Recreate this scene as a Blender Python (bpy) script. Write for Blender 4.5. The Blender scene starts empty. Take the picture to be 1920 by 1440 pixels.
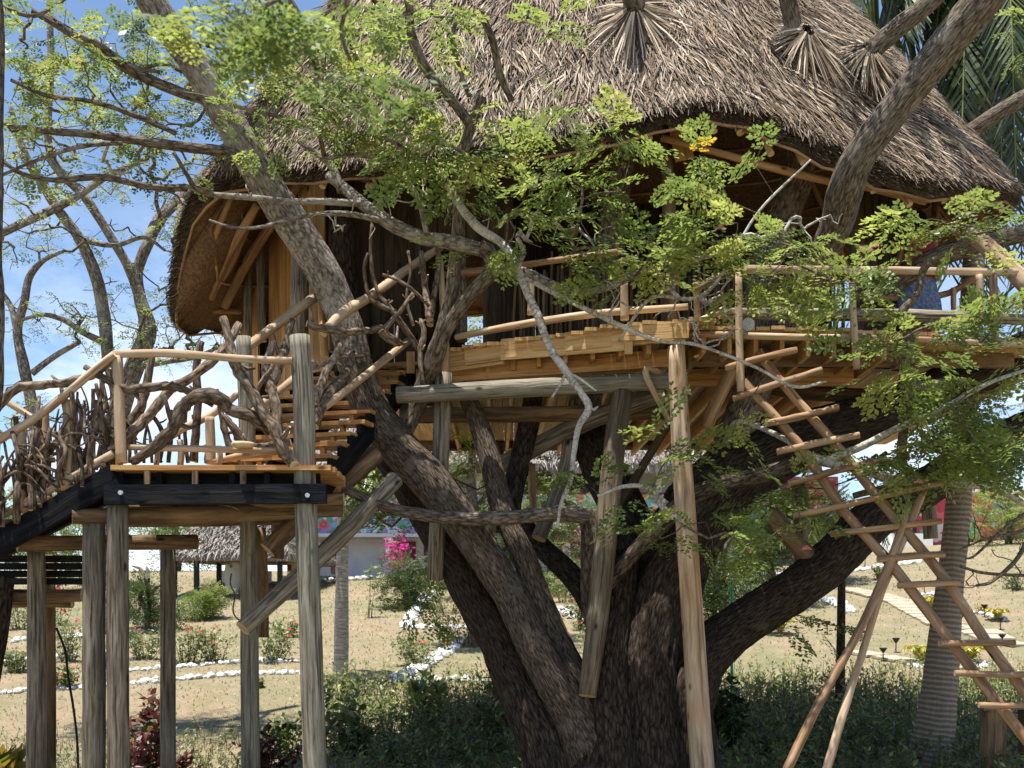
import bpy, math, random
import numpy as np
from mathutils import Vector, Matrix, noise as mnoise

random.seed(7)
RNG = np.random.default_rng(7)
scene = bpy.context.scene
COL = scene.collection

# ---------------------------------------------------------------- camera
# level camera with a rising-front shift: photo pixel (x, y) at depth D -> world
F, CX, HY, EYE = 2059.0, 960.0, 1156.0, 1.6
cam_d = bpy.data.cameras.new('camera')
cam = bpy.data.objects.new('camera', cam_d)
COL.objects.link(cam)
cam.location = (0, 0, EYE)
cam.rotation_euler = (math.radians(90), 0, 0)
cam_d.sensor_width = 36.0
cam_d.lens = 36.0 * F / 1920.0
cam_d.shift_y = (HY - 720.0) / 1920.0
cam_d.clip_start = 0.05
cam_d.clip_end = 3000
cam_d.dof.use_dof = True
cam_d.dof.focus_distance = 11.5
cam_d.dof.aperture_fstop = 3.5
scene.camera = cam

# ---------------------------------------------------------------- sky and sun
SUN_EL, SUN_AZ = 79.0, -135.0      # azimuth: direction towards the sun, degrees from +Y, clockwise
world = bpy.data.worlds.new('World')
scene.world = world
world.use_nodes = True
wn, wl = world.node_tree.nodes, world.node_tree.links
wn.clear()
w_out = wn.new('ShaderNodeOutputWorld')
w_bg = wn.new('ShaderNodeBackground')
w_bg.inputs['Strength'].default_value = 0.105
w_sky = wn.new('ShaderNodeTexSky')
w_sky.sky_type = 'NISHITA'
w_sky.sun_disc = False
w_sky.sun_elevation = math.radians(SUN_EL)
w_sky.sun_rotation = math.radians(SUN_AZ)
w_sky.air_density = 1.0
w_sky.dust_density = 0.0
w_sky.ozone_density = 3.5
w_tc = wn.new('ShaderNodeTexCoord')
w_map = wn.new('ShaderNodeMapping')
w_map.inputs['Scale'].default_value = (1.0, 1.0, 2.6)
w_no = wn.new('ShaderNodeTexNoise')
w_no.inputs['Scale'].default_value = 5.5
w_no.inputs['Detail'].default_value = 9
w_no.inputs['Roughness'].default_value = 0.62
w_rmp = wn.new('ShaderNodeValToRGB')
w_rmp.color_ramp.elements[0].position = 0.40
w_rmp.color_ramp.elements[1].position = 0.62
w_sep = wn.new('ShaderNodeSeparateXYZ')
w_el = wn.new('ShaderNodeMapRange')          # clouds bank up low over the horizon
w_el.inputs['From Min'].default_value = 0.36
w_el.inputs['From Max'].default_value = 0.17
w_el.inputs['To Min'].default_value = 0.02
w_el.inputs['To Max'].default_value = 0.72
w_mul = wn.new('ShaderNodeMath'); w_mul.operation = 'MULTIPLY'
w_mix = wn.new('ShaderNodeMix'); w_mix.data_type = 'RGBA'
w_mix.inputs['B'].default_value = (7.2, 7.6, 8.2, 1)
wl.new(w_tc.outputs['Generated'], w_map.inputs['Vector'])
wl.new(w_map.outputs['Vector'], w_no.inputs['Vector'])
wl.new(w_no.outputs['Fac'], w_rmp.inputs['Fac'])
wl.new(w_tc.outputs['Generated'], w_sep.inputs['Vector'])
wl.new(w_sep.outputs['Z'], w_el.inputs['Value'])
wl.new(w_rmp.outputs['Color'], w_mul.inputs[0])
wl.new(w_el.outputs['Result'], w_mul.inputs[1])
wl.new(w_mul.outputs[0], w_mix.inputs['Factor'])
wl.new(w_sky.outputs['Color'], w_mix.inputs['A'])
wl.new(w_mix.outputs['Result'], w_bg.inputs['Color'])
wl.new(w_bg.outputs['Background'], w_out.inputs['Surface'])

sun_d = bpy.data.lights.new('sun', 'SUN')
sun_d.energy = 5.0
sun_d.angle = math.radians(0.53)
sun_d.color = (1.0, 0.955, 0.88)
sun = bpy.data.objects.new('sun', sun_d)
COL.objects.link(sun)
_e, _a = math.radians(SUN_EL), math.radians(SUN_AZ)
_to = Vector((math.sin(_a) * math.cos(_e), math.cos(_a) * math.cos(_e), math.sin(_e)))
sun.rotation_euler = _to.to_track_quat('Z', 'Y').to_euler()
sun.location = _to * 60

vs = scene.view_settings
vs.view_transform = 'Standard'
vs.look = 'None'
vs.gamma = 1.0
vs.use_curve_mapping = False
vs.exposure = 0.85
scene.cycles.max_bounces = 5
scene.cycles.diffuse_bounces = 2
scene.cycles.glossy_bounces = 1
scene.cycles.transmission_bounces = 3
scene.cycles.transparent_max_bounces = 6
scene.cycles.sample_clamp_indirect = 6

# ---------------------------------------------------------------- helpers
def P(x, y, D):
    return Vector(((x - CX) * D / F, D, EYE + (HY - y) * D / F))

def W(px, D):
    return px * D / F

def lerp(a, b, t):
    return a + (b - a) * t

_prof = np.array([(-80, -0.35), (16.4, -0.35), (18.5, -0.04), (20.5, 0.36), (25, 0.92), (30, 1.69), (40, 3.05),
                  (48, 3.6), (80, 4.4), (900, 9.0)], float)

def gz(x, y):
    z = float(np.interp(y, _prof[:, 0], _prof[:, 1]))
    z += 0.075 * max(0.0, x - 3.5) * min(1.0, max(0.0, (y - 19) / 18.0)) * (1 if y < 120 else 120.0 / y)
    z += 0.05 * mnoise.noise(Vector((x * 0.25, y * 0.25, 3.1)))
    return z

def G(px, py, d0=9.0, d1=70.0):
    """point of the ground seen at photo pixel"""
    d = d0
    while d < d1:
        p = P(px, py, d)
        if p.z <= gz(p.x, p.y):
            return Vector((p.x, p.y, gz(p.x, p.y)))
        d += 0.06
    p = P(px, py, d1)
    return Vector((p.x, p.y, gz(p.x, p.y)))

def tag(o, label=None, cat=None, group=None, kind=None):
    if label: o['label'] = label
    if cat: o['category'] = cat
    if group: o['group'] = group
    if kind: o['kind'] = kind
    return o

def thing(name, label, cat, loc, group=None):
    o = bpy.data.objects.new(name, None)
    o.empty_display_size = 0.2
    COL.objects.link(o)
    o.location = loc
    return tag(o, label, cat, group)

def attach(o, parent):
    if parent is None:
        return
    o.parent = parent
    if parent.type == 'EMPTY':
        o.matrix_parent_inverse = Matrix.Translation(-Vector(parent.location))

def catmull(pts, per=6, closed=False):
    """pts: list of tuples (any length) -> smooth list"""
    A = [np.array(p, float) for p in pts]
    n = len(A)
    if n == 2 and not closed:
        return [A[0] + (A[1] - A[0]) * i / per for i in range(per + 1)]
    out = []
    segs = n if closed else n - 1
    for i in range(segs):
        if closed:
            p0, p1, p2, p3 = A[(i - 1) % n], A[i], A[(i + 1) % n], A[(i + 2) % n]
        else:
            p1, p2 = A[i], A[i + 1]
            p0 = A[i - 1] if i > 0 else 2 * p1 - p2
            p3 = A[i + 2] if i + 2 < n else 2 * p2 - p1
        for k in range(per):
            t = k / per
            out.append(0.5 * ((2 * p1) + (-p0 + p2) * t + (2 * p0 - 5 * p1 + 4 * p2 - p3) * t * t
                              + (-p0 + 3 * p1 - 3 * p2 + p3) * t ** 3))
    if not closed:
        out.append(A[-1])
    return out

class MB:
    """collects shapes; build() links them as ONE mesh object"""
    def __init__(s):
        s.v, s.f, s.uv, s.mi = [], [], [], []

    def face(s, idx, uvs, mi=0):
        s.f.append(tuple(idx)); s.uv.extend(uvs); s.mi.append(mi)

    def tube(s, pts, rads, sides=10, cap=True, capmi=0, lump=0.0, seed=0.0, ridge=0.0, kr=5.0, kz=1.2, flat=None):
        P3 = [Vector(p) for p in pts]
        n = len(P3)
        base = len(s.v)
        T = []
        for i in range(n):
            t = P3[min(i + 1, n - 1)] - P3[max(i - 1, 0)]
            if t.length < 1e-9: t = Vector((0, 0, 1))
            T.append(t.normalized())
        ref = Vector((0, 1, 0)) if abs(T[0].y) < 0.9 else Vector((1, 0, 0))
        N = (ref - T[0] * ref.dot(T[0])).normalized()
        L = 0.0
        Ls = []
        for i in range(n):
            if i:
                N = (N - T[i] * N.dot(T[i]))
                N = N.normalized() if N.length > 1e-6 else T[i].orthogonal().normalized()
                L += (P3[i] - P3[i - 1]).length
            Ls.append(L)
            B = T[i].cross(N)
            for j in range(sides):
                a = 2 * math.pi * j / sides
                c, d = math.cos(a), math.sin(a)
                r = rads[i]
                if lump:
                    r *= 1 + lump * mnoise.noise(Vector((c * 1.3 + seed, d * 1.3, L * 2.2 / max(0.15, rads[0] * 8))))
                if ridge:
                    q = mnoise.noise(Vector((c * kr + seed, d * kr, L * kz)))
                    q2 = mnoise.noise(Vector((c * kr * 2.3, d * kr * 2.3 + seed, L * kz * 2.2)))
                    r += ridge * ((1 - 2.6 * abs(q)) + 0.5 * (1 - 2.6 * abs(q2)))
                v = N * (c * r) + B * (d * r)
                s.v.append(P3[i] + v)
        ru = [2 * math.pi * max(r, 0.004) for r in rads]
        for i in range(n - 1):
            for j in range(sides):
                k = (j + 1) % sides
                a = base + i * sides
                b = a + sides
                u0, u1 = j / sides, (j + 1) / sides
                m = max(ru)
                s.face((a + j, a + k, b + k, b + j),
                       ((u0 * m, Ls[i]), (u1 * m, Ls[i]), (u1 * m, Ls[i + 1]), (u0 * m, Ls[i + 1])))
        if cap:
            a = base
            s.face([a + j for j in range(sides)][::-1],
                   [(0.3 * math.cos(6.283 * j / sides), 0.3 * math.sin(6.283 * j / sides)) for j in range(sides)][::-1], capmi)
            b = base + (n - 1) * sides
            s.face([b + j for j in range(sides)],
                   [(0.3 * math.cos(6.283 * j / sides), 0.3 * math.sin(6.283 * j / sides)) for j in range(sides)], capmi)
        return s

    def board(s, p0, p1, w, t, up=(0, 0, 1), roll=0.0, endmi=0):
        """box from p0 to p1 (centre line); w across, t along 'up'"""
        p0, p1 = Vector(p0), Vector(p1)
        d = (p1 - p0); L = d.length; d.normalize()
        u = Vector(up); u = (u - d * u.dot(d)).normalized()
        x = d.cross(u)
        if roll:
            R = Matrix.Rotation(roll, 3, d); u = R @ u; x = R @ x
        b = len(s.v)
        for q in (p0, p1):
            for sx, sz in ((-1, -1), (1, -1), (1, 1), (-1, 1)):
                s.v.append(q + x * (sx * w / 2) + u * (sz * t / 2))
        sides = ((0, 1, w), (1, 2, t), (2, 3, w), (3, 0, t))
        o = random.random() * 5
        acc = 0
        for i, j, ww in sides:
            s.face((b + i, b + j, b + 4 + j, b + 4 + i), ((o + acc, 0), (o + acc + ww, 0), (o + acc + ww, L), (o + acc, L)))
            acc += ww
        s.face((b + 3, b + 2, b + 1, b), ((0, 0), (w, 0), (w, t), (0, t)), endmi)
        s.face((b + 4, b + 5, b + 6, b + 7), ((0, 0), (w, 0), (w, t), (0, t)), endmi)
        return s

    def box(s, lo, hi):
        lo, hi = Vector(lo), Vector(hi)
        c = (lo + hi) / 2
        return s.board((lo.x, c.y, c.z), (hi.x, c.y, c.z), hi.y - lo.y, hi.z - lo.z)

    def quad(s, a, b, c, d, mi=0, uv=None):
        k = len(s.v)
        s.v += [Vector(a), Vector(b), Vector(c), Vector(d)]
        s.face((k, k + 1, k + 2, k + 3), uv or ((0, 0), (1, 0), (1, 1), (0, 1)), mi)

    def lathe(s, c, prof, sides=24):
        c = Vector(c)
        b = len(s.v)
        for r, z in prof:
            for j in range(sides):
                a = 6.28318 * j / sides
                s.v.append(c + Vector((r * math.cos(a), r * math.sin(a), z)))
        for i in range(len(prof) - 1):
            for j in range(sides):
                k = (j + 1) % sides
                s.face((b + i * sides + j, b + i * sides + k, b + (i + 1) * sides + k, b + (i + 1) * sides + j),
                       ((j / sides, prof[i][1]), ((j + 1) / sides, prof[i][1]), ((j + 1) / sides, prof[i + 1][1]), (j / sides, prof[i + 1][1])))
        return s

    def build(s, name, mats, parent=None, smooth=False):
        me = bpy.data.meshes.new(name)
        me.from_pydata([tuple(v) for v in s.v], [], s.f)
        ul = me.uv_layers.new(name='UVMap')
        ul.data.foreach_set('uv', np.array(s.uv, dtype=np.float32).ravel())
        if not isinstance(mats, (list, tuple)): mats = [mats]
        for m in mats: me.materials.append(m)
        if any(s.mi): me.polygons.foreach_set('material_index', s.mi)
        if smooth:
            me.polygons.foreach_set('use_smooth', [len(f) <= 4 for f in s.f])
        me.update()
        o = bpy.data.objects.new(name, me)
        COL.objects.link(o)
        attach(o, parent)
        return o

def np_mesh(name, V, Fc, mat, parent=None, col=None, smooth=False):
    """V (n,3), Fc (m,k) arrays, col (n,3) per vertex tint"""
    me = bpy.data.meshes.new(name)
    V = np.asarray(V, np.float32); Fc = np.asarray(Fc, np.int32)
    n, (m, k) = len(V), Fc.shape
    me.vertices.add(n); me.vertices.foreach_set('co', V.ravel())
    me.loops.add(m * k); me.loops.foreach_set('vertex_index', Fc.ravel())
    me.polygons.add(m)
    me.polygons.foreach_set('loop_start', np.arange(m, dtype=np.int32) * k)
    if smooth: me.polygons.foreach_set('use_smooth', np.ones(m, bool))
    if col is not None:
        at = me.attributes.new('tint', 'FLOAT_COLOR', 'POINT')
        c4 = np.ones((n, 4), np.float32); c4[:, :3] = col
        at.data.foreach_set('color', c4.ravel())
    me.materials.append(mat)
    me.update(calc_edges=True)
    me.validate()
    o = bpy.data.objects.new(name, me)
    COL.objects.link(o)
    attach(o, parent)
    return o

def pxpath(pts, per=5):
    """pts [(x,y,D,rpx)] -> smooth world points and radii"""
    W4 = []
    for x, y, D, r in pts:
        p = P(x, y, D)
        W4.append((p.x, p.y, p.z, W(r, D)))
    S = catmull(W4, per)
    return [Vector(q[:3]) for q in S], [max(0.002, q[3]) for q in S]

# ---------------------------------------------------------------- materials
def mat_new(name):
    m = bpy.data.materials.new(name)
    m.use_nodes = True
    nt = m.node_tree
    bs = nt.nodes['Principled BSDF']
    return m, nt.nodes, nt.links, bs

def node(ns, typ, **kw):
    n = ns.new(typ)
    for k, v in kw.items():
        if k in ('operation', 'data_type', 'blend_type', 'attribute_name', 'feature', 'uv_map', 'noise_dimensions', 'bands_direction', 'wave_type'):
            setattr(n, k, v)
        else:
            n.inputs[k].default_value = v
    return n

def ramp(ns, stops):
    r = ns.new('ShaderNodeValToRGB')
    e = r.color_ramp.elements
    e[0].position, e[0].color = stops[0][0], (*stops[0][1], 1)
    e[1].position, e[1].color = stops[-1][0], (*stops[-1][1], 1)
    for p, c in stops[1:-1]:
        x = e.new(p); x.color = (*c, 1)
    return r

def wood(name, dark, mid, light, su=22.0, sv=1.3, rough=0.75, bump=0.35, crack=0.6, knots=True, blot=None, var=0.25, spec=0.25):
    """grain runs along v of the UV map (metres)"""
    m, ns, ln, bs = mat_new(name)
    uv = node(ns, 'ShaderNodeUVMap')
    oi = ns.new('ShaderNodeObjectInfo')
    off = node(ns, 'ShaderNodeVectorMath', operation='MULTIPLY_ADD')
    off.inputs[1].default_value = (1, 1, 1)
    cmb = ns.new('ShaderNodeCombineXYZ')
    mul = node(ns, 'ShaderNodeMath', operation='MULTIPLY'); mul.inputs[1].default_value = 37.0
    ln.new(oi.outputs['Random'], mul.inputs[0])
    ln.new(mul.outputs[0], cmb.inputs['X']); ln.new(mul.outputs[0], cmb.inputs['Z'])
    ln.new(uv.outputs['UV'], off.inputs[0]); ln.new(cmb.outputs[0], off.inputs[2])
    mp = node(ns, 'ShaderNodeMapping'); mp.inputs['Scale'].default_value = (su, sv, 1)
    ln.new(off.outputs[0], mp.inputs['Vector'])
    # wander
    n0 = node(ns, 'ShaderNodeTexNoise', Scale=2.0, Detail=2.0)
    ln.new(off.outputs[0], n0.inputs['Vector'])
    wv = node(ns, 'ShaderNodeVectorMath', operation='MULTIPLY_ADD'); wv.inputs[1].default_value = (2.2, 0, 0)
    ln.new(n0.outputs['Color'], wv.inputs[0]); ln.new(mp.outputs[0], wv.inputs[2])
    n1 = node(ns, 'ShaderNodeTexNoise', Scale=1.0, Detail=6.0, Roughness=0.65)
    ln.new(wv.outputs[0], n1.inputs['Vector'])
    r1 = ramp(ns, [(0.36, dark), (0.5, mid), (0.66, light)])
    ln.new(n1.outputs['Fac'], r1.inputs['Fac'])
    colr = r1.outputs['Color']
    # drying checks: thin dark cracks along the grain
    mpc = node(ns, 'ShaderNodeMapping'); mpc.inputs['Scale'].default_value = (min(su * 1.6, 40.), sv * .6, 1)
    ln.new(off.outputs[0], mpc.inputs['Vector'])
    nc = node(ns, 'ShaderNodeTexNoise', Scale=1.0, Detail=3.0, Roughness=0.5)
    ln.new(mpc.outputs[0], nc.inputs['Vector'])
    rc = ramp(ns, [(0.355, (1, 1, 1)), (0.40, (0, 0, 0))])
    ln.new(nc.outputs['Fac'], rc.inputs['Fac'])
    mc = node(ns, 'ShaderNodeMix', data_type='RGBA')
    fc = node(ns, 'ShaderNodeMath', operation='MULTIPLY'); fc.inputs[1].default_value = crack
    ln.new(rc.outputs['Color'], fc.inputs[0]); ln.new(fc.outputs[0], mc.inputs['Factor'])
    ln.new(colr, mc.inputs['A']); mc.inputs['B'].default_value = (dark[0] * .4, dark[1] * .38, dark[2] * .36, 1)
    colr = mc.outputs['Result']
    n2 = node(ns, 'ShaderNodeTexNoise', Scale=1.7, Detail=4.0, Roughness=0.6)
    mp2 = node(ns, 'ShaderNodeMapping'); mp2.inputs['Scale'].default_value = (3.0, 0.9, 1)
    ln.new(off.outputs[0], mp2.inputs['Vector']); ln.new(mp2.outputs[0], n2.inputs['Vector'])
    mx = node(ns, 'ShaderNodeMix', data_type='RGBA', blend_type='MIX')
    bl = ramp(ns, [(0.48, (0, 0, 0)), (0.72, (1, 1, 1))])
    ln.new(n2.outputs['Fac'], bl.inputs['Fac'])
    mm = node(ns, 'ShaderNodeMath', operation='MULTIPLY'); mm.inputs[1].default_value = 0.7
    ln.new(bl.outputs['Color'], mm.inputs[0]); ln.new(mm.outputs[0], mx.inputs['Factor'])
    ln.new(colr, mx.inputs['A']); mx.inputs['B'].default_value = (*(blot or dark), 1)
    colr = mx.outputs['Result']
    if knots:
        vo = node(ns, 'ShaderNodeTexVoronoi', Scale=1.0)
        mp3 = node(ns, 'ShaderNodeMapping'); mp3.inputs['Scale'].default_value = (4.5, 2.2, 1)
        ln.new(off.outputs[0], mp3.inputs['Vector']); ln.new(mp3.outputs[0], vo.inputs['Vector'])
        kr = ramp(ns, [(0.05, (1, 1, 1)), (0.13, (0, 0, 0))])
        ln.new(vo.outputs['Distance'], kr.inputs['Fac'])
        mk = node(ns, 'ShaderNodeMix', data_type='RGBA')
        ln.new(kr.outputs['Color'], mk.inputs['Factor']); ln.new(colr, mk.inputs['A'])
        mk.inputs['B'].default_value = (dark[0] * .35, dark[1] * .3, dark[2] * .3, 1)
        colr = mk.outputs['Result']
    hsv = node(ns, 'ShaderNodeHueSaturation')
    vr = node(ns, 'ShaderNodeMapRange'); vr.inputs['To Min'].default_value = 1 - var; vr.inputs['To Max'].default_value = 1 + var
    ln.new(oi.outputs['Random'], vr.inputs['Value']); ln.new(vr.outputs[0], hsv.inputs['Value'])
    ln.new(colr, hsv.inputs['Color']); ln.new(hsv.outputs[0], bs.inputs['Base Color'])
    bs.inputs['Roughness'].default_value = rough
    bs.inputs['Specular IOR Level'].default_value = spec
    hb = node(ns, 'ShaderNodeMath', operation='MULTIPLY_ADD'); hb.inputs[1].default_value = -.5 * crack
    ln.new(rc.outputs['Color'], hb.inputs[0]); ln.new(n1.outputs['Fac'], hb.inputs[2])
    bp = node(ns, 'ShaderNodeBump', Strength=min(1.0, bump * 1.5), Distance=0.016)
    ln.new(hb.outputs[0], bp.inputs['Height']); ln.new(bp.outputs[0], bs.inputs['Normal'])
    return m

def bark(name, dark, mid, light, sc=14.0, sv=3.0, bump=1.0, rough=0.9, lichen=None, lich_amt=0.62, dist=0.03, var=0.0):
    m, ns, ln, bs = mat_new(name)
    uv = node(ns, 'ShaderNodeUVMap')
    tc = ns.new('ShaderNodeTexCoord')
    mp = node(ns, 'ShaderNodeMapping'); mp.inputs['Scale'].default_value = (sc, sv, 1)
    ln.new(uv.outputs['UV'], mp.inputs['Vector'])
    n0 = node(ns, 'ShaderNodeTexNoise', Scale=4.0, Detail=3.0)
    ln.new(uv.outputs['UV'], n0.inputs['Vector'])
    wv = node(ns, 'ShaderNodeVectorMath', operation='MULTIPLY_ADD'); wv.inputs[1].default_value = (1.3, 0.35, 0)
    ln.new(n0.outputs['Color'], wv.inputs[0]); ln.new(mp.outputs[0], wv.inputs[2])
    vo = node(ns, 'ShaderNodeTexVoronoi', feature='DISTANCE_TO_EDGE', Scale=1.0)
    ln.new(wv.outputs[0], vo.inputs['Vector'])
    n1 = node(ns, 'ShaderNodeTexNoise', Scale=1.2, Detail=8.0, Roughness=0.7)
    ln.new(wv.outputs[0], n1.inputs['Vector'])
    ad = node(ns, 'ShaderNodeMath', operation='MULTIPLY_ADD'); ad.inputs[1].default_value = 0.8
    vc = node(ns, 'ShaderNodeMath', operation='MINIMUM'); vc.inputs[1].default_value = 0.28
    ln.new(vo.outputs['Distance'], vc.inputs[0])
    ln.new(vc.outputs[0], ad.inputs[0]); ln.new(n1.outputs['Fac'], ad.inputs[2])
    r1 = ramp(ns, [(0.44, dark), (0.60, mid), (0.80, light)])
    ln.new(ad.outputs[0], r1.inputs['Fac'])
    colr = r1.outputs['Color']
    if lichen:
        n3 = node(ns, 'ShaderNodeTexNoise', Scale=3.2, Detail=7.0, Roughness=0.68)
        ln.new(tc.outputs['Object'], n3.inputs['Vector'])
        lr = ramp(ns, [(lich_amt - 0.06, (0, 0, 0)), (lich_amt + 0.08, (1, 1, 1))])
        ln.new(n3.outputs['Fac'], lr.inputs['Fac'])
        mx = node(ns, 'ShaderNodeMix', data_type='RGBA')
        ml = node(ns, 'ShaderNodeMath', operation='MULTIPLY'); ml.inputs[1].default_value = 0.7
        ln.new(lr.outputs['Color'], ml.inputs[0]); ln.new(ml.outputs[0], mx.inputs['Factor'])
        ln.new(colr, mx.inputs['A']); mx.inputs['B'].default_value = (*lichen, 1)
        colr = mx.outputs['Result']
    oi = ns.new('ShaderNodeObjectInfo')
    hsv = node(ns, 'ShaderNodeHueSaturation')
    vr = node(ns, 'ShaderNodeMapRange'); vr.inputs['To Min'].default_value = 1 - var; vr.inputs['To Max'].default_value = 1 + var
    ln.new(oi.outputs['Random'], vr.inputs['Value']); ln.new(vr.outputs[0], hsv.inputs['Value'])
    ln.new(colr, hsv.inputs['Color']); ln.new(hsv.outputs[0], bs.inputs['Base Color'])
    bs.inputs['Roughness'].default_value = rough
    bs.inputs['Specular IOR Level'].default_value = 0.15
    bp = node(ns, 'ShaderNodeBump', Strength=bump, Distance=dist)
    ln.new(ad.outputs[0], bp.inputs['Height']); ln.new(bp.outputs[0], bs.inputs['Normal'])
    return m

def leafmat(name, trans=0.35, gloss=0.35, tcol=1.35):
    """colour comes from the per-leaf 'tint' attribute"""
    m, ns, ln, bs = mat_new(name)
    out = ns['Material Output']
    at = node(ns, 'ShaderNodeAttribute', attribute_name='tint')
    ln.new(at.outputs['Color'], bs.inputs['Base Color'])
    bs.inputs['Roughness'].default_value = gloss
    bs.inputs['Specular IOR Level'].default_value = 0.45
    tr = ns.new('ShaderNodeBsdfTranslucent')
    hs = node(ns, 'ShaderNodeHueSaturation', Saturation=1.0, Value=tcol)
    hs.inputs['Hue'].default_value = 0.485
    ln.new(at.outputs['Color'], hs.inputs['Color']); ln.new(hs.outputs[0], tr.inputs['Color'])
    mx = ns.new('ShaderNodeMixShader'); mx.inputs[0].default_value = trans
    ln.new(bs.outputs[0], mx.inputs[1]); ln.new(tr.outputs[0], mx.inputs[2])
    ln.new(mx.outputs[0], out.inputs['Surface'])
    return m

def tintmat(name, rough=0.85, spec=0.2):
    m, ns, ln, bs = mat_new(name)
    at = node(ns, 'ShaderNodeAttribute', attribute_name='tint')
    ln.new(at.outputs['Color'], bs.inputs['Base Color'])
    bs.inputs['Roughness'].default_value = rough
    bs.inputs['Specular IOR Level'].default_value = spec
    return m

def plain(name, c, rough=0.8, nscale=6.0, amt=0.25, bump=0.0, metallic=0.0, spec=0.3, dirt=None):
    m, ns, ln, bs = mat_new(name)
    tc = ns.new('ShaderNodeTexCoord')
    n1 = node(ns, 'ShaderNodeTexNoise', Scale=nscale, Detail=6.0, Roughness=0.65)
    ln.new(tc.outputs['Object'], n1.inputs['Vector'])
    d = dirt or tuple(x * (1 - amt) for x in c)
    r1 = ramp(ns, [(0.35, d), (0.62, c)])
    ln.new(n1.outputs['Fac'], r1.inputs['Fac'])
    ln.new(r1.outputs['Color'], bs.inputs['Base Color'])
    bs.inputs['Roughness'].default_value = rough
    bs.inputs['Metallic'].default_value = metallic
    bs.inputs['Specular IOR Level'].default_value = spec
    if bump:
        bp = node(ns, 'ShaderNodeBump', Strength=bump, Distance=0.02)
        ln.new(n1.outputs['Fac'], bp.inputs['Height']); ln.new(bp.outputs[0], bs.inputs['Normal'])
    return m

M = {}
M['post'] = wood('weathered post wood', (0.085, 0.066, 0.045), (0.215, 0.175, 0.125), (0.35, 0.305, 0.235), su=32, sv=2.2, bump=0.7, blot=(0.13, 0.115, 0.085), var=0.14, crack=.8)
M['postgreen'] = wood('treated grey green pole', (0.11, 0.098, 0.07), (0.235, 0.208, 0.155), (0.36, 0.33, 0.262), su=32, sv=2.0, bump=0.65, blot=(0.15, 0.145, 0.105), var=0.1, crack=.8)
M['brownlog'] = wood('brown log wood', (0.09, 0.055, 0.028), (0.20, 0.125, 0.065), (0.29, 0.19, 0.10), su=16, sv=1.8, bump=0.45, var=0.15)
M['pine'] = wood('fresh sawn pine', (0.40, 0.23, 0.095), (0.56, 0.36, 0.17), (0.66, 0.46, 0.24), su=26, sv=1.0, bump=0.2, blot=(0.50, 0.29, 0.12), var=0.12, rough=0.65)
M['pineorange'] = wood('oiled orange pine', (0.32, 0.15, 0.05), (0.47, 0.25, 0.09), (0.57, 0.34, 0.14), su=24, sv=1.0, bump=0.2, var=0.15, rough=0.6)
M['peeled'] = wood('peeled pole wood', (0.27, 0.165, 0.09), (0.44, 0.32, 0.205), (0.58, 0.455, 0.325), su=13, sv=0.9, bump=0.35, blot=(0.42, 0.23, 0.11), var=0.12)
M['peeledbrown'] = wood('peeled brown pole wood', (0.155, 0.085, 0.045), (0.31, 0.19, 0.105), (0.44, 0.305, 0.19), su=12, sv=1.0, bump=0.45, blot=(0.24, 0.11, 0.05), var=0.18)
M['endgrain'] = plain('cut log end', (0.62, 0.47, 0.29), 0.8, 9, 0.35, 0.2)
M['black'] = wood('black stained timber', (0.003, 0.0035, 0.005), (0.007, 0.008, 0.011), (0.016, 0.018, 0.022), su=16, sv=1.2, bump=0.4, rough=0.75, blot=(0.03, 0.026, 0.02), var=0.15, spec=.12)
M['darkwood'] = wood('dark brown boards', (0.03, 0.02, 0.012), (0.068, 0.046, 0.027), (0.105, 0.073, 0.045), su=14, sv=0.8, bump=0.35, var=0.2)  # brown boards darkened further to carry the closed room's shade in their colour
M['bamboo'] = wood('brown stick cladding', (0.045, 0.029, 0.016), (0.115, 0.078, 0.044), (0.20, 0.14, 0.085), su=20, sv=0.8, bump=0.3, var=0.35)  # brown sticks, likewise darkened to deepen the shade of the interior
M['rafter'] = wood('roof pole wood', (0.22, 0.115, 0.05), (0.40, 0.235, 0.115), (0.52, 0.33, 0.18), su=12, sv=0.9, bump=0.3, var=0.2)
M['bark'] = bark('dark trunk bark', (0.010, 0.007, 0.005), (0.045, 0.032, 0.023), (0.095, 0.071, 0.054), sc=24, sv=7.0, bump=1.0, lichen=(0.13, 0.108, 0.085), lich_amt=0.66)
M['barkmid'] = bark('grey brown limb bark', (0.045, 0.034, 0.025), (0.15, 0.118, 0.088), (0.28, 0.23, 0.185), sc=26, sv=8.0, bump=0.9, lichen=(0.33, 0.295, 0.25), lich_amt=0.60)
M['barkshaded'] = bark('brown limb bark darkened for shade', (0.028, 0.020, 0.014), (0.105, 0.078, 0.056), (0.20, 0.158, 0.122), sc=26, sv=8.0, bump=1.0, lichen=(0.25, 0.215, 0.175), lich_amt=0.62)  # limb bark darkened: shade below the deck put into the colour
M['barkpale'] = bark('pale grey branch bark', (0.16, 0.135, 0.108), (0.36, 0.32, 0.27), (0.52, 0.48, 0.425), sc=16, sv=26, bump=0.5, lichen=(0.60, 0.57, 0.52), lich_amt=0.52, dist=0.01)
M['twig'] = bark('twig bark', (0.06, 0.044, 0.03), (0.14, 0.108, 0.076), (0.24, 0.195, 0.145), sc=20, sv=20, bump=0.3, dist=0.005)
M['stick'] = bark('dead stick bark', (0.05, 0.034, 0.023), (0.15, 0.108, 0.075), (0.27, 0.21, 0.155), sc=22, sv=9, bump=0.7, lichen=(0.25, 0.22, 0.18), lich_amt=0.62, dist=0.015, var=.4)
M['leaf'] = leafmat('tree leaves', 0.50, 0.40, 1.5)
M['shrub'] = leafmat('shrub leaves', 0.3, 0.45)
M['palm'] = leafmat('palm leaflets', 0.28, 0.4)
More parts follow.
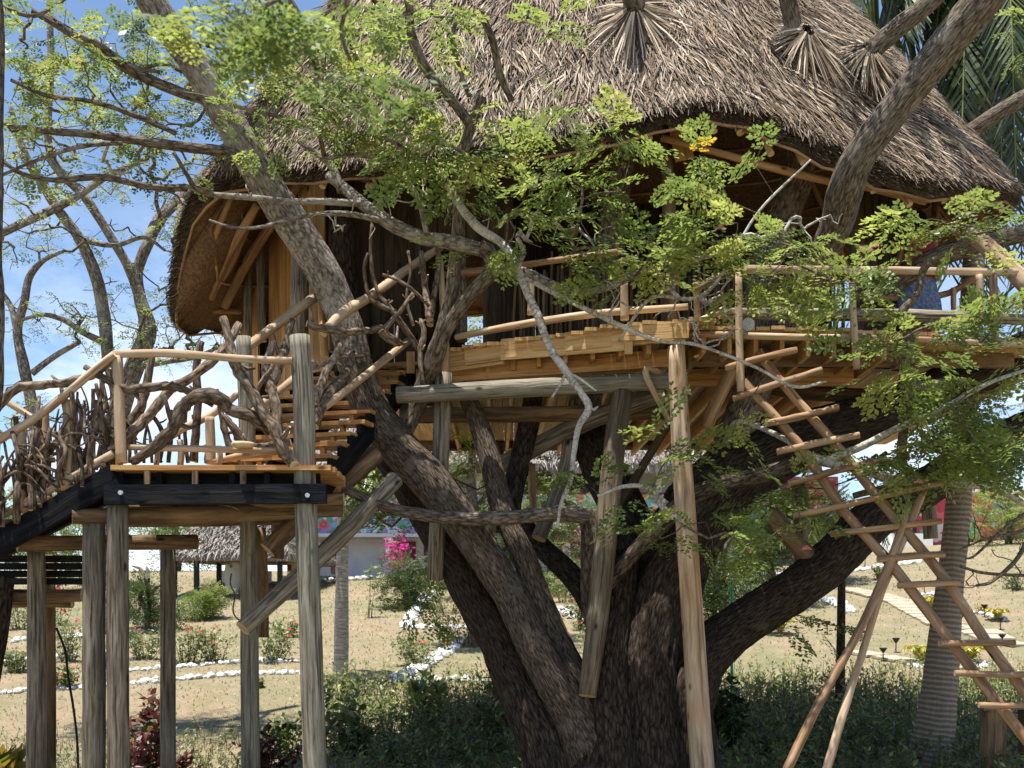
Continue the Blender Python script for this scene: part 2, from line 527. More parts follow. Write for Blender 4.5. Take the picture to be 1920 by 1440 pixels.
M['strand'] = tintmat('thatch straw', 0.8, 0.3)
M['blade'] = leafmat('grass blades', 0.3, 0.6)
M['white'] = plain('white limewash', (0.80, 0.79, 0.77), 0.8, 3.0, 0.12, 0.1)
M['stone'] = plain('white stone', (0.74, 0.73, 0.70), 0.8, 7.0, 0.45, 0.4)
# ---------------------------------------------------------------- foliage helpers
def sprig(npin=4, nl=5, L=0.34, lw=0.5, seed=0, lf=.30):
    """bipinnate leaf: quads (n,4,3) in a local frame, stalk along +X, blade normal +Z"""
    r = np.random.default_rng(seed)
    Q = []
    for i in range(npin):
        x = L * (0.28 + 0.66 * i / max(1, npin - 1))
        pl = L * (0.46 if i not in (0,) else 0.34) * (1 - 0.16 * (i == npin - 1))
        for sgn in (-1, 1):
            ang = sgn * math.radians(r.uniform(42, 62) - 12 * i / npin)
            dx, dy = math.cos(ang), math.sin(ang)
            lift = r.uniform(-0.25, 0.18)
            for k in range(nl):
                t = (k + 0.8) / nl
                bx, by = x + dx * pl * t, dy * pl * t
                bz = -0.35 * L * ((bx / L) ** 2) * 0.5 + lift * pl * t - 0.25 * pl * t * t
                ll = pl * lf * (0.75 + 0.45 * math.sin(math.pi * (0.2 + 0.75 * t))) * (1.15 if k == nl - 1 else 1)
                for s2 in (-1, 1):
                    a2 = ang + s2 * math.radians(r.uniform(38, 66))
                    if k == nl - 1: a2 = ang + s2 * math.radians(r.uniform(16, 34))
                    ex, ey = math.cos(a2), math.sin(a2)
                    ez = r.uniform(-0.4, 0.2)
                    w = ll * lw * 0.5
                    nx, ny = -ey, ex
                    b = np.array((bx, by, bz)); e = np.array((ex, ey, ez)) * ll
                    sd = np.array((nx, ny, r.uniform(-.3, .3))) * w
                    Q.append([b, b + e * 0.55 - sd, b + e, b + e * 0.55 + sd])
    return np.array(Q)

def frames(D, N):
    D = D / np.linalg.norm(D, axis=1, keepdims=True)
    N = N - D * (D * N).sum(1, keepdims=True)
    N /= np.linalg.norm(N, axis=1, keepdims=True) + 1e-9
    return D, np.cross(N, D), N

def scatter_quads(temps, pos, dirs, nrm, size, tint, rng, tvar=0.18):
    """instances the quad templates at pos; returns V, F, C"""
    X, Y, Z = frames(dirs, nrm)
    Vs, Cs = [], []
    which = rng.integers(0, len(temps), len(pos))
    for t, T in enumerate(temps):
        ix = np.nonzero(which == t)[0]
        if not len(ix): continue
        q = T.reshape(-1, 3)
        v = (q[None, :, 0, None] * X[ix][:, None, :] + q[None, :, 1, None] * Y[ix][:, None, :]
             + q[None, :, 2, None] * Z[ix][:, None, :]) * size[ix][:, None, None] + pos[ix][:, None, :]
        nq = len(T)
        c = np.repeat(tint[ix], nq, axis=0)
        c = c * (1 + tvar * rng.standard_normal((len(c), 1))).clip(0.5, 1.6)
        Vs.append(v.reshape(-1, 3)); Cs.append(np.repeat(c, T.shape[1], axis=0))
    V = np.concatenate(Vs); C = np.concatenate(Cs).clip(0.005, 0.9)
    k = temps[0].shape[1]
    return V, np.arange(len(V)).reshape(-1, k), C

SPRIGS = [sprig(3 + s % 2, 4, 0.34, 0.56, s, .40) for s in range(8)]
SPRIGS_FAR = [sprig(3, 3, 0.34, 0.75, 20 + s) for s in range(4)]
LEAF1 = [np.array([[[0, 0, 0], [0.5, -0.24, 0.04], [1, 0, -0.12], [0.5, 0.24, 0.04]]], float)]

GREENS = np.array([(0.075, 0.115, 0.034), (0.125, 0.182, 0.046), (0.18, 0.245, 0.058), (0.255, 0.31, 0.075), (0.34, 0.355, 0.10)])

def pick(pal, w, n, rng):
    w = np.array(w, float); w /= w.sum()
    return pal[rng.choice(len(pal), n, p=w)]

def grow(nodes, targets, rng, jit=0.05, step=0.16):
    """joins each target to the nearest grown node (minimum spanning growth);
    returns edges [(parent_index, path points)], node list"""
    N = [np.array(p) for p in nodes]
    T = np.array(targets)
    NA = np.array(N)
    d = np.full(len(T), 1e9); par = np.zeros(len(T), int)
    for i0 in range(0, len(NA), 400):
        blk = np.linalg.norm(T[:, None] - NA[None, i0:i0 + 400], axis=2)
        j = blk.argmin(1); v = blk[np.arange(len(T)), j]
        k = v < d; d[k] = v[k]; par[k] = j[k] + i0
    done = np.zeros(len(T), bool)
    edges = []
    for _ in range(len(T)):
        i = int(np.where(done, 1e9, d).argmin())
        a, b = N[par[i]], T[i]
        L = np.linalg.norm(b - a)
        m = max(2, int(L / step))
        pts = [a]
        ids = [par[i]]
        sag = rng.standard_normal(3) * L * 0.10
        for k in range(1, m):
            t = k / m
            pts.append(a + (b - a) * t + sag * math.sin(math.pi * t) + rng.standard_normal(3) * jit * min(1, L) * 0.35)
        pts.append(b)
        new = []
        for q in pts[1:]:
            N.append(q); ids.append(len(N) - 1); new.append(q)
        edges.append(ids)
        done[i] = True
        for q, qi in zip(new, ids[1:]):
            dd = np.linalg.norm(T - q, axis=1) * 1.03
            k = dd < d
            d[k] = dd[k]; par[k] = qi
    return edges, N

def twig_mesh(edges, N, n_given, r0=0.0035, rmax=0.03, sides=4):
    cnt = {}
    parent = {}
    for ids in edges:
        for a, b in zip(ids[:-1], ids[1:]):
            parent[b] = a
    w = {}
    for ids in edges:
        k = ids[-1]
        while True:
            w[k] = w.get(k, 0) + 1
            if k not in parent: break
            k = parent[k]
    mb = MB()
    for ids in edges:
        pts = [Vector(N[i]) for i in ids]
        rr = [min(rmax, r0 * (w.get(i, 1) ** 0.55)) for i in ids]
        rr[0] = rr[1] if len(rr) > 1 else rr[0]
        mb.tube(pts, rr, sides=sides if max(rr) < 0.012 else 6, cap=False)
    return mb

def crown(parent, nodes, clusters, rng, temps=SPRIGS, per=4, size=1.0, pal=GREENS, wts=(2, 4, 4, 2, 0.6), yellow=0.012,
          spread=0.16, tilt=0.55, r0=0.0035, bare=0.0, name='crown', twigmat='twig', matname='leaf', rmax=0.03):
    T, info = [], []
    for c in clusters:
        cx, cy, rx, ry, D, dd, n = c[:7]
        for _ in range(n):
            while True:
                u, v = rng.uniform(-1, 1, 2)
                if u * u + v * v <= 1: break
            p = P(cx + u * rx, cy + v * ry, D + rng.uniform(-dd, dd))
            T.append((p.x, p.y, p.z))
    T = np.array(T)
    edges, N = grow(nodes, T, rng)
    tw = twig_mesh(edges, N, len(nodes), r0=r0, rmax=rmax).build('twigs', M[twigmat], parent, smooth=True)
    tag(tw, kind='stuff')
    keep = rng.random(len(T)) >= bare
    tips, inn = [], []
    pdir = {}
    for ids in edges:
        a, b = np.array(N[ids[-2]]), np.array(N[ids[-1]])
        tips.append(b); v = b - a
        inn.append(v / (np.linalg.norm(v) + 1e-6))
    tips, inn = np.array(tips)[keep], np.array(inn)[keep]
    n = len(tips)
    pos = np.repeat(tips, per, axis=0) + rng.standard_normal((n * per, 3)) * np.array((spread, spread, spread * 0.45)) * 0.5
    ang = rng.uniform(0, 2 * math.pi, n * per)
    d = np.stack([np.cos(ang), np.sin(ang), rng.normal(0.05, 0.32, n * per)], 1) + 0.6 * np.repeat(inn, per, axis=0)
    nr = np.stack([rng.normal(0, tilt, n * per), rng.normal(-0.25, tilt, n * per), np.ones(n * per)], 1)
    sz = size * rng.uniform(0.7, 1.25, n * per)
    base = np.repeat(pick(pal, wts, n, rng), per, axis=0)
    tint = 0.6 * base + 0.4 * pick(pal, wts, n * per, rng)
    yl = rng.random(n * per) < yellow
    tint[yl] = np.array((0.46, 0.34, 0.035))
    V, Fc, C = scatter_quads(temps, pos, d, nr, sz, tint, rng)
    o = np_mesh(name, V, Fc, M[matname], parent, C)
    return tag(o, kind='stuff')

# ---------------------------------------------------------------- ground
def lawn_material():
    m, ns, ln, bs = mat_new('dry lawn')
    geo = ns.new('ShaderNodeNewGeometry')
    n1 = node(ns, 'ShaderNodeTexNoise', Scale=0.35, Detail=5.0, Roughness=0.6)
    n2 = node(ns, 'ShaderNodeTexNoise', Scale=9.0, Detail=8.0, Roughness=0.75)
    n3 = node(ns, 'ShaderNodeTexNoise', Scale=1.6, Detail=5.0, Roughness=0.65)
    for n in (n1, n2, n3): ln.new(geo.outputs['Position'], n.inputs['Vector'])
    a = ramp(ns, [(0.38, (0.19, 0.19, 0.095)), (0.50, (0.275, 0.225, 0.142)), (0.60, (0.33, 0.225, 0.148))])
    b = ramp(ns, [(0.34, (0.14, 0.115, 0.075)), (0.52, (0.30, 0.25, 0.165)), (0.68, (0.43, 0.37, 0.265))])
    c = ramp(ns, [(0.40, (0.17, 0.175, 0.075)), (0.62, (0.36, 0.275, 0.175))])
    ln.new(n1.outputs['Fac'], a.inputs['Fac']); ln.new(n2.outputs['Fac'], b.inputs['Fac']); ln.new(n3.outputs['Fac'], c.inputs['Fac'])
    mx = node(ns, 'ShaderNodeMix', data_type='RGBA', Factor=0.38)
    mx2 = node(ns, 'ShaderNodeMix', data_type='RGBA', Factor=0.35)
    ln.new(a.outputs['Color'], mx.inputs['A']); ln.new(b.outputs['Color'], mx.inputs['B'])
    ln.new(mx.outputs['Result'], mx2.inputs['A']); ln.new(c.outputs['Color'], mx2.inputs['B'])
    ln.new(mx2.outputs['Result'], bs.inputs['Base Color'])
    bs.inputs['Roughness'].default_value = 0.95
    bs.inputs['Specular IOR Level'].default_value = 0.1
    bp = node(ns, 'ShaderNodeBump', Strength=0.9, Distance=0.06)
    ln.new(n2.outputs['Fac'], bp.inputs['Height']); ln.new(bp.outputs[0], bs.inputs['Normal'])
    return m
M['lawn'] = lawn_material()

def build_ground():
    ys = np.concatenate([np.arange(-40, 8, 4.0), np.arange(8, 60, 0.5), np.arange(60, 140, 8.0), np.array([160, 220, 320, 480, 700, 900.])])
    xs = np.concatenate([np.array([-700, -400, -220, -120, -80, -55, -40]), np.arange(-30, 30.1, 0.75), np.array([40, 55, 80, 120, 220, 400, 700.])])
    V = [(x, y, gz(x, y)) for y in ys for x in xs]
    nx = len(xs)
    Fc = [(j * nx + i, j * nx + i + 1, (j + 1) * nx + i + 1, (j + 1) * nx + i) for j in range(len(ys) - 1) for i in range(nx - 1)]
    o = np_mesh('ground', V, Fc, M['lawn'], None, smooth=True)
    tag(o, 'dry tan lawn sloping up behind the tree', None, None, 'structure')
    # short dry tufts over the lawn
    n = 30000
    r = RNG
    t = r.random(n) ** 1.5
    y = 16.0 + t * 25
    px = r.uniform(-60, 1980, n)
    x = (px - CX) * y / F
    z = np.array([gz(a, b) for a, b in zip(x, y)])
    h = r.uniform(0.02, 0.06, n) * (1 + (y - 15) * 0.012)
    a = r.uniform(0, 6.283, n)
    w = 0.006 + 0.0007 * y
    lean = r.normal(0, 0.03, (n, 2))
    p0 = np.stack([x - np.cos(a) * w, y - np.sin(a) * w, z - 0.01], 1)
    p1 = np.stack([x + np.cos(a) * w, y + np.sin(a) * w, z - 0.01], 1)
    p2 = np.stack([x + lean[:, 0], y + lean[:, 1], z + h], 1)
    V = np.stack([p0, p1, p2], 1).reshape(-1, 3)
    pal = np.array([(0.46, 0.39, 0.25), (0.40, 0.33, 0.20), (0.56, 0.50, 0.36), (0.28, 0.30, 0.13), (0.44, 0.33, 0.23)])
    C = np.repeat(pick(pal, (4, 3, 2, 2, 2), n, r), 3, axis=0)
    g = np_mesh('dry_grass', V, np.arange(n * 3).reshape(-1, 3), M['blade'], None, C)
    tag(g, 'short dry grass blades covering the sloping lawn', 'grass', None, 'stuff')
build_ground()

# ---------------------------------------------------------------- stones, shrubs
def stone_mesh(seed):
    r = random.Random(seed)
    t = (1 + 5 ** 0.5) / 2
    vs_ = [(-1, t, 0), (1, t, 0), (-1, -t, 0), (1, -t, 0), (0, -1, t), (0, 1, t), (0, -1, -t), (0, 1, -t), (t, 0, -1), (t, 0, 1), (-t, 0, -1), (-t, 0, 1)]
    fs = [(0, 11, 5), (0, 5, 1), (0, 1, 7), (0, 7, 10), (0, 10, 11), (1, 5, 9), (5, 11, 4), (11, 10, 2), (10, 7, 6), (7, 1, 8), (3, 9, 4), (3, 4, 2), (3, 2, 6), (3, 6, 8), (3, 8, 9), (4, 9, 5), (2, 4, 11), (6, 2, 10), (8, 6, 7), (9, 8, 1)]
    me = bpy.data.meshes.new('stone')
    me.from_pydata([tuple(Vector(v).normalized() * r.uniform(0.72, 1.15)) for v in vs_], [], fs)
    me.materials.append(M['stone'])
    me.update()
    return me
STONES = [stone_mesh(s) for s in range(6)]

def stone_border(label, pxline, rows=2, size=0.085, gap=1.55, group='white stone borders on the lawn', cap=290, jitter=0.6):
    pts = [G(x, y) for x, y in pxline]
    root = thing('stone_border', label, 'stone border', pts[0], group)
    L = [0]
    for a, b in zip(pts[:-1], pts[1:]): L.append(L[-1] + (b - a).length)
    n = min(cap // rows, max(3, int(L[-1] / (size * gap))))
    for k in range(n):
        s = L[-1] * (k + 0.5) / n
        i = max(j for j in range(len(L) - 1) if L[j] <= s + 1e-6)
        t = (s - L[i]) / max(1e-6, L[i + 1] - L[i])
        c = pts[i].lerp(pts[i + 1], min(1, t))
        d = (pts[i + 1] - pts[i]).normalized()
        nrm = Vector((-d.y, d.x, 0))
        for q in range(rows):
            p = c + nrm * ((q - (rows - 1) / 2) * size * 1.5 + random.gauss(0, size * 0.3 * jitter)) + d * random.gauss(0, size * jitter)
            r = size * random.uniform(0.55, 1.3)
            o = bpy.data.objects.new('stone', random.choice(STONES))
            COL.objects.link(o)
            o.parent = root
            o.location = Vector((p.x, p.y, gz(p.x, p.y) + r * 0.4)) - pts[0]
            o.scale = (r * random.uniform(.8, 1.3), r * random.uniform(.8, 1.2), r * random.uniform(.6, .95))
            o.rotation_euler = (random.uniform(-.4, .4), random.uniform(-.4, .4), random.uniform(0, 6.28))
    return root

FLOWER = [np.array([[[0, 0, 0], [0.55, -0.3, 0.25], [0.8, 0, 0.1], [0.55, 0.3, 0.25]]], float)]

def shrub(name, label, cat, base, w, h, n, ls=0.07, pal=GREENS, wts=(2, 3, 3, 2, 1), group=None, flowers=0, fcol=(0.75, 0.05, 0.03), fs=0.05,
          stems=9, rng=None, droop=0.2, top=0.35, round_=False, upright=0.6):
    rng = rng or np.random.default_rng(abs(hash(label)) % 1000 if False else sum(map(ord, label)) + int(base[0] * 100))
    root = thing(name, label, cat, base, group)
    base = np.array(base)
    mb = MB()
    sp = []
    for k in range(stems):
        a = rng.uniform(0, 6.283); rr = w * 0.5 * math.sqrt(rng.random())
        hh = h * rng.uniform(0.65, 1.0) * (math.sqrt(max(0.1, 1 - (rr / (w * .55)) ** 2)) if round_ else 1)
        tip = base + np.array((math.cos(a) * rr, math.sin(a) * rr, hh))
        st = base + np.array((math.cos(a) * rr * .35, math.sin(a) * rr * .35, -0.05))
        mid = (st + tip) / 2 + rng.standard_normal(3) * np.array((.06, .06, 0)) * w
        path = [st, (st + mid) / 2 + rng.standard_normal(3) * 0.01, mid, (mid + tip) / 2, tip]
        mb.tube([Vector(p) for p in path], [0.009 * (1 + h), 0.008, 0.006, 0.005, 0.003], sides=4, cap=False)
        sp.append(path)
    mb.build('stems', M['twig'], root, smooth=True)
    k = rng.integers(0, stems, n)
    t = top * 0 + (1 - rng.random(n) ** 1.3 * (1 - top * 0.3)) * 4
    i = np.clip(t.astype(int), 0, 3); f = (t - i)[:, None]
    S = np.array(sp)
    pos = S[k, i] * (1 - f) + S[k, i + 1] * f
    pos = pos + rng.standard_normal((n, 3)) * np.array((w * 0.09, w * 0.09, h * 0.05))
    a = rng.uniform(0, 6.283, n)
    d = np.stack([np.cos(a), np.sin(a), rng.normal(upright, 0.5, n)], 1)
    nr = np.stack([rng.normal(0, .6, n), rng.normal(-.3, .6, n), np.ones(n)], 1)
    V, Fc, C = scatter_quads(LEAF1, pos, d, nr, ls * rng.uniform(.6, 1.35, n), pick(np.array(pal), wts, n, rng), rng)
    tag(np_mesh('leaves', V, Fc, M['shrub'], root, C), kind='stuff')
    if flowers:
        tips = S[rng.integers(0, stems, flowers), 4] + rng.standard_normal((flowers, 3)) * np.array((w * .12, w * .12, h * .1))
        tips = np.repeat(tips, 7, axis=0) + rng.standard_normal((flowers * 7, 3)) * fs * 0.25
        m_ = len(tips)
        a = rng.uniform(0, 6.283, m_)
        d = np.stack([np.cos(a), np.sin(a), rng.normal(.2, .6, m_)], 1)
        nr = np.stack([rng.normal(0, .6, m_), rng.normal(-.6, .6, m_), np.ones(m_)], 1)
        V, Fc, C = scatter_quads(FLOWER, tips, d, nr, fs * rng.uniform(.8, 1.4, m_), np.tile(np.array(fcol), (m_, 1)), rng, 0.15)
        tag(np_mesh('flowers', V, Fc, M['shrub'], root, C), kind='stuff')
    return root
# ---------------------------------------------------------------- background buildings
def mural_material(name, stops, sc=1.6):
    """painted flowers: rose discs on a leafy ground (flat print)"""
    m, ns, ln, bs = mat_new(name)
    tc = ns.new('ShaderNodeTexCoord')
    mp = node(ns, 'ShaderNodeMapping'); mp.inputs['Scale'].default_value = (sc, 0.001, sc)
    ln.new(tc.outputs['Object'], mp.inputs['Vector'])
    nz = node(ns, 'ShaderNodeTexNoise', Scale=2.6, Detail=3.0)
    ln.new(mp.outputs[0], nz.inputs['Vector'])
    wv = node(ns, 'ShaderNodeVectorMath', operation='MULTIPLY_ADD'); wv.inputs[1].default_value = (0.35, 0, 0.35)
    ln.new(nz.outputs['Color'], wv.inputs[0]); ln.new(mp.outputs[0], wv.inputs[2])
    v1 = node(ns, 'ShaderNodeTexVoronoi', Scale=1.0)
    v2 = node(ns, 'ShaderNodeTexVoronoi', Scale=3.1)
    ln.new(wv.outputs[0], v1.inputs['Vector']); ln.new(wv.outputs[0], v2.inputs['Vector'])
    def huer(v, cols):
        sp = ns.new('ShaderNodeSeparateColor'); ln.new(v.outputs['Color'], sp.inputs['Color'])
        r = ramp(ns, [(i / len(cols), c) for i, c in enumerate(cols)])
        r.color_ramp.interpolation = 'CONSTANT'
        ln.new(sp.outputs[0], r.inputs['Fac'])
        return r.outputs['Color']
    big = huer(v1, stops[0]); small = huer(v2, stops[1])
    ring = node(ns, 'ShaderNodeMath', operation='MULTIPLY'); ring.inputs[1].default_value = 26.0
    ln.new(v1.outputs['Distance'], ring.inputs[0])
    sn = node(ns, 'ShaderNodeMath', operation='SINE'); ln.new(ring.outputs[0], sn.inputs[0])
    rr = ramp(ns, [(0.45, (0, 0, 0)), (0.75, (1, 1, 1))]); ln.new(sn.outputs[0], rr.inputs['Fac'])
    pk = node(ns, 'ShaderNodeMix', data_type='RGBA', blend_type='MULTIPLY', Factor=0.6)
    ln.new(big, pk.inputs['A'])
    iv = ramp(ns, [(0.0, (0.55, 0.2, 0.3)), (1.0, (1, 1, 1))]); ln.new(rr.outputs['Color'], iv.inputs['Fac']); ln.new(iv.outputs['Color'], pk.inputs['B'])
    msk = ramp(ns, [(0.36, (1, 1, 1)), (0.39, (0, 0, 0))]); ln.new(v1.outputs['Distance'], msk.inputs['Fac'])
    mx = node(ns, 'ShaderNodeMix', data_type='RGBA')
    ln.new(msk.outputs['Color'], mx.inputs['Factor']); ln.new(small, mx.inputs['A']); ln.new(pk.outputs['Result'], mx.inputs['B'])
    ln.new(mx.outputs['Result'], bs.inputs['Base Color'])
    bs.inputs['Roughness'].default_value = 0.7
    return m
M['mural'] = mural_material('floral mural paint',
    [[(0.72, 0.13, 0.24), (0.80, 0.42, 0.52), (0.75, 0.17, 0.17), (0.80, 0.42, 0.14), (0.66, 0.18, 0.36), (0.74, 0.62, 0.25)],
     [(0.12, 0.24, 0.50), (0.12, 0.36, 0.22), (0.22, 0.48, 0.62), (0.62, 0.68, 0.70), (0.16, 0.42, 0.30), (0.38, 0.26, 0.56), (0.70, 0.72, 0.72)]], 2.0)
M['muralred'] = mural_material('red floral mural paint',
    [[(0.55, 0.05, 0.08), (0.18, 0.48, 0.62), (0.62, 0.09, 0.12), (0.50, 0.04, 0.07)],
     [(0.48, 0.05, 0.08), (0.60, 0.10, 0.12), (0.08, 0.40, 0.22), (0.45, 0.04, 0.07), (0.62, 0.5, 0.48)]], 0.8)
M['cream'] = plain('cream wall paint', (0.70, 0.62, 0.36), 0.8, 2.0, 0.1)
M['redframe'] = plain('dark red window frame', (0.20, 0.03, 0.03), 0.6, 5.0, 0.2)
M['glass'] = plain('dark window glass', (0.05, 0.06, 0.07), 0.15, 1.0, 0.2, spec=0.5)
M['tablewood'] = plain('red brown wood', (0.33, 0.13, 0.05), 0.6, 6.0, 0.3)
M['farthatch'] = plain('grey palm thatch', (0.26, 0.23, 0.20), 0.95, 14.0, 0.6, 0.8)
M['darkblack'] = plain('black paint', (0.012, 0.012, 0.014), 0.5, 4.0, 0.2)
M['dirtred'] = plain('maroon paint', (0.22, 0.035, 0.05), 0.7, 3.0, 0.2)

def thatch_tufts(parent, quads, n, rng, L=0.5, w=0.03, pal=((0.27, 0.24, 0.21), (0.18, 0.155, 0.13), (0.37, 0.34, 0.30), (0.11, 0.09, 0.075))):
    """loose straw lying down the slope of each (a,b,c,d) roof quad: a,b eave ; d,c ridge"""
    pos, dr, nr = [], [], []
    for a, b, c, d in quads:
        a, b, c, d = [np.array(q) for q in (a, b, c, d)]
        u, v = rng.random(n), rng.random(n)
        p = (a + (b - a) * u[:, None]) * (1 - v[:, None]) + (d + (c - d) * u[:, None]) * v[:, None]
        dn = ((a + b) - (c + d)) / 2; dn /= np.linalg.norm(dn)
        nn = np.cross(b - a, d - a); nn /= np.linalg.norm(nn)
        if nn[2] < 0: nn = -nn
        pos.append(p + nn * 0.02); dr.append(np.tile(dn, (n, 1)) + rng.normal(0, .28, (n, 3)) + nn * 0.08); nr.append(np.tile(nn, (n, 1)))
    pos, dr, nr = map(np.concatenate, (pos, dr, nr))
    T = [np.array([[[0, -w / L, 0], [1, -w * .3 / L, 0.05], [1, w * .3 / L, 0.05], [0, w / L, 0]]])]
    V, Fc, C = scatter_quads(T, pos, dr, nr, L * rng.uniform(.6, 1.3, len(pos)), pick(np.array(pal), (3, 3, 2, 2), len(pos), rng), rng)
    return tag(np_mesh('straw', V, Fc, M['strand'], parent, C), kind='stuff')

def window(parent, x0, x1, z0, z1, y, fr=0.09, mull=True):
    f = MB()
    for a, b in (((x0, z0), (x1, z0)), ((x0, z1), (x1, z1))):
        f.board((a[0] - fr / 2, y, a[1]), (b[0] + fr / 2, y, b[1]), 0.10, fr)
    for x in (x0, x1) + (((x0 + x1) / 2,) if mull else ()):
        f.board((x, y - 0.003, z0), (x, y - 0.003, z1), 0.094, fr, up=(1, 0, 0))
    o = f.build('window', M['redframe'], parent)
    g = MB(); g.box((x0, y + 0.004, z0), (x1, y + 0.03, z1)); g.build('pane', M['glass'], o)
    return o

def hall():
    D = 41.0
    def X(px): return (px - CX) * D / F
    def Z(py): return EYE + (HY - py) * D / F
    root = thing('garden_hall', 'long white hall with painted flower band and thatched roof beyond the lawn', 'building', (X(900), D, Z(1085)))
    x0, x1 = X(560), X(1460)
    zb = Z(1110)
    w = MB(); w.box((x0, D, zb), (x1, D + 7, Z(880))); w.build('wall', M['white'], root)
    # upstairs parapet with the painted flowers, standing proud of the wall
    m = MB(); m.box((x0 + .05, D - 0.9, Z(1003)), (x1 - .05, D - 0.75, Z(932)))
    m.build('mural_parapet', M['mural'], root)
    s = MB(); s.box((x0, D - 0.95, Z(1010)), (x1, D - 0.003, Z(1003.5))); s.build('balcony_floor', M['white'], root)
    c = MB(); c.box((x0, D - 0.98, Z(932)), (x1, D - 0.72, Z(929))); c.build('parapet_cap', M['dirtred'], root)
    for px in (570, 735, 900, 1060, 1230, 1400):
        k = MB(); k.box((X(px) - .14, D - 0.92, Z(1085)), (X(px) + .14, D - .64, Z(1010.5))); k.build('column', M['white'], root)
        k = MB(); k.box((X(px) - .1, D - 0.84, Z(928.5)), (X(px) + .1, D - .64, Z(882))); k.build('upper_column', M['white'], root)
    for px in (617, 760, 815, 960, 1068, 1190, 1300):
        window(root, X(px) - .35, X(px) + .35, Z(1052), Z(1018), D - 0.05)
    for px in (640, 1012, 1090, 1175, 1290):
        window(root, X(px) - .4, X(px) + .4, Z(925), Z(892), D - 0.05)
    # roof
    A, B_ = Vector((x0 - 1, D - 2.2, Z(884))), Vector((x1 + 1, D - 2.2, Z(884)))
    C_, E = Vector((x1 - 1, D + 4, Z(884) + 4.2)), Vector((x0 + 1, D + 4, Z(884) + 4.2))
    r = MB()
    r.quad(A, B_, C_, E)
    lo = Vector((0, 0, -0.35))
    r.quad(A + lo, E + lo, C_ + lo, B_ + lo); r.quad(A, A + lo, B_ + lo, B_); r.quad(A, E, E + lo, A + lo); r.quad(B_, B_ + lo, C_ + lo, C_)
    A2, B2 = Vector((x0 - 1, D + 10, Z(884))), Vector((x1 + 1, D + 10, Z(884)))
    r.quad(A2, E, C_, B2); r.quad(A2, A, E, E); r.quad(B_, B2, C_, C_)
    ro = r.build('roof', M['farthatch'], root)
    thatch_tufts(ro, [(A, B_, C_, E)], 9000, np.random.default_rng(5), 0.5, 0.022)
    t = MB(); t.box((X(600), D - 2.3, Z(1066)), (X(645), D - 1.5, Z(1060)))
    for px in (603, 640): t.box((X(px) - .03, D - 2.2, Z(1080)), (X(px) + .03, D - 1.6, Z(1066)))
    tt = t.build('garden_table', M['tablewood'], None)
    tag(tt, 'small red brown table set out before the white hall', 'table')
hall()

def hut():
    D = 33.0
    def X(px): return (px - CX) * D / F
    def Z(py): return EYE + (HY - py) * D / F
    root = thing('thatched_shelter', 'open thatched shelter on black posts at the top of the lawn', 'shelter', (X(400), D, Z(1115)))
    ap = Vector((X(430), D + 3.0, Z(880)))
    cs = [Vector((X(300), D, Z(1038))), Vector((X(545), D, Z(1038))), Vector((X(575), D + 5.5, Z(1030))), Vector((X(320), D + 5.5, Z(1030)))]
    r = MB()
    qs = []
    for i in range(4):
        a, b = cs[i], cs[(i + 1) % 4]
        r.quad(a, b, ap.lerp(b, .06), ap.lerp(a, .06)); qs.append((a, b, ap.lerp(b, .06), ap.lerp(a, .06)))
        lo = Vector((0, 0, -.22)); c_ = (a + b) / 2
        r.quad(a, a + lo, b + lo, b)
        r.quad(a + lo, ap + lo * 2, ap + lo * 2.05, b + lo)
    ro = r.build('roof', M['farthatch'], root)
    thatch_tufts(ro, [qs[0], qs[1]], 3500, np.random.default_rng(6), 0.38, 0.018)
    for px, d in ((320, 0.3), (362, 0.3), (373, 2.2), (465, .3), (520, .3), (545, 4.5)):
        p = MB(); x = (px - CX) * D / F
        p.box((x - .07, D + d, Z(1118)), (x + .07, D + d + .14, Z(1042))); p.build('post', M['darkblack'], root)
    b = MB(); b.box((X(310), D + .45, Z(1052)), (X(538), D + .6, Z(1044))); b.build('beam', M['tablewood'], root)
    w = MB(); w.box((X(330), D + 5, Z(1112)), (X(440), D + 5.1, Z(1058))); w.build('low_wall', M['white'], root)
    # yellow kiosk wall with red shutter beside
    k = thing('cream_kiosk', 'cream walled kiosk with slatted steps beside the thatched shelter', 'kiosk', (X(525), D + 3, Z(1090)))
    for i in range(9):
        q = MB(); z = Z(1086) + i * 0.32
        q.box((X(500), D + 3, z), (X(556), D + 3.15, z + 0.30)); q.build('board', M['cream'], k)
    q = MB(); q.box((X(501), D + 2.93, Z(1062)), (X(509), D + 2.97, Z(1050))); q.build('shutter', M['dirtred'], k)
    # big white urn
    ux, ud = 437, 27.5
    u = G(ux, 1112); ud = u.y; u.z -= 0.02
    rt = thing('urn', 'tall white urn holding a fern on the lawn by the shelter', 'urn', u)
    H = W(58, ud); R = W(16, ud)
    mb = MB(); mb.lathe(u, [(0.0, 0), (R * .62, 0), (R * .75, H * .1), (R * .98, H * .4), (R * 1.02, H * .62), (R * .93, H * .85), (R * .78, H * .97), (R * .86, H), (R * .7, H * .99), (R * .6, H * .8), (0, H * .8)], 28)
    mb.build('vessel', M['white'], rt, smooth=True)
    rg = np.random.default_rng(3); n = 260
    a = rg.uniform(0, 6.283, n)
    d = np.stack([np.cos(a), np.sin(a), rg.normal(.7, .5, n)], 1)
    V, Fc, C = scatter_quads(LEAF1, np.tile(np.array(u + Vector((0, 0, H))), (n, 1)) + d * rg.uniform(0, .3, (n, 1)), d, rg.normal(0, 1, (n, 3)) + np.array((0, 0, 1.)), rg.uniform(.12, .3, n), pick(GREENS, (1, 2, 3, 3, 2), n, rg), rg)
    tag(np_mesh('fern', V, Fc, M['shrub'], rt, C), kind='stuff')
hut()

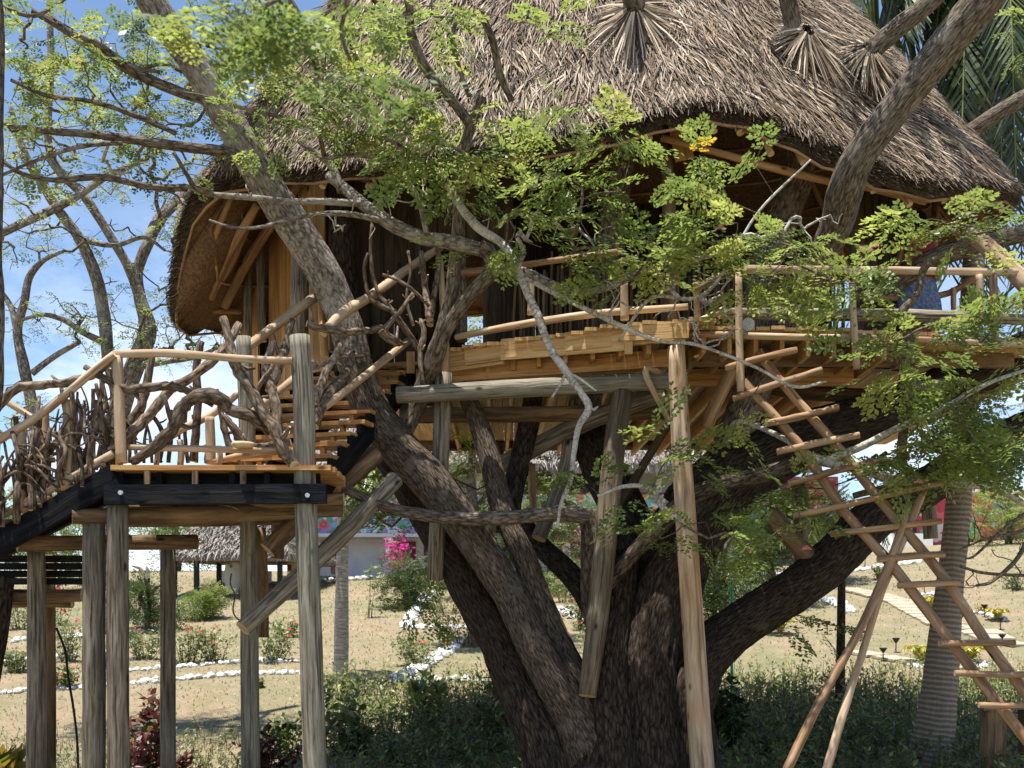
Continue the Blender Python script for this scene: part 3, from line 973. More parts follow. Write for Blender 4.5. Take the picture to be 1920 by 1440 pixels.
def right_side():
    D = 46.0
    def X(px): return (px - CX) * D / F
    def Z(py): return EYE + (HY - py) * D / F
    zb = Z(1075)
    # white cone tower with small windows
    t = thing('white_tower', 'small white tapering tower with little dark windows on the slope', 'tower', (X(1628), D, zb))
    mb = MB(); c = Vector((X(1645), D + 1.2, zb))
    hh = Z(955) - zb
    prof = [(1.55, 0), (1.40, hh * .2), (1.02, hh * .55), (0.72, hh * .86), (0.55, hh * .97), (0.2, hh * 1.04), (0, hh * 1.05)]
    mb.lathe(c, prof, 26); mb.build('body', M['white'], t, smooth=True)
    for px, py in ((1632, 994), (1645, 990), (1656, 987), (1648, 965)):
        k = MB(); k.box((X(px) - .055, D - .12, Z(py) - .15), (X(px) + .055, D + .9, Z(py) + .15)); k.build('window', M['darkblack'], t)
    dm = thing('white_dome', 'rounded white dome wall left of the tapering tower', 'dome', (X(1580), D - 1, zb))
    mb = MB(); mb.lathe(Vector((X(1588), D - 0.5, zb)), [(1.5, 0), (1.5, .8), (1.3, 1.4), (.85, 1.85), (.35, 2.05), (0, 2.1)], 24); mb.build('shell', M['white'], dm, smooth=True)
    # low white wall + red painted wall
    w = MB(); w.box((X(1660), D + 1.5, zb), (X(1775), D + 1.8, Z(995))); o = w.build('low_wall', M['white'], None)
    tag(o, 'low white garden wall right of the tapering tower', 'wall')
    r = thing('red_mural_house', 'red house wall painted with pale blue flowers behind the palm trunk', 'building', (X(1850), D + 2, zb))
    w = MB(); w.box((X(1745), D + 2, zb), (X(1990), D + 7, Z(915))); w.build('wall', M['muralred'], r)
    w = MB(); w.box((X(1735), D + 1.5, Z(915) + .003), (X(2000), D + 7.5, Z(908))); w.build('eave', M['white'], r)
    w = MB(); w.box((X(1725), D + 1.9, Z(1010)), (X(1750), D + 1.99, Z(925))); w.build('shutter', M['darkblack'], r)
    g = thing('red_garden_wall', 'dark red wall seen under the deck behind the trunk', 'wall', (X(1470), D, zb))
    w = MB(); w.box((X(1440), D - 2, zb), (X(1545), D - 1.8, Z(905))); w.build('panel', M['dirtred'], g)
right_side()

# ---------------------------------------------------------------- background trees
def far_tree(label, px, py, D, hpx, wpx, n, pal=GREENS, wts=(4, 4, 2, 1, .2), seed=0, trunk=True, size=0.9, group='trees behind the garden', low=0.15):
    rng = np.random.default_rng(seed)
    b = P(px, py, D); b.z = gz(b.x, b.y)
    H, Wd = W(hpx, D), W(wpx, D)
    root = thing('background_tree', label, 'tree', b, group)
    mb = MB()
    pts = [b + Vector((0, 0, -.1)), b + Vector((.1, 0, H * .25)), b + Vector((-.1, 0, H * .5)), b + Vector((0.1, 0, H * .8))]
    mb.tube(pts, [Wd * .035 + .05, Wd * .03 + .04, Wd * .02 + .03, .03], sides=8)
    for k in range(6):
        a = rng.uniform(0, 6.28)
        s = pts[1].lerp(pts[3], rng.random())
        e = s + Vector((math.cos(a) * Wd * .35, math.sin(a) * Wd * .35, H * .2))
        mb.tube([s, s.lerp(e, .5) + Vector((0, 0, .1)), e], [.06, .045, .02], sides=6, cap=False)
    mb.build('trunk', M['barkmid'], root, smooth=True)
    # lumpy crown: leaf clumps on several lobes
    nl = 12
    lob = []
    for k in range(nl):
        a = rng.uniform(0, 6.283); q = math.sqrt(rng.random())
        lob.append((math.cos(a) * q * Wd * .36, math.sin(a) * q * Wd * .3, H * (low + (1 - low) * rng.uniform(.12, .9) * (1 - .35 * q)), Wd * rng.uniform(.14, .24)))
    lob = np.array(lob)
    k = rng.integers(0, nl, n)
    v = rng.standard_normal((n, 3)); v /= np.linalg.norm(v, axis=1, keepdims=True)
    rad = lob[k, 3] * rng.uniform(.55, 1.12, n)
    pos = np.array(b) + lob[k, :3] + v * rad[:, None] * np.array((1, 1, .75))
    pos[:, 2] = np.maximum(pos[:, 2], b.z + 0.05)
    d = v + rng.normal(0, .5, (n, 3)); nr = rng.normal(0, .5, (n, 3)) + np.array((0, -.3, 1.))
    cl = pick(np.array(pal), wts, nl, rng)
    tint = .55 * cl[k] + .45 * pick(np.array(pal), wts, n, rng)
    V, Fc, C = scatter_quads(SPRIGS_FAR, pos, d, nr, size * rng.uniform(.7, 1.4, n), tint, rng)
    tag(np_mesh('crown', V, Fc, M['leaf'], root, C), kind='stuff')
    return root

DG = np.array([(0.030, 0.060, 0.016), (0.05, 0.09, 0.02), (0.075, 0.12, 0.03), (0.12, 0.16, 0.04), (0.18, 0.20, 0.06)])
far_tree('dark bush on the lawn edge before the hall, left of the trunk', 755, 1082, 31, 95, 110, 420, DG, seed=11, size=.8)
far_tree('dense tree behind the leaning trunks, before the hall', 905, 1075, 33, 215, 150, 700, DG, seed=12, size=1.0)
far_tree('light green tree seen between the fork and the prop', 1030, 1075, 36, 250, 170, 700, GREENS, seed=13, size=1.0)
far_tree('dark tree behind the ladder top', 1440, 1075, 30, 230, 190, 800, DG, seed=14, size=1.0)
far_tree('small dark tree right of the fork', 1350, 1080, 27, 190, 150, 600, DG, seed=15, size=.9)
far_tree('tree beyond the crossed ladder rails', 1545, 1060, 34, 200, 130, 500, DG, seed=16, size=1.0)
far_tree('yellow green bush tree before the red wall', 1890, 1015, 42, 120, 150, 500, GREENS, (1, 2, 3, 4, 2), seed=17, size=1.0)
far_tree('leafy bush beside the shelter posts', 383, 1105, 29, 76, 66, 380, GREENS, (1, 3, 3, 2, 1), seed=18, size=.7, low=.05)
far_tree('leafy bush at the left of the shelter', 270, 1125, 27, 130, 120, 450, DG, seed=19, size=.8, low=.05)
far_tree('bushy tree low behind the left railing', 90, 1120, 34, 230, 260, 800, GREENS, (2, 3, 3, 1, .5), seed=20, size=1.1)
far_tree('distant tree right of the palm trunk', 1850, 950, 60, 250, 190, 600, DG, seed=21, size=1.6)
far_tree('flowerless hedge tree below the hall balcony', 815, 1082, 36, 60, 110, 300, DG, seed=22, size=.8, low=.05)
far_tree('clipped tree by the hall front, right of the trunk fork', 1080, 1090, 34, 70, 110, 350, GREENS, (1, 3, 3, 3, 1), seed=23, size=.7, low=.05)
far_tree('distant tree behind the lower railing', 330, 1090, 48, 170, 220, 500, GREENS, (2, 3, 3, 1, .5), seed=24, size=1.5)

def bougainvillea(px, py, D, wpx, hpx, label, seed):
    b = P(px, py, D)
    g = Vector((b.x, b.y, gz(b.x, b.y)))
    rng = np.random.default_rng(seed)
    root = thing('bougainvillea', label, 'shrub', g, 'bougainvilleas by the white walls')
    mb = MB(); mb.tube([g, g.lerp(b, .5) + Vector((.1, 0, 0)), b], [.06, .05, .03], sides=6); mb.build('stem', M['twig'], root, smooth=True)
    n = 420
    pos = np.array(b) + rng.standard_normal((n, 3)) * np.array((W(wpx, D) * .3, .25, W(hpx, D) * .3))
    d = rng.standard_normal((n, 3)); nr = rng.standard_normal((n, 3))
    pk = rng.random(n) < .7
    tint = pick(DG, (2, 3, 2, 1, .5), n, rng); tint[pk] = np.array((0.72, 0.06, 0.32))
    V, Fc, C = scatter_quads(LEAF1, pos, d, nr, rng.uniform(.1, .22, n), tint, rng)
    tag(np_mesh('blossom', V, Fc, M['shrub'], root, C), kind='stuff')
bougainvillea(1068, 995, 38, 70, 60, 'magenta bougainvillea above the hall window right of the fork', 1)
bougainvillea(1528, 985, 34, 45, 70, 'magenta bougainvillea behind the ladder', 2)
bougainvillea(745, 1040, 38, 40, 60, 'magenta bougainvillea on a hall column left of the trunk', 3)

far_tree('tall leafy tree right behind the treehouse, glimpsed through its doorway', 890, 1120, 25, 640, 300, 900, GREENS, (2, 3, 3, 2, .5), seed=31, size=1.1, low=.55)
# ================================================================ TREEHOUSE
DECK = 4.55
M['propwood'] = wood('brown prop wood', (0.06, 0.043, 0.026), (0.145, 0.108, 0.07), (0.225, 0.178, 0.122), su=26, sv=1.8, bump=.55, var=.1, crack=.7)
HOUSE = thing('treehouse', 'thatched wooden treehouse on posts wrapped round the big tree', 'treehouse', (0.9, 12.5, gz(0.9, 12.5)))

def log_obj(name, pts, mat, parent, sides=12, lump=0.10, per=3, seed=None, endmat='endgrain', straight=False):
    """pts [(px,py,D,rpx)] -> a peeled/debarked pole with pale cut ends"""
    p, r = pxpath(pts, per)
    if not straight and len(pts) == 2:      # slight natural bow
        L = (p[-1] - p[0]).length
        o = Vector((random.gauss(0, 1), random.gauss(0, .6), random.gauss(0, 1))) * L * 0.006
        p = [q + o * math.sin(math.pi * i / (len(p) - 1)) for i, q in enumerate(p)]
        p = [Vector(c) for c in catmull(p, 2)]
        r = [q for q in np.interp(np.linspace(0, 1, len(p)), np.linspace(0, 1, len(r)), r)]
    mb = MB()
    mb.tube(p, r, sides=sides, capmi=1, lump=lump, seed=random.random() * 50 if seed is None else seed)
    return mb.build(name, [M[mat], M[endmat]], parent, smooth=True)

# ---------------------------------------------------------------- roof
EAVE = [(322, 560, 12.70), (338, 440, 12.50), (378, 345, 12.20), (455, 312, 12.25), (580, 305, 11.95), (720, 296, 11.75), (900, 268, 11.55),
        (1080, 240, 11.40), (1230, 206, 11.35), (1330, 190, 11.30), (1410, 205, 11.30), (1500, 245, 11.35), (1600, 285, 11.45), (1700, 325, 11.60),
        (1800, 340, 11.85), (1893, 348, 12.35), (1905, 362, 12.90), (1850, 400, 14.30), (1745, 455, 15.60), (1500, 520, 16.60),
        (960, 560, 17.20), (640, 590, 16.40), (465, 592, 14.90), (345, 592, 13.40)]
_ev = [P(*e) for e in EAVE]
NE = 144
_c = catmull([tuple(v) for v in _ev], 6, closed=True)
EV = np.array(_c)
RIDGE_A, RIDGE_B = P(985, -390, 13.7), P(1135, -390, 13.7)
NT = 15
def ridge_of(p):
    t = min(1, max(0, (p[0] - (-2.6)) / 5.6))
    return np.array(RIDGE_A.lerp(RIDGE_B, t))
RD = np.array([ridge_of(p) for p in EV])
def roof_pt(i, t):
    """i float index round the eave, t 0..1 up the slope"""
    n = len(EV)
    a = int(math.floor(i)) % n; b = (a + 1) % n; f = i - math.floor(i)
    e = EV[a] * (1 - f) + EV[b] * f
    r = RD[a] * (1 - f) + RD[b] * f
    p = e * (1 - t) + r * t
    p = p + np.array((0, 0, 0.22 * math.sin(math.pi * min(1, t * 1.1))))
    return p
NEV = len(EV)
GRID = np.array([[roof_pt(i, t / (NT - 1)) for i in range(NEV)] for t in range(NT)])
CEN = np.array((0.6, 13.8, 0))
# smooth normals of the outer skin
du = np.roll(GRID, -1, axis=1) - np.roll(GRID, 1, axis=1)
dv = np.gradient(GRID, axis=0)
NRM = np.cross(du, dv); NRM /= np.linalg.norm(NRM, axis=2, keepdims=True) + 1e-9
sg = np.sign((NRM * (GRID - np.array((0.6, 13.8, 4.0)))).sum(2, keepdims=True)); NRM *= sg
THICK = 0.24
OUTW = EV - CEN; OUTW[:, 2] = 0; OUTW /= np.linalg.norm(OUTW, axis=1, keepdims=True)

def roof_shell():
    V, Fc = [], []
    outer = GRID.reshape(-1, 3) - NRM.reshape(-1, 3) * 0.03
    inner = np.array([[GRID[t, i] - NRM[t, i] * THICK * (1 if t else 0) - (np.array((0, 0, .20 + .05 * math.sin(i * 1.7) * math.sin(i * .61))) + OUTW[i] * 0.05 if t == 0 else 0) for i in range(NEV)] for t in range(NT)]).reshape(-1, 3)
    V = np.concatenate([outer, inner])
    n = len(outer)
    for t in range(NT - 1):
        for i in range(NEV):
            k = (i + 1) % NEV
            Fc.append((t * NEV + i, t * NEV + k, (t + 1) * NEV + k, (t + 1) * NEV + i))
            Fc.append((n + t * NEV + k, n + t * NEV + i, n + (t + 1) * NEV + i, n + (t + 1) * NEV + k))
    for i in range(NEV):
        k = (i + 1) % NEV
        Fc.append((i, n + i, n + k, k))
    return V, Fc, inner.reshape(NT, NEV, 3)
M['thatch'] = plain('packed thatch', (0.13, 0.088, 0.055), 0.95, 22.0, 0.65, 1.0)
_V, _F, INNER = roof_shell()
ROOF = np_mesh('roof', _V, _F, M['thatch'], HOUSE, smooth=True)
M['underthatch'] = plain('brown thatch underside with bounce light', (0.25, 0.14, 0.068), 0.9, 30.0, 0.6, 1.0)  # brown inner faces of the thatch, bounce light put into the colour
ROOF.data.materials.append(M['underthatch'])
ROOF.data.polygons.foreach_set('material_index', [1 if (k % 2 and k < 2 * NEV * (NT - 1)) else 0 for k in range(len(_F))])

STRAW = np.array([(0.33, 0.25, 0.175), (0.20, 0.14, 0.093), (0.09, 0.061, 0.040), (0.54, 0.44, 0.33), (0.034, 0.023, 0.015), (0.27, 0.182, 0.11)])
def blades(pos, dirs, nr, L, w, tint):
    """thin tapering straw, two segments, tip lifted"""
    n = len(pos)
    d = dirs / np.linalg.norm(dirs, axis=1, keepdims=True)
    s = np.cross(d, nr); s /= np.linalg.norm(s, axis=1, keepdims=True) + 1e-9
    a0 = pos - s * w[:, None]; a1 = pos + s * w[:, None]
    m = pos + d * (L * .55)[:, None]
    m0 = m - s * (w * .8)[:, None]; m1 = m + s * (w * .8)[:, None]
    e = pos + d * L[:, None] - np.array((0, 0, .10)) * L[:, None] + nr * (L * .02)[:, None]
    e0 = e - s * (w * .25)[:, None]; e1 = e + s * (w * .25)[:, None]
    V = np.stack([a0, a1, m1, m0, m0, m1, e1, e0], 1).reshape(-1, 3)
    C = np.repeat(tint, 8, axis=0)
    return V, np.arange(len(V)).reshape(-1, 4), C

PXG = np.stack([CX + GRID[..., 0] * F / GRID[..., 1], HY - (GRID[..., 2] - EYE) * F / GRID[..., 1]], -1)
def roof_at(x, y):
    """outer roof skin at a picture point (front side): point, normal, downslope, depth"""
    q = np.linalg.norm(PXG - np.array((x, y)), axis=2) + np.where(GRID[..., 1] > 14.2, 1e4, 0)
    ix = np.argsort(q.ravel())[:4]
    w = 1 / (q.ravel()[ix] + 1); w /= w.sum()
    t, i = np.unravel_index(ix, q.shape)
    nn = (NRM[t, i] * w[:, None]).sum(0); nn /= np.linalg.norm(nn)
    D = float((GRID[t, i, 1] * w).sum())
    dn = GRID[max(t[0] - 1, 0), i[0]] - GRID[max(t[0] - 1, 0) + 1, i[0]]; dn /= np.linalg.norm(dn)
    return np.array(P(x, y, D)), nn, dn, D
SKIRTS = ((1192, 42, 22, 95, 0), (1494, 88, 17, 80, .6), (1608, 122, 19, 80, .8))
def thatch():
    rng = np.random.default_rng(31)
    def sample(n, imin, imax, tmax, tpow=1.0):
        i = rng.uniform(imin, imax, n); t = (rng.random(n) ** tpow) * tmax
        a = np.floor(i).astype(int) % NEV; b = (a + 1) % NEV; f = (i - np.floor(i))[:, None]
        tf = t * (NT - 1); ta = np.clip(tf.astype(int), 0, NT - 2); tb = ta + 1; g = (tf - ta)[:, None]
        q = lambda A: (A[ta, a] * (1 - f) + A[ta, b] * f) * (1 - g) + (A[tb, a] * (1 - f) + A[tb, b] * f) * g
        p, nn = q(GRID), q(NRM)
        up = (GRID[tb, a] * (1 - f) + GRID[tb, b] * f) - (GRID[ta, a] * (1 - f) + GRID[ta, b] * f)
        up /= np.linalg.norm(up, axis=1, keepdims=True)
        return p, nn, -up, t
    Vs, Fs, Cs = [], [], []
    def add(p, d, nn, L, w, c):
        V, Fc, C = blades(p, d, nn, L, w, c)
        off = sum(len(v) for v in Vs)
        Vs.append(V); Fs.append(Fc + off); Cs.append(C)
    # courses over the visible front, left and right; the hidden back is thinner
    for n, lo, hi, tm in ((76000, 0, 102, 0.86), (6000, 102, 144, 0.8)):
        p, nn, dn, t = sample(n, lo, hi, tm, 1.15)
        sd = np.cross(dn, nn)
        # bundles: neighbouring straws share a lean
        key = (np.floor(p[:, 0] * 3.2) * 57 + np.floor(p[:, 2] * 3.6) * 131).astype(int) % 997
        bl = np.random.default_rng(2).normal(0, .26, 997)[key]
        lift = rng.normal(.10, .09, n).clip(0.0, .45)
        rl = np.clip((p[:, 0] - 1.2) / 2.5, 0, 1) * .55 * np.sign((sd[:, 0:1] * np.ones((1, 1))))[:, 0]
        d = dn + sd * (bl + rl + rng.normal(0, .36, n))[:, None] + nn * lift[:, None]
        L = rng.uniform(.14, .36, n); w = rng.uniform(.0045, .0125, n)
        L = np.minimum(L, t * 6.0 + rng.uniform(.02, .06, n) + .14 * rng.random(n) ** 4)
        cl = np.random.default_rng(3).integers(0, 6, 997)[key]
        tint = .22 * STRAW[cl] + .78 * pick(STRAW, (4, 3, 4, 3, 3.6, 2), n, rng)
        add(p + nn * rng.uniform(-.02, .035, n)[:, None], d, nn, L, w, tint)
    # shaggy cut edge of the eave
    n = 26000
    i = rng.uniform(0, NEV, n); a = np.floor(i).astype(int) % NEV; b = (a + 1) % NEV; f = (i - np.floor(i))[:, None]
    k = rng.random(n)[:, None]
    top = GRID[0, a] * (1 - f) + GRID[0, b] * f
    bot = INNER[0, a] * (1 - f) + INNER[0, b] * f
    ow = OUTW[a] * (1 - f) + OUTW[b] * f
    dn = GRID[0, a] - GRID[1, a]; dn /= np.linalg.norm(dn, axis=1, keepdims=True)
    p = top * (1 - k) + bot * k - dn * .10 - ow * .02
    d = dn * .5 + ow * .55 + rng.normal(0, .2, (n, 3))
    nn = rng.normal(0, 1, (n, 3)) + ow
    tint = pick(np.array([(0.115, 0.075, 0.047), (0.075, 0.048, 0.03), (0.16, 0.11, 0.068), (0.04, 0.026, 0.017), (0.30, 0.22, 0.14)]), (3, 3, 2, 2, 1.2), n, rng)   # butt ends of old brown grass
    add(p, d, nn / np.linalg.norm(nn, axis=1, keepdims=True), rng.uniform(.10, .16, n), rng.uniform(.004, .009, n), tint)
    o = np_mesh('thatch_straw', np.concatenate(Vs), np.concatenate(Fs), M['strand'], ROOF, np.concatenate(Cs))
    tag(o, kind='stuff')
    # straw skirts tied round the limbs that pierce the roof, lying out over the slope
    for x, y, r, spread, ax in SKIRTS:
        c, nn0, dn0, D = roof_at(x, y)
        sd0 = np.cross(nn0, dn0)
        n = 300
        ang = rng.uniform(0, 6.283, n)
        dirs = np.cos(ang)[:, None] * sd0 + np.sin(ang)[:, None] * dn0 + np.array((ax, 0, 0)) * .3
        R, S = W(r, D), W(spread, D)
        p = c + dirs * R * .8 + nn0 * rng.uniform(.10, .22, (n, 1))
        tip = c + dirs * S * rng.uniform(.6, 1.15, (n, 1)) * (1 + .35 * np.sin(ang))[:, None] + nn0 * rng.uniform(.02, .09, (n, 1))
        d = tip - p; L = np.linalg.norm(d, axis=1)
        nv = np.tile(nn0, (n, 1)) + rng.normal(0, .3, (n, 3))
        V, Fc, C = blades(p, d, nv / np.linalg.norm(nv, axis=1, keepdims=True), L, rng.uniform(.006, .014, n), pick(STRAW * 1.1, (4, 3, 2, 4, 1, 1), n, rng))
        tag(np_mesh('straw_skirt', V, Fc, M['strand'], ROOF, C), kind='stuff')
thatch()

# rafters, battens and eave pole under the thatch
def under_roof():
    for k, i in enumerate(range(0, NEV, 4)):
        if i < 20 or i > 130: continue
        a = Vector(INNER[0, i]) + Vector((0, 0, -.03)) - Vector(OUTW[i]) * .10
        top = Vector(INNER[8, i]) + Vector((0, 0, -.05))
        m1 = Vector(INNER[3, i]) + Vector((0, 0, -.06))
        pts = [a, m1, top]
        pts = [Vector(c) for c in catmull(pts, 3)]
        mb = MB(); mb.tube(pts, [0.042 + .006 * math.sin(k * 3 + j) for j in range(len(pts))], sides=8, capmi=1, lump=.12, seed=k)
        mb.build('rafter', [M['rafter'], M['endgrain']], ROOF, smooth=True)
    for t in range(0, 7):
        for s in range(4):
            rng_ = range(s * 36, s * 36 + 37, 3)
            pts = [Vector(INNER[t, i % NEV]) + Vector((0, 0, -.018 if t else -.015)) for i in rng_]
            mb = MB(); mb.tube(pts, [0.016] * len(pts), sides=6, lump=.2, seed=t * 4 + s)
            mb.build('batten', M['rafter'], ROOF, smooth=True)
under_roof()
# poles tied along the front eave
for pts in ([(1335, 222, 11.42, 6), (1480, 270, 11.42, 6.5), (1590, 304, 11.52, 6)], [(1600, 312, 11.57, 5), (1740, 360, 11.82, 5.5), (1870, 372, 12.42, 5)],
            [(1240, 258, 11.77, 7), (1330, 282, 11.72, 7), (1450, 315, 11.77, 8), (1565, 342, 11.92, 8)], [(1620, 350, 12.02, 7), (1735, 378, 12.22, 7)],
            [(740, 318, 11.92, 6), (980, 292, 11.72, 6), (1230, 240, 11.57, 6)],
            [(432, 372, 12.40, 6), (392, 470, 12.65, 6.5), (358, 570, 12.90, 5)], [(482, 385, 12.65, 8), (425, 480, 12.95, 8), (395, 560, 13.25, 7)],
            [(560, 345, 12.75, 9), (470, 480, 13.35, 10), (420, 575, 13.75, 9)], [(362, 582, 13.3, 5), (450, 584, 14.2, 5)], [(397, 556, 13.6, 6), (452, 557, 14.3, 6)], [(447, 485, 13.5, 5), (420, 550, 13.7, 5), (400, 590, 13.8, 5)], [(470, 400, 12.9, 11), (425, 500, 13.2, 11), (382, 562, 13.4, 10)]):
    log_obj('roof_pole', pts, 'rafter', HOUSE, sides=8, per=4)

# ---------------------------------------------------------------- walls
WALL = bpy.data.objects.new('wall', None)
COL.objects.link(WALL); WALL.location = (0.9, 13.0, DECK); attach(WALL, HOUSE)
WALL.matrix_parent_inverse = Matrix.Translation(-Vector(HOUSE.location))

def plank_run(p0, p1, z0, z1, mat, wid=0.16, thick=0.025, skip=None, jag=0.0, tops=None, parent=WALL):
    """vertical planks along the plan line p0->p1 (x,y)"""
    a, b = Vector((*p0, 0)), Vector((*p1, 0))
    L = (b - a).length; d = (b - a).normalized(); n = Vector((-d.y, d.x, 0))
    k = max(1, round(L / wid)); w = L / k
    for i in range(k):
        c = a + d * (w * (i + .5))
        if skip and skip(c, i): continue
        zt = (tops(c) if tops else z1) + random.uniform(-jag, jag)
        off = n * random.uniform(-.004, .004)
        mb = MB(); mb.board(c + off + Vector((0, 0, z0)), c + off + Vector((0, 0, zt)), w - .006, thick, up=n)
        mb.build('plank', M[mat], parent)

def xy(px, D): return ((px - CX) * D / F, D)
# left corner bay, warm boards facing the stair
plank_run(xy(452, 14.6), xy(486, 14.2), DECK - .3, 7.2, 'pineorange', .17)
plank_run(xy(505, 13.7), xy(548, 13.2), DECK - .3, 7.3, 'pineorange', .15)
plank_run(xy(560, 12.95), xy(610, 12.75), DECK - .1, 7.3, 'pine', .15)
# front wall left of the opening
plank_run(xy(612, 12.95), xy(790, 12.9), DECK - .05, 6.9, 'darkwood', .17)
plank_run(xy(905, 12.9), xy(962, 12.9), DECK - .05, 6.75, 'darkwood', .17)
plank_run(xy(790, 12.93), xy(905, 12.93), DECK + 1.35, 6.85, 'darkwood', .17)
# right bay boards
plank_run(xy(1595, 12.75), xy(1672, 12.9), DECK - .05, 6.65, 'darkwood', .2)
plank_run(xy(1672, 12.95), xy(1718, 13.05), DECK - .05, 6.6, 'darkwood', .14)
# stick cladding in the middle
def sticks(x0, x1, D, z0, z1):
    n = int((x1 - x0) / 0.052)
    for i in range(n):
        x = x0 + (i + .5) * (x1 - x0) / n + random.uniform(-.008, .008)
        r = random.uniform(.014, .026)
        zt = z1 + random.uniform(-.25, .12)
        mb = MB(); mb.tube([(x, D, z0), (x + random.uniform(-.02, .02), D + random.uniform(-.01, .01), (z0 + zt) / 2), (x + random.uniform(-.03, .03), D, zt)], [r, r * .95, r * .85], sides=6, lump=.1, seed=i)
        mb.build('stick', M['bamboo'], WALL, smooth=True)
sticks(*[(p - CX) * 12.7 / F for p in (962, 1585)], 12.75, DECK - .08, 5.75)
# back wall closes the room
def back_skip(c, i):
    return abs(c.x - ((885 - CX) * 16 / F)) < .17 or abs(c.x - ((1615 - CX) * 15.6 / F)) < .35
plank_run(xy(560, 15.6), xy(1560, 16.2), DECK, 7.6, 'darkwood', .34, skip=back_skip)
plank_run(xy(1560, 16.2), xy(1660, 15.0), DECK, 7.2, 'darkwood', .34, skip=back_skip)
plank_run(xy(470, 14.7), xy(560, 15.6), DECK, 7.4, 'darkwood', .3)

# house posts
for pts, mat in (([(487, 395, 13.6, 8), (492, 640, 13.6, 8)], 'post'), ([(466, 480, 13.9, 8), (464, 650, 13.9, 8)], 'post'),
                 ([(556, 405, 12.6, 17), (562, 470, 12.6, 17), (560, 660, 12.6, 18)], 'post'),
                 ([(858, 330, 12.6, 10), (866, 640, 12.6, 11)], 'barkmid'), ([(1245, 235, 12.2, 11), (1262, 640, 11.9, 13)], 'brownlog'),
                 ([(1300, 250, 13.2, 10), (1302, 620, 13.2, 10)], 'darkwood'), ([(1700, 345, 12.7, 9), (1712, 620, 12.7, 9)], 'brownlog'),
                 ([(1755, 370, 13.2, 7), (1745, 640, 13.2, 7)], 'brownlog'), ([(1060, 280, 14.5, 11), (1060, 640, 14.5, 11)], 'darkwood')):
    log_obj('wall_post', pts, mat, HOUSE, sides=12, lump=.05)
mb = MB(); mb.board(P(1270, 232, 12.0), P(1284, 300, 12.0), W(35, 12), .03, up=(0, 1, 0)); mb.build('gable_board', M['pineorange'], HOUSE)

# ---------------------------------------------------------------- deck
DECKO = bpy.data.objects.new('deck', None)
COL.objects.link(DECKO); DECKO.location = (0.9, 12.0, DECK); attach(DECKO, HOUSE)
EDGE = [(-1.55, 13.05), (-1.16, 12.75), (-.55, 12.15), (0.2, 11.75), (1.0, 11.25), (1.72, 11.0), (2.15, 11.12), (3.6, 11.3), (5.6, 11.7), (6.3, 13.0)]
def edge_y(x):
    return float(np.interp(x, [e[0] for e in EDGE], [e[1] for e in EDGE]))
x = -2.3
while x < 6.25:                     # floor planks run front to back
    w = random.uniform(.13, .16)
    y0 = (edge_y(x + w / 2) - .15 if -.7 < x < 1.95 else edge_y(x + w / 2) if x > -1.5 else 13.2) + random.uniform(-.07, .05)
    mb = MB(); mb.board((x + w / 2, y0, DECK - .018), (x + w / 2, 18.6, DECK - .018), w - .008, .036)
    mb.build('plank', M['pine'], DECKO)
    x += w
# stepped fascia boards nailed along the front edge (pieces overlap downwards)
def fascia(px0, px1, D0, D1, ytop0, ytop1, ybot0, ybot1, mat='pine', off=0.0):
    a, b = P(px0, (ytop0 + ybot0) / 2, D0 + off), P(px1, (ytop1 + ybot1) / 2, D1 + off)
    h = W(((ybot0 - ytop0) + (ybot1 - ytop1)) / 2, (D0 + D1) / 2)
    mb = MB(); mb.board(a, b, .03, h, up=(0, 0, 1)); mb.build('fascia_board', M[mat], DECKO)
fascia(842, 945, 12.12, 11.86, 657, 646, 700, 680, off=.03)
fascia(872, 1000, 12.05, 11.72, 655, 634, 684, 668, off=-.02)
fascia(940, 1180, 11.9, 11.2, 640, 612, 672, 660, off=-.06)
fascia(1000, 1065, 11.74, 11.55, 634, 626, 658, 652, off=-.105)
fascia(1060, 1285, 11.55, 11.0, 628, 600, 655, 643, off=-.10)
fascia(1170, 1292, 11.22, 10.98, 610, 602, 638, 634, off=-.145)
fascia(846, 1270, 12.2, 11.3, 690, 650, 712, 690, 'pineorange', .10)
fascia(846, 1250, 12.45, 11.6, 704, 672, 722, 694, 'pine', .22)
fascia(1290, 1640, 11.2, 11.36, 654, 656, 690, 686, 'brownlog', .42)
fascia(1290, 1600, 11.75, 11.8, 690, 692, 728, 722, 'pineorange', .45)
fascia(1620, 1900, 11.45, 11.75, 660, 664, 690, 690, 'brownlog', .42)
for px, y0, y1, D in ((1178, 618, 664, 11.1), (770, 660, 700, 12.5)):
    mb = MB(); mb.board(P(px, y0, D), P(px, y1, D), W(15, D), .04, up=(0, 1, 0)); mb.build('cleat', M['pine'], DECKO)
# joists: sawn boards on edge, running back
for k, px in enumerate(range(770, 1660, 48)):
    xj = (px - CX) * 11.9 / F
    y0 = edge_y(xj) + .12
    mb = MB(); mb.board((xj, y0, DECK - .16), (xj + random.uniform(-.25, .1), 18.4, DECK - .16), .045, .20, up=(0, 0, 1))
    mb.build('joist', M['pineorange' if k % 3 else 'pine'], DECKO)
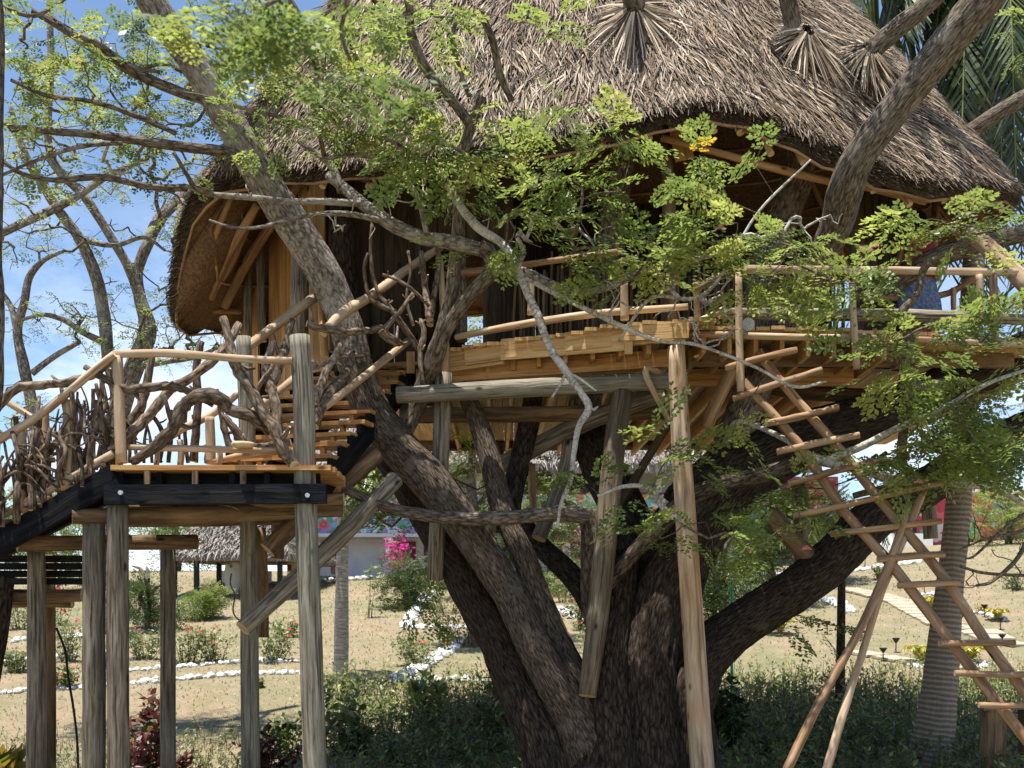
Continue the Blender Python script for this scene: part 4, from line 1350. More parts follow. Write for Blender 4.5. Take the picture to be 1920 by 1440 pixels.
# beams and posts below
for name, pts, mat in (
    ('beam', [(745, 741, 11.75, 16), (1000, 727, 11.6, 17.5), (1290, 712, 11.35, 16)], 'postgreen'),
    ('beam', [(750, 779, 12.6, 15), (1000, 777, 12.6, 15), (1255, 772, 12.4, 15)], 'brownlog'),
    ('beam', [(600, 833, 18.3, 13), (900, 833, 18.3, 13), (1300, 830, 18.3, 13), (1560, 828, 18.3, 13)], 'brownlog'),
    ('beam', [(640, 760, 13.0, 12), (820, 748, 12.9, 12)], 'darkwood'),
    ('beam', [(1290, 640, 11.75, 13), (1500, 646, 11.9, 13), (1760, 656, 12.2, 12), (1920, 660, 12.4, 12)], 'post'),
    ('beam', [(1290, 700, 12.6, 14), (1500, 735, 12.8, 14), (1700, 745, 13.2, 13)], 'brownlog'),
    ('brace', [(945, 870, 13.2, 18), (1080, 800, 12.6, 17), (1240, 738, 12.0, 16)], 'post'),
    ('brace', [(1010, 1010, 12.4, 14), (1055, 900, 12.6, 14), (1068, 830, 12.7, 14)], 'post'),
    ('brace', [(705, 852, 11.6, 18), (600, 945, 11.2, 18), (545, 990, 11.0, 18), (502, 1032, 10.9, 17)], 'brownlog'),
    ('brace', [(742, 898, 11.4, 17), (640, 1005, 11.0, 17), (540, 1100, 10.6, 17), (455, 1178, 10.3, 16)], 'post'),
    ('brace', [(1240, 700, 11.4, 6), (1210, 698, 11.2, 6), (1255, 790, 11.5, 5)], 'peeled'),
    ('brace', [(1375, 690, 11.6, 13), (1340, 760, 11.7, 13), (1325, 800, 11.8, 12)], 'peeledbrown'),
    ('brace', [(1290, 735, 11.3, 8), (1130, 1000, 12.6, 8)], 'darkwood'),
    ('brace', [(1440, 960, 12.2, 19), (1530, 1060, 12.0, 18)], 'brownlog'),
    ('post', [(1268, 650, 10.95, 16), (1275, 800, 10.95, 18), (1290, 1030, 10.95, 20), (1317, 1440, 10.95, 23), (1324, 1535, 10.95, 23)], 'peeled'),
    ('post', [(832, 700, 11.9, 16), (826, 860, 11.9, 16), (815, 1088, 11.9, 15)], 'post'),
    ('post', [(1168, 735, 11.5, 20), (1150, 860, 11.4, 21), (1125, 1120, 11.2, 21), (1101, 1305, 11.0, 17)], 'propwood'),
    ('post', [(1499, 905, 13.2, 14), (1503, 1085, 13.2, 14)], 'post'),
    ('post', [(1737, 900, 13.6, 14), (1745, 1010, 13.6, 13)], 'post'),
    ('post', [(935, 835, 13.6, 11), (930, 1000, 13.6, 11)], 'brownlog'),
    ('post', [(996, 870, 13.8, 8), (1000, 960, 13.8, 7)], 'peeled'),
    ('brace', [(1815, 432, 12.0, 15), (1870, 480, 11.7, 16), (1935, 545, 11.4, 16)], 'peeled')):
    log_obj(name, pts, mat, HOUSE, sides=16, lump=.07, per=5)
# log with a pale blue mesh plate nailed on its sawn end, beside the baluster
M['meshplate'] = plain('pale blue end seal', (0.55, 0.62, 0.68), 0.5, 60.0, 0.4)
log_obj('beam', [(1403, 608, 11.15, 12), (1400, 600, 12.4, 11)], 'post', HOUSE, sides=14, endmat='meshplate')

# ---------------------------------------------------------------- railing
RAIL = bpy.data.objects.new('railing', None)
COL.objects.link(RAIL); RAIL.location = (2.5, 11.3, DECK); attach(RAIL, HOUSE)
for name, pts, mat in (
    ('rail', [(1375, 505, 11.10, 7.5), (1560, 506, 11.20, 7.5), (1750, 508, 11.35, 7), (1935, 512, 11.50, 7)], 'peeled'),
    ('rail', [(1350, 588, 11.25, 10.5), (1560, 590, 11.35, 12), (1740, 592, 11.50, 11), (1935, 600, 11.70, 10)], 'post'),
    ('rail', [(1285, 626, 11.20, 6), (1480, 632, 11.05, 6.5), (1640, 634, 11.20, 6), (1800, 640, 11.45, 6), (1935, 646, 11.65, 7)], 'peeled'),
    ('rail', [(1300, 545, 10.85, 6), (1345, 520, 10.95, 7), (1384, 508, 11.05, 6)], 'peeledbrown'),
    ('rail', [(1300, 606, 10.95, 5), (1358, 580, 11.25, 6)], 'peeled'),
    ('rail', [(828, 516, 12.20, 6.5), (930, 504, 11.90, 6.5), (1030, 490, 11.60, 6), (1160, 472, 11.30, 6)], 'peeledbrown'),
    ('rail', [(855, 632, 12.00, 6), (980, 608, 11.60, 7), (1120, 588, 11.30, 7), (1290, 575, 11.05, 6)], 'peeled'),
    ('rail', [(1620, 560, 12.60, 6), (1760, 555, 12.90, 6), (1835, 517, 12.60, 6)], 'peeledbrown'),
    ('baluster', [(1385, 512, 11.00, 6.5), (1386, 620, 11.00, 7), (1389, 735, 11.00, 7.5)], 'peeled'),
    ('baluster', [(1597, 530, 11.10, 6), (1601, 610, 11.10, 6.5), (1606, 692, 11.10, 6.5)], 'peeled'),
    ('baluster', [(1836, 515, 11.35, 6), (1838, 600, 11.35, 6.5)], 'peeled'),
    ('baluster', [(1862, 512, 11.45, 7.5), (1866, 640, 11.45, 7.5)], 'peeled'),
    ('baluster', [(1788, 540, 12.80, 5), (1788, 580, 12.80, 5)], 'peeled'),
    ('baluster', [(824, 480, 12.10, 6), (830, 560, 12.00, 6), (834, 640, 12.00, 8), (832, 718, 12.00, 8)], 'peeled'),
    ('baluster', [(1170, 530, 11.15, 7), (1171, 600, 11.15, 8)], 'peeled'),
    ('baluster', [(996, 520, 11.60, 6), (994, 590, 11.60, 6)], 'peeled'),
    ('baluster', [(1305, 530, 11.05, 6), (1308, 610, 11.05, 6)], 'peeledbrown')):
    log_obj(name, pts, mat, RAIL, sides=12, lump=.16, per=5)
# ================================================================ STAIRCASE
STAIR = thing('staircase', 'wooden stair with landing on tall posts and a twisted branch railing', 'staircase', (-3.2, 9.8, gz(-3.2, 9.8)))
def group_part(name, loc):
    o = bpy.data.objects.new(name, None); COL.objects.link(o); o.location = loc; attach(o, STAIR); return o
LANDING = group_part('landing', (-2.9, 10, 2.9))
ZL = 2.91
xl, xr = (207 - CX) * 9.5 / F, (618 - CX) * 9.5 / F
y = 9.5
k = 0
while y < 11.2:                       # landing boards, laid across
    w = random.uniform(.13, .15)
    mb = MB(); mb.board((xl + random.uniform(-.02, .0), y + w / 2, ZL - .02), (xr - max(0, (y - 10.3)) * .25 + random.uniform(0, .03), y + w / 2, ZL - .02), w - .008, .045)
    mb.build('plank', M['pineorange'], LANDING); y += w; k += 1
# black rim, joists and lower front beam
def bpx(name, x0, y0, D0, x1, y1, D1, hpx, t, mat, parent, up=(0, 0, 1)):
    mb = MB(); mb.board(P(x0, y0, D0), P(x1, y1, D1), t, W(hpx, (D0 + D1) / 2), up=up); return mb.build(name, M[mat], parent)
bpx('beam', 198, 928, 9.52, 612, 926, 9.52, 36, .09, 'black', LANDING)
bpx('beam', 215, 898, 9.75, 600, 896, 9.75, 30, .06, 'black', LANDING)
bpx('beam', 215, 905, 11.1, 590, 905, 11.1, 34, .08, 'black', LANDING)
for px in (232, 305, 372, 440, 505, 570):
    xx = (px - CX) * 9.7 / F
    mb = MB(); mb.board((xx, 9.6, ZL - .13), (xx, 11.15, ZL - .13), .05, .16); mb.build('joist', M['black'], LANDING)
for px in (276, 366, 456):
    bpx('cleat', px, 883, 9.49, px, 908, 9.49, 10, .03, 'brownlog', LANDING, up=(1, 0, 0))
for px, py in ((227, 924), (577, 929)):
    mb = MB(); c = P(px, py, 9.47); mb.tube([c, c + Vector((0, -.025, 0))], [.02, .02], sides=8); mb.build('bolt', M['meshplate'], LANDING)

for name, pts, mat in (
    ('post', [(562, 630, 9.62, 19), (570, 760, 9.62, 20), (572, 900, 9.62, 20.5), (575, 1000, 9.6, 21), (583, 1200, 9.6, 21.5), (590, 1440, 9.6, 22), (594, 1540, 9.6, 22)], 'postgreen'),
    ('post', [(221, 945, 9.65, 19.5), (221, 1200, 9.65, 20), (223, 1440, 9.65, 20), (224, 1550, 9.65, 20)], 'post'),
    ('post', [(176, 980, 9.75, 20.5), (176, 1200, 9.75, 21), (176, 1440, 9.75, 21), (176, 1555, 9.75, 21)], 'post'),
    ('post', [(68, 1035, 10.3, 16), (69, 1200, 10.3, 17), (68, 1440, 10.3, 18), (68, 1540, 10.3, 18)], 'post'),
    ('post', [(93, 1040, 11.2, 10), (94, 1440, 11.2, 11), (94, 1520, 11.2, 11)], 'brownlog'),
    ('post', [(315, 1030, 11.3, 14), (315, 1440, 11.3, 14.5), (315, 1510, 11.3, 14.5)], 'post'),
    ('post', [(456, 632, 11.0, 14), (462, 760, 11.0, 15), (466, 985, 11.0, 16), (470, 1440, 11.0, 17.5), (470, 1520, 11.0, 17.5)], 'postgreen'),
    ('post', [(487, 990, 11.6, 11), (492, 1195, 11.6, 12)], 'brownlog'),
    ('post', [(520, 985, 12.0, 12), (520, 1048, 12.0, 12)], 'brownlog'),
    ('beam', [(135, 968, 9.62, 15), (350, 966, 10.0, 17), (640, 952, 10.5, 17)], 'brownlog'),
    ('beam', [(205, 950, 10.2, 9), (400, 950, 10.2, 9), (645, 935, 10.2, 11)], 'brownlog'),
    ('beam', [(32, 1020, 9.95, 15), (150, 1018, 10.25, 14), (369, 1016, 10.8, 14)], 'brownlog'),
    ('beam', [(240, 975, 11.3, 14), (545, 968, 11.3, 15)], 'brownlog'),
    ('beam', [(-20, 1117, 10.6, 13), (155, 1116, 10.6, 12)], 'brownlog'),
    ('beam', [(-20, 1133, 10.9, 9), (136, 1131, 10.9, 9)], 'brownlog'),
    ('newel', [(220, 668, 9.55, 9.5), (224, 760, 9.55, 10), (228, 868, 9.55, 11)], 'peeled'),
    ('newel', [(393, 782, 10.9, 9), (395, 870, 10.9, 9)], 'peeled')):
    log_obj(name, pts, mat, STAIR, sides=20, lump=.075, per=6)

# ---- upper flight: black stringers, orange treads with short cleats
FLIGHT = group_part('upper_flight', (-1.8, 11.5, 3.6))
R0, R1 = Vector((-1.83, 10.55, ZL + .10)), Vector((-1.20, 12.85, DECK - .02))
NTR = 11
tdir = Vector((R1.x - R0.x, R1.y - R0.y, 0)).normalized()
side = Vector((tdir.y, -tdir.x, 0))          # to the right, towards the camera
for i in range(NTR):
    t = i / (NTR - 1)
    r = R0.lerp(R1, t)
    l = r - side * 1.28
    mb = MB(); mb.board(l + Vector((0, 0, random.uniform(-.008, .008))), r + side * random.uniform(0.02, .14) + Vector((0, 0, random.uniform(-.012, .012))), .24, .042)
    mb.build('tread', M['pineorange'], FLIGHT)
    mb = MB(); c = r - side * .18 - tdir * .05; mb.board(c + Vector((0, 0, -.022)), c + Vector((0, 0, -.13)), .05, .05, up=tdir); mb.build('cleat', M['pineorange'], FLIGHT)
    mb = MB(); c = r - side * .75 - tdir * .05; mb.board(c + Vector((0, 0, -.022)), c + Vector((0, 0, -.13)), .05, .05, up=tdir); mb.build('cleat', M['pineorange'], FLIGHT)
for off in (0.02, -.62, -1.22):
    a = R0 + side * off + Vector((0, 0, -.17)); b = R1 + side * off + Vector((0, 0, -.17))
    ex = (b - a).normalized()
    mb = MB(); mb.board(a - ex * .25, b + ex * .12, .06, .2); mb.build('stringer', M['black'], FLIGHT)
    # black saw-tooth carriage under each tread
    for i in range(NTR):
        r = R0.lerp(R1, i / (NTR - 1)) + side * off
        mb = MB(); mb.board(r + Vector((0, 0, -.085)) - tdir * .10, r + Vector((0, 0, -.085)) + tdir * .14, .056, .12); mb.build('carriage_block', M['black'], FLIGHT)
for name, pts, mat in (
    ('handrail', [(440, 668, 11.0, 8), (525, 605, 11.7, 9), (613, 540, 12.4, 9)], 'peeled'),
    ('handrail', [(468, 778, 10.7, 7), (545, 716, 11.0, 8), (590, 682, 11.3, 8)], 'peeled'),
    ('handrail', [(606, 625, 11.2, 8), (640, 590, 11.4, 10), (700, 552, 11.7, 9), (768, 502, 12.1, 8), (826, 464, 12.4, 7)], 'peeled'),
    ('bottom_rail', [(608, 764, 10.7, 7), (690, 700, 11.3, 7), (768, 637, 12.2, 7)], 'peeled'),
    ('baluster', [(602, 560, 12.4, 7), (605, 612, 12.2, 8), (609, 672, 12.0, 8)], 'pineorange'),
    ('baluster', [(622, 610, 12.3, 7), (622, 660, 12.3, 7)], 'brownlog')):
    log_obj(name, pts, mat, STAIR, sides=12, lump=.16, per=5)

# ---- lower flight descending to the left
LOWER = group_part('lower_flight', (-4.8, 9.8, 2.4))
bpx('stringer', 218, 892, 9.55, -40, 1040, 9.75, 44, .07, 'black', LOWER)
bpx('stringer', 235, 905, 10.9, -40, 1050, 11.1, 40, .07, 'black', LOWER)
for i in range(7):
    t = (i + .7) / 7
    a = P(205, 880, 9.6).lerp(P(-45, 1026, 9.8), t); b = P(228, 893, 10.9).lerp(P(-40, 1040, 11.1), t)
    mb = MB(); mb.board(a, b, .26, .045, up=(0, 0, 1)); mb.build('tread', M['pineorange' if i < 4 else 'brownlog'], LOWER)
for i in range(4):
    bpx('slat', -20, 1048 + i * 14, 10.45, 154, 1048 + i * 14, 10.45, 12.4, .05, 'black', LOWER)
for pts in ([(215, 664, 9.5, 7), (160, 708, 9.55, 7.5), (113, 748, 9.6, 8), (57, 790, 9.65, 8), (-20, 835, 9.7, 8)],
            [(213, 850, 9.62, 8), (143, 890, 9.65, 8), (57, 938, 9.7, 8), (-20, 978, 9.75, 8)],
            [(213, 664, 9.55, 7.5), (330, 663, 9.55, 7.5), (440, 672, 9.55, 7), (548, 677, 9.55, 7)],
            [(236, 838, 9.6, 6), (390, 842, 9.6, 6.5), (546, 846, 9.6, 6)],
            [(270, 850, 10.9, 7), (340, 806, 10.9, 7), (405, 772, 11.0, 7), (450, 735, 11.0, 6)],
            [(400, 866, 9.9, 6), (470, 852, 9.9, 7), (550, 845, 9.9, 6)],
            [(-10, 740, 11.0, 6), (70, 790, 11, 6), (150, 850, 10.9, 7)]):
    log_obj('rail', pts, 'peeled', STAIR, sides=12, lump=.14, per=5)
for x0, y0, y1, D, r in ((125, 750, 920, 9.66, 8), (83, 765, 940, 10.6, 8), (40, 800, 960, 9.7, 8), (337, 825, 872, 10.9, 6), (292, 835, 872, 10.9, 5), (410, 835, 872, 9.8, 5)):
    log_obj('baluster', [(x0, y0, D, r), (x0 + 3, (y0 + y1) / 2, D, r * 1.05), (x0 + 1, y1, D, r)], 'peeled', STAIR, sides=12, lump=.1, per=4)
for x0, y0, x1, y1 in ((405, 836, 440, 838),):
    mb = MB(); c = P(455, 834, 9.5); mb.lathe(c, [(0, -.02), (.09, -.02), (.1, 0), (.09, .02), (0, .022)], 14); mb.build('log_slice', M['endgrain'], STAIR, smooth=True)

# ---- crooked branches woven into the railing
BR = group_part('branch_railing', (-3.0, 9.6, 3.2))
def branch(pts, per=5, knots=True, parent=None, mat='stick', name='branch', sides=10, stubs=1):
    p, r = pxpath(pts, per)
    r = [q * .88 * random.uniform(.92, 1.10) for q in r]
    p = [q + Vector((random.gauss(0, 1), random.gauss(0, 1), random.gauss(0, 1))) * r[i] * .08 for i, q in enumerate(p)]
    mb = MB(); mb.tube(p, r, sides=sides, capmi=1, lump=.16, seed=random.random() * 90, ridge=max(r) * .03, kr=3, kz=7)
    for _ in range(stubs):
        i = random.randrange(1, max(2, len(p) - 1)); q = p[i]
        d = Vector((random.gauss(0, 1), random.gauss(0, .6), random.gauss(.4, .8))).normalized()
        l = r[i] * random.uniform(1.8, 5)
        mb.tube([q, q + d * l * .6, q + d * l + Vector((0, 0, .2 * l))], [r[i] * .5, r[i] * .4, r[i] * .25], sides=6, capmi=1, lump=.2)
    return mb.build(name, [M[mat], M['endgrain']], parent or BR, smooth=True)
for pts in (
    # landing front
    [(246, 866, 9.55, 9), (290, 838, 9.55, 11), (325, 800, 9.55, 13), (342, 765, 9.55, 13), (370, 745, 9.55, 14), (410, 746, 9.55, 15), (430, 768, 9.6, 13), (480, 785, 9.6, 13), (505, 808, 9.7, 11)],
    [(420, 595, 9.7, 8), (430, 640, 9.65, 9), (438, 676, 9.6, 11), (458, 712, 9.6, 12), (490, 765, 9.55, 12), (515, 808, 9.5, 13), (535, 850, 9.5, 13), (552, 872, 9.5, 11)],
    [(448, 608, 10.0, 8), (425, 650, 9.9, 9), (370, 700, 9.8, 9), (320, 730, 9.8, 10), (280, 778, 9.75, 11), (246, 812, 9.7, 12), (205, 845, 9.7, 11)],
    [(160, 688, 9.6, 6), (200, 712, 9.55, 8), (240, 730, 9.55, 9), (290, 725, 9.55, 9), (325, 725, 9.6, 8), (360, 737, 9.65, 7), (400, 760, 9.7, 6)],
    [(-10, 770, 9.6, 8), (30, 730, 9.6, 9), (80, 722, 9.6, 9), (130, 716, 9.58, 9), (180, 700, 9.58, 8), (215, 665, 9.6, 6)],
    [(287, 660, 9.9, 6), (275, 720, 9.85, 9), (265, 760, 9.8, 10), (245, 800, 9.8, 11), (240, 840, 9.8, 8)],
    [(378, 640, 10.2, 6), (368, 690, 10.2, 8), (372, 745, 10.2, 8), (368, 800, 10.2, 8), (362, 865, 10.2, 9)],
    [(406, 730, 10.3, 5), (418, 790, 10.3, 7), (432, 840, 10.3, 8), (450, 862, 10.3, 7)],
    [(420, 780, 10.2, 6), (440, 805, 10.2, 9), (462, 835, 10.2, 9), (500, 836, 10.2, 8), (545, 828, 10.2, 8)],
    [(513, 640, 10.4, 7), (500, 690, 10.3, 11), (512, 740, 10.2, 11), (520, 790, 10.1, 11), (524, 830, 10.0, 9)],
    [(548, 600, 11.4, 6), (535, 650, 11.2, 10), (520, 690, 11.0, 12), (505, 735, 10.9, 9)],
    [(283, 775, 9.8, 4), (300, 800, 9.8, 5), (315, 840, 9.8, 5)],
    [(480, 735, 10.2, 4), (495, 710, 10.2, 5), (510, 690, 10.2, 4)],
    # right of the tall post, over the treads
    [(590, 800, 10.5, 9), (600, 760, 10.7, 14), (628, 728, 11.0, 14), (650, 700, 11.2, 10), (660, 660, 11.4, 7)],
    [(590, 760, 10.6, 8), (610, 700, 10.9, 9), (632, 660, 11.1, 7), (650, 625, 11.3, 5)],
    [(575, 607, 11.0, 7), (610, 617, 11.1, 8), (660, 622, 11.3, 8), (715, 615, 11.6, 7)],
    [(715, 620, 11.5, 9.4), (735, 638, 11.6, 9.4), (750, 645, 11.7, 6.5)],
    [(720, 618, 11.4, 5.8), (745, 590, 11.4, 5.0), (775, 550, 11.4, 4.3)],
    [(690, 475, 11.6, 3.2), (683, 500, 11.6, 3.6), (686, 530, 11.6, 4.0), (694, 560, 11.6, 4.3), (712, 572, 11.6, 5.8), (740, 585, 11.6, 5.8)],
    [(697, 420, 11.6, 2.9), (695, 470, 11.6, 4.0), (700, 520, 11.6, 4.3), (712, 555, 11.6, 4.7), (730, 575, 11.6, 5.0), (752, 605, 11.6, 6.5), (775, 640, 11.7, 6.5), (792, 670, 11.8, 4.3)],
    [(717, 515, 11.5, 2.9), (745, 525, 11.5, 3.6), (775, 545, 11.5, 3.6), (805, 575, 11.6, 3.6)],
    [(765, 470, 11.7, 2.9), (770, 510, 11.7, 2.9), (762, 560, 11.7, 2.9), (775, 610, 11.7, 3.6)],
    [(790, 600, 11.7, 5.0), (795, 630, 11.7, 6.5), (788, 660, 11.7, 5.8), (792, 712, 11.7, 3.6)],
    [(790, 470, 11.9, 5.8), (795, 520, 11.9, 6.5), (800, 560, 11.8, 7.2), (805, 600, 11.7, 7.9)],
    [(820, 440, 12.0, 4.3), (822, 500, 12.0, 5.8), (812, 560, 11.9, 6.5), (806, 610, 11.8, 7.2)],
    [(590, 690, 11.6, 4), (640, 668, 11.7, 5), (690, 665, 11.8, 4)]):
    branch(pts, stubs=2)
# thicket of upright sticks along the lower flight
for k in range(66):
    u = random.random()
    x0 = 225 - 250 * u
    D = random.choice((9.62, 9.7, 10.8, 10.3))
    ybase = 868 + (215 - x0) * .56 + random.uniform(-10, 12)
    hgt = random.uniform(110, 195)
    lean = random.uniform(-26, 30)
    r = random.uniform(2.6, 8.2)
    pts = []
    for j in range(5):
        t = j / 4
        pts.append((x0 + lean * t + random.uniform(-9, 9) * (0 < j), ybase - hgt * t, D + random.uniform(-.08, .08), r * (1 - .4 * t) * random.uniform(.85, 1.15)))
    branch(pts, per=4, sides=8, stubs=2)
for k in range(40):                    # loose bent sticks woven through
    x0 = random.uniform(-10, 205); D = random.choice((9.6, 9.75, 10.7))
    yb = 745 + (215 - x0) * .52 + random.uniform(0, 100)
    dx = random.uniform(30, 80) * random.choice((-1, 1)); dy = random.uniform(-60, 60)
    r = random.uniform(1.6, 4.5)
    branch([(x0, yb, D, r), (x0 + dx * .35, yb + dy * .3 - random.uniform(0, 25), D, r), (x0 + dx * .7, yb + dy * .7 - random.uniform(-5, 20), D, r * .8), (x0 + dx, yb + dy, D, r * .6)], per=4, sides=6)
for k in range(10):                    # far side of the landing
    x0 = 240 + k * 16 + random.uniform(-5, 5)
    h = random.uniform(40, 110)
    r = random.uniform(3, 6)
    branch([(x0, 868, 11.1, r), (x0 + random.uniform(-6, 6), 868 - h * .5, 11.1, r), (x0 + random.uniform(-12, 12), 868 - h, 11.1, r * .6)], per=4, sides=7)

# ================================================================ LADDER AND PROPS
LAD = thing('ladder', 'long pole ladder with peeled rungs leaning against the deck', 'ladder', P(1985, 1470, 9.5))
lD = lambda y: float(np.interp(y, [660, 1400, 1500], [11.15, 9.7, 9.5]))
for pts in ([(1390, 706), (1393, 716), (1497, 833), (1583, 958), (1670, 1057), (1760, 1173), (1847, 1287), (1930, 1394), (2010, 1500)],
            [(1421, 660), (1470, 722), (1580, 850), (1668, 960), (1773, 1087), (1847, 1200), (1930, 1310), (2040, 1470)]):
    log_obj('rail', [(x, yy, lD(yy), 8.5 + .003 * (yy - 660)) for x, yy in pts], 'peeledbrown', LAD, sides=12, lump=.14, per=4)
for k, (x0, y0, x1, y1) in enumerate(((1360, 690, 1494, 656), (1375, 748, 1541, 694), (1435, 795, 1572, 764), (1457, 847, 1611, 816), (1480, 907, 1662, 860), (1488, 968, 1765, 905),
                       (1558, 1001, 1764, 977), (1645, 1049, 1771, 1039), (1683, 1098, 1800, 1092), (1760, 1207, 1903, 1205), (1790, 1262, 1940, 1265), (1835, 1322, 1950, 1322))):
    r = 6.5 if k in (1, 2, 3, 4) else random.uniform(5.6, 7)
    ym = (y0 + y1) / 2
    log_obj('rung', [(x0, y0, lD(ym) - .10 + .02, r), ((x0 + x1) / 2, ym + random.uniform(-2, 2), lD(ym) - .10, r * 1.06), (x1, y1, lD(ym) - .10, r)], 'peeledbrown', LAD, sides=10, lump=.2, per=5)
pr = log_obj('prop_pole', [(1470, 1455, 9.9, 9), (1540, 1310, 10.1, 8.5), (1607, 1190, 10.2, 8), (1663, 1070, 10.3, 9), (1692, 985, 10.4, 7), (1704, 940, 10.45, 5)], 'peeledbrown', None, lump=.2, per=5)
tag(pr, 'thicker red brown prop pole crossing the ladder, left of the pair', 'pole', 'prop poles under the ladder')
pr = log_obj('prop_pole', [(1545, 1460, 10.0, 9), (1580, 1340, 10.15, 8), (1613, 1237, 10.25, 7), (1653, 1110, 10.4, 7), (1695, 1008, 10.5, 8), (1733, 920, 10.6, 6)], 'peeled', None, lump=.2, per=5)
tag(pr, 'thinner pale prop pole crossing the ladder, right of the pair', 'pole', 'prop poles under the ladder')
M['barkgrey'] = bark('grey branch bark', (0.07, 0.056, 0.045), (0.20, 0.17, 0.14), (0.36, 0.315, 0.27), sc=22, sv=10, bump=.8, lichen=(0.42, 0.385, 0.34), lich_amt=.56)
# ================================================================ THE BIG TREE
TREE = thing('rain_tree', 'huge old spreading tree with forked dark trunk growing through the treehouse', 'tree', P(1160, 1525, 11.9))
NODES = []
def limb(pts, mat='bark', name='limb', per=8, sides=28, ridge=0.012, lump=.10, kr=5, kz=1.3, root=TREE, rec=None, dense=None):
    p, r = pxpath(pts, per)
    mb = MB(); mb.tube(p, r, sides=sides, lump=lump, seed=random.random() * 60, ridge=ridge, kr=kr, kz=kz)
    o = mb.build(name, M[mat], root, smooth=True)
    (NODES if rec is None else rec).extend([tuple(q) for q in p])
    return o
# stem and main forks
trunk = limb([(1172, 1600, 11.9, 175), (1172, 1520, 11.9, 163), (1168, 1440, 11.9, 152), (1165, 1370, 11.9, 138), (1185, 1290, 11.95, 104), (1205, 1200, 12.0, 60)], name='trunk', per=12, sides=80, ridge=.03, kr=11, kz=1.6)
limb([(1090, 1500, 11.6, 70), (1045, 1400, 11.6, 66), (990, 1300, 11.7, 50), (957, 1240, 11.8, 42), (930, 1188, 11.85, 37), (893, 1130, 11.95, 34), (858, 1065, 12.05, 31), (815, 993, 12.15, 30), (765, 910, 12.3, 29), (720, 840, 12.4, 28)], per=12, sides=36, ridge=.016, kr=9, kz=1.8)
limb([(1125, 1440, 11.35, 60), (1088, 1360, 11.35, 46), (1055, 1303, 11.35, 38), (1027, 1258, 11.35, 34), (992, 1193, 11.4, 32), (960, 1123, 11.5, 32), (922, 1065, 11.55, 32), (873, 990, 11.65, 33), (805, 900, 11.75, 36), (735, 822, 11.85, 36), (695, 765, 11.95, 34), (668, 690, 12.0, 30), (650, 625, 12.02, 24)], 'barkshaded', per=10, sides=32, ridge=.011, kr=8, kz=2.2)
limb([(690, 750, 12.0, 28), (668, 690, 12.0, 29.5), (645, 600, 12.0, 29.5),
      (605, 508, 11.9, 31), (545, 415, 11.8, 31), (483, 322, 11.6, 29), (432, 232, 11.4, 27), (372, 132, 11.2, 26), (302, 32, 11.0, 25), (250, -60, 10.8, 23), (180, -180, 10.6, 14), (120, -320, 10.4, 4)], 'barkgrey', per=10, sides=32, ridge=.011, kr=8, kz=2.2)  # upper stretch of the limb below; lighter bark carries the sunlight in its colour
limb([(1110, 1340, 11.5, 40), (1072, 1262, 11.55, 29), (1040, 1195, 11.6, 26), (1008, 1120, 11.65, 23), (984, 1050, 11.7, 22), (957, 990, 11.8, 21), (937, 935, 11.85, 20), (926, 890, 11.9, 18), (914, 840, 12.0, 18), (893, 780, 12.1, 17), (876, 745, 12.1, 14)], 'barkshaded', per=9, sides=26, ridge=.011, kr=8, kz=2.2)
limb([(950, 990, 12.0, 18), (962, 925, 12.2, 18), (974, 870, 12.4, 18), (990, 800, 12.7, 18), (1000, 740, 12.9, 17)], per=8, sides=24)
limb([(1150, 1230, 12.0, 32), (1110, 1135, 12.2, 23), (1085, 1095, 12.3, 21), (1050, 1058, 12.5, 20), (1020, 1030, 12.7, 17), (985, 985, 12.9, 13)], per=9, sides=26)
limb([(1215, 1380, 11.95, 90), (1205, 1220, 12.0, 66), (1200, 1100, 12.2, 48), (1180, 980, 12.5, 40), (1130, 880, 12.9, 36), (1095, 790, 13.2, 32)], per=10, sides=40, ridge=.02)
limb([(1240, 1500, 12.0, 112), (1226, 1300, 12.0, 100), (1224, 1195, 12.05, 86), (1245, 1090, 12.1, 74), (1290, 990, 12.1, 72), (1350, 915, 12.2, 68), (1440, 852, 12.3, 56), (1560, 805, 12.4, 44), (1680, 765, 12.5, 38), (1790, 715, 12.6, 36), (1900, 670, 12.6, 34), (1990, 620, 12.6, 30), (2110, 570, 12.6, 20), (2260, 500, 12.6, 6)], per=12, sides=56, ridge=.024, kr=11, kz=1.8)
limb([(1270, 1310, 11.8, 66), (1325, 1225, 11.8, 46), (1410, 1158, 11.9, 40), (1505, 1095, 12.0, 38), (1570, 1040, 12.1, 40), (1622, 985, 12.2, 40), (1700, 935, 12.4, 36), (1790, 880, 12.6, 32), (1880, 820, 12.8, 28), (1990, 770, 13, 18), (2100, 740, 13, 6)], per=11, sides=36, ridge=.016, kr=9, kz=1.8)
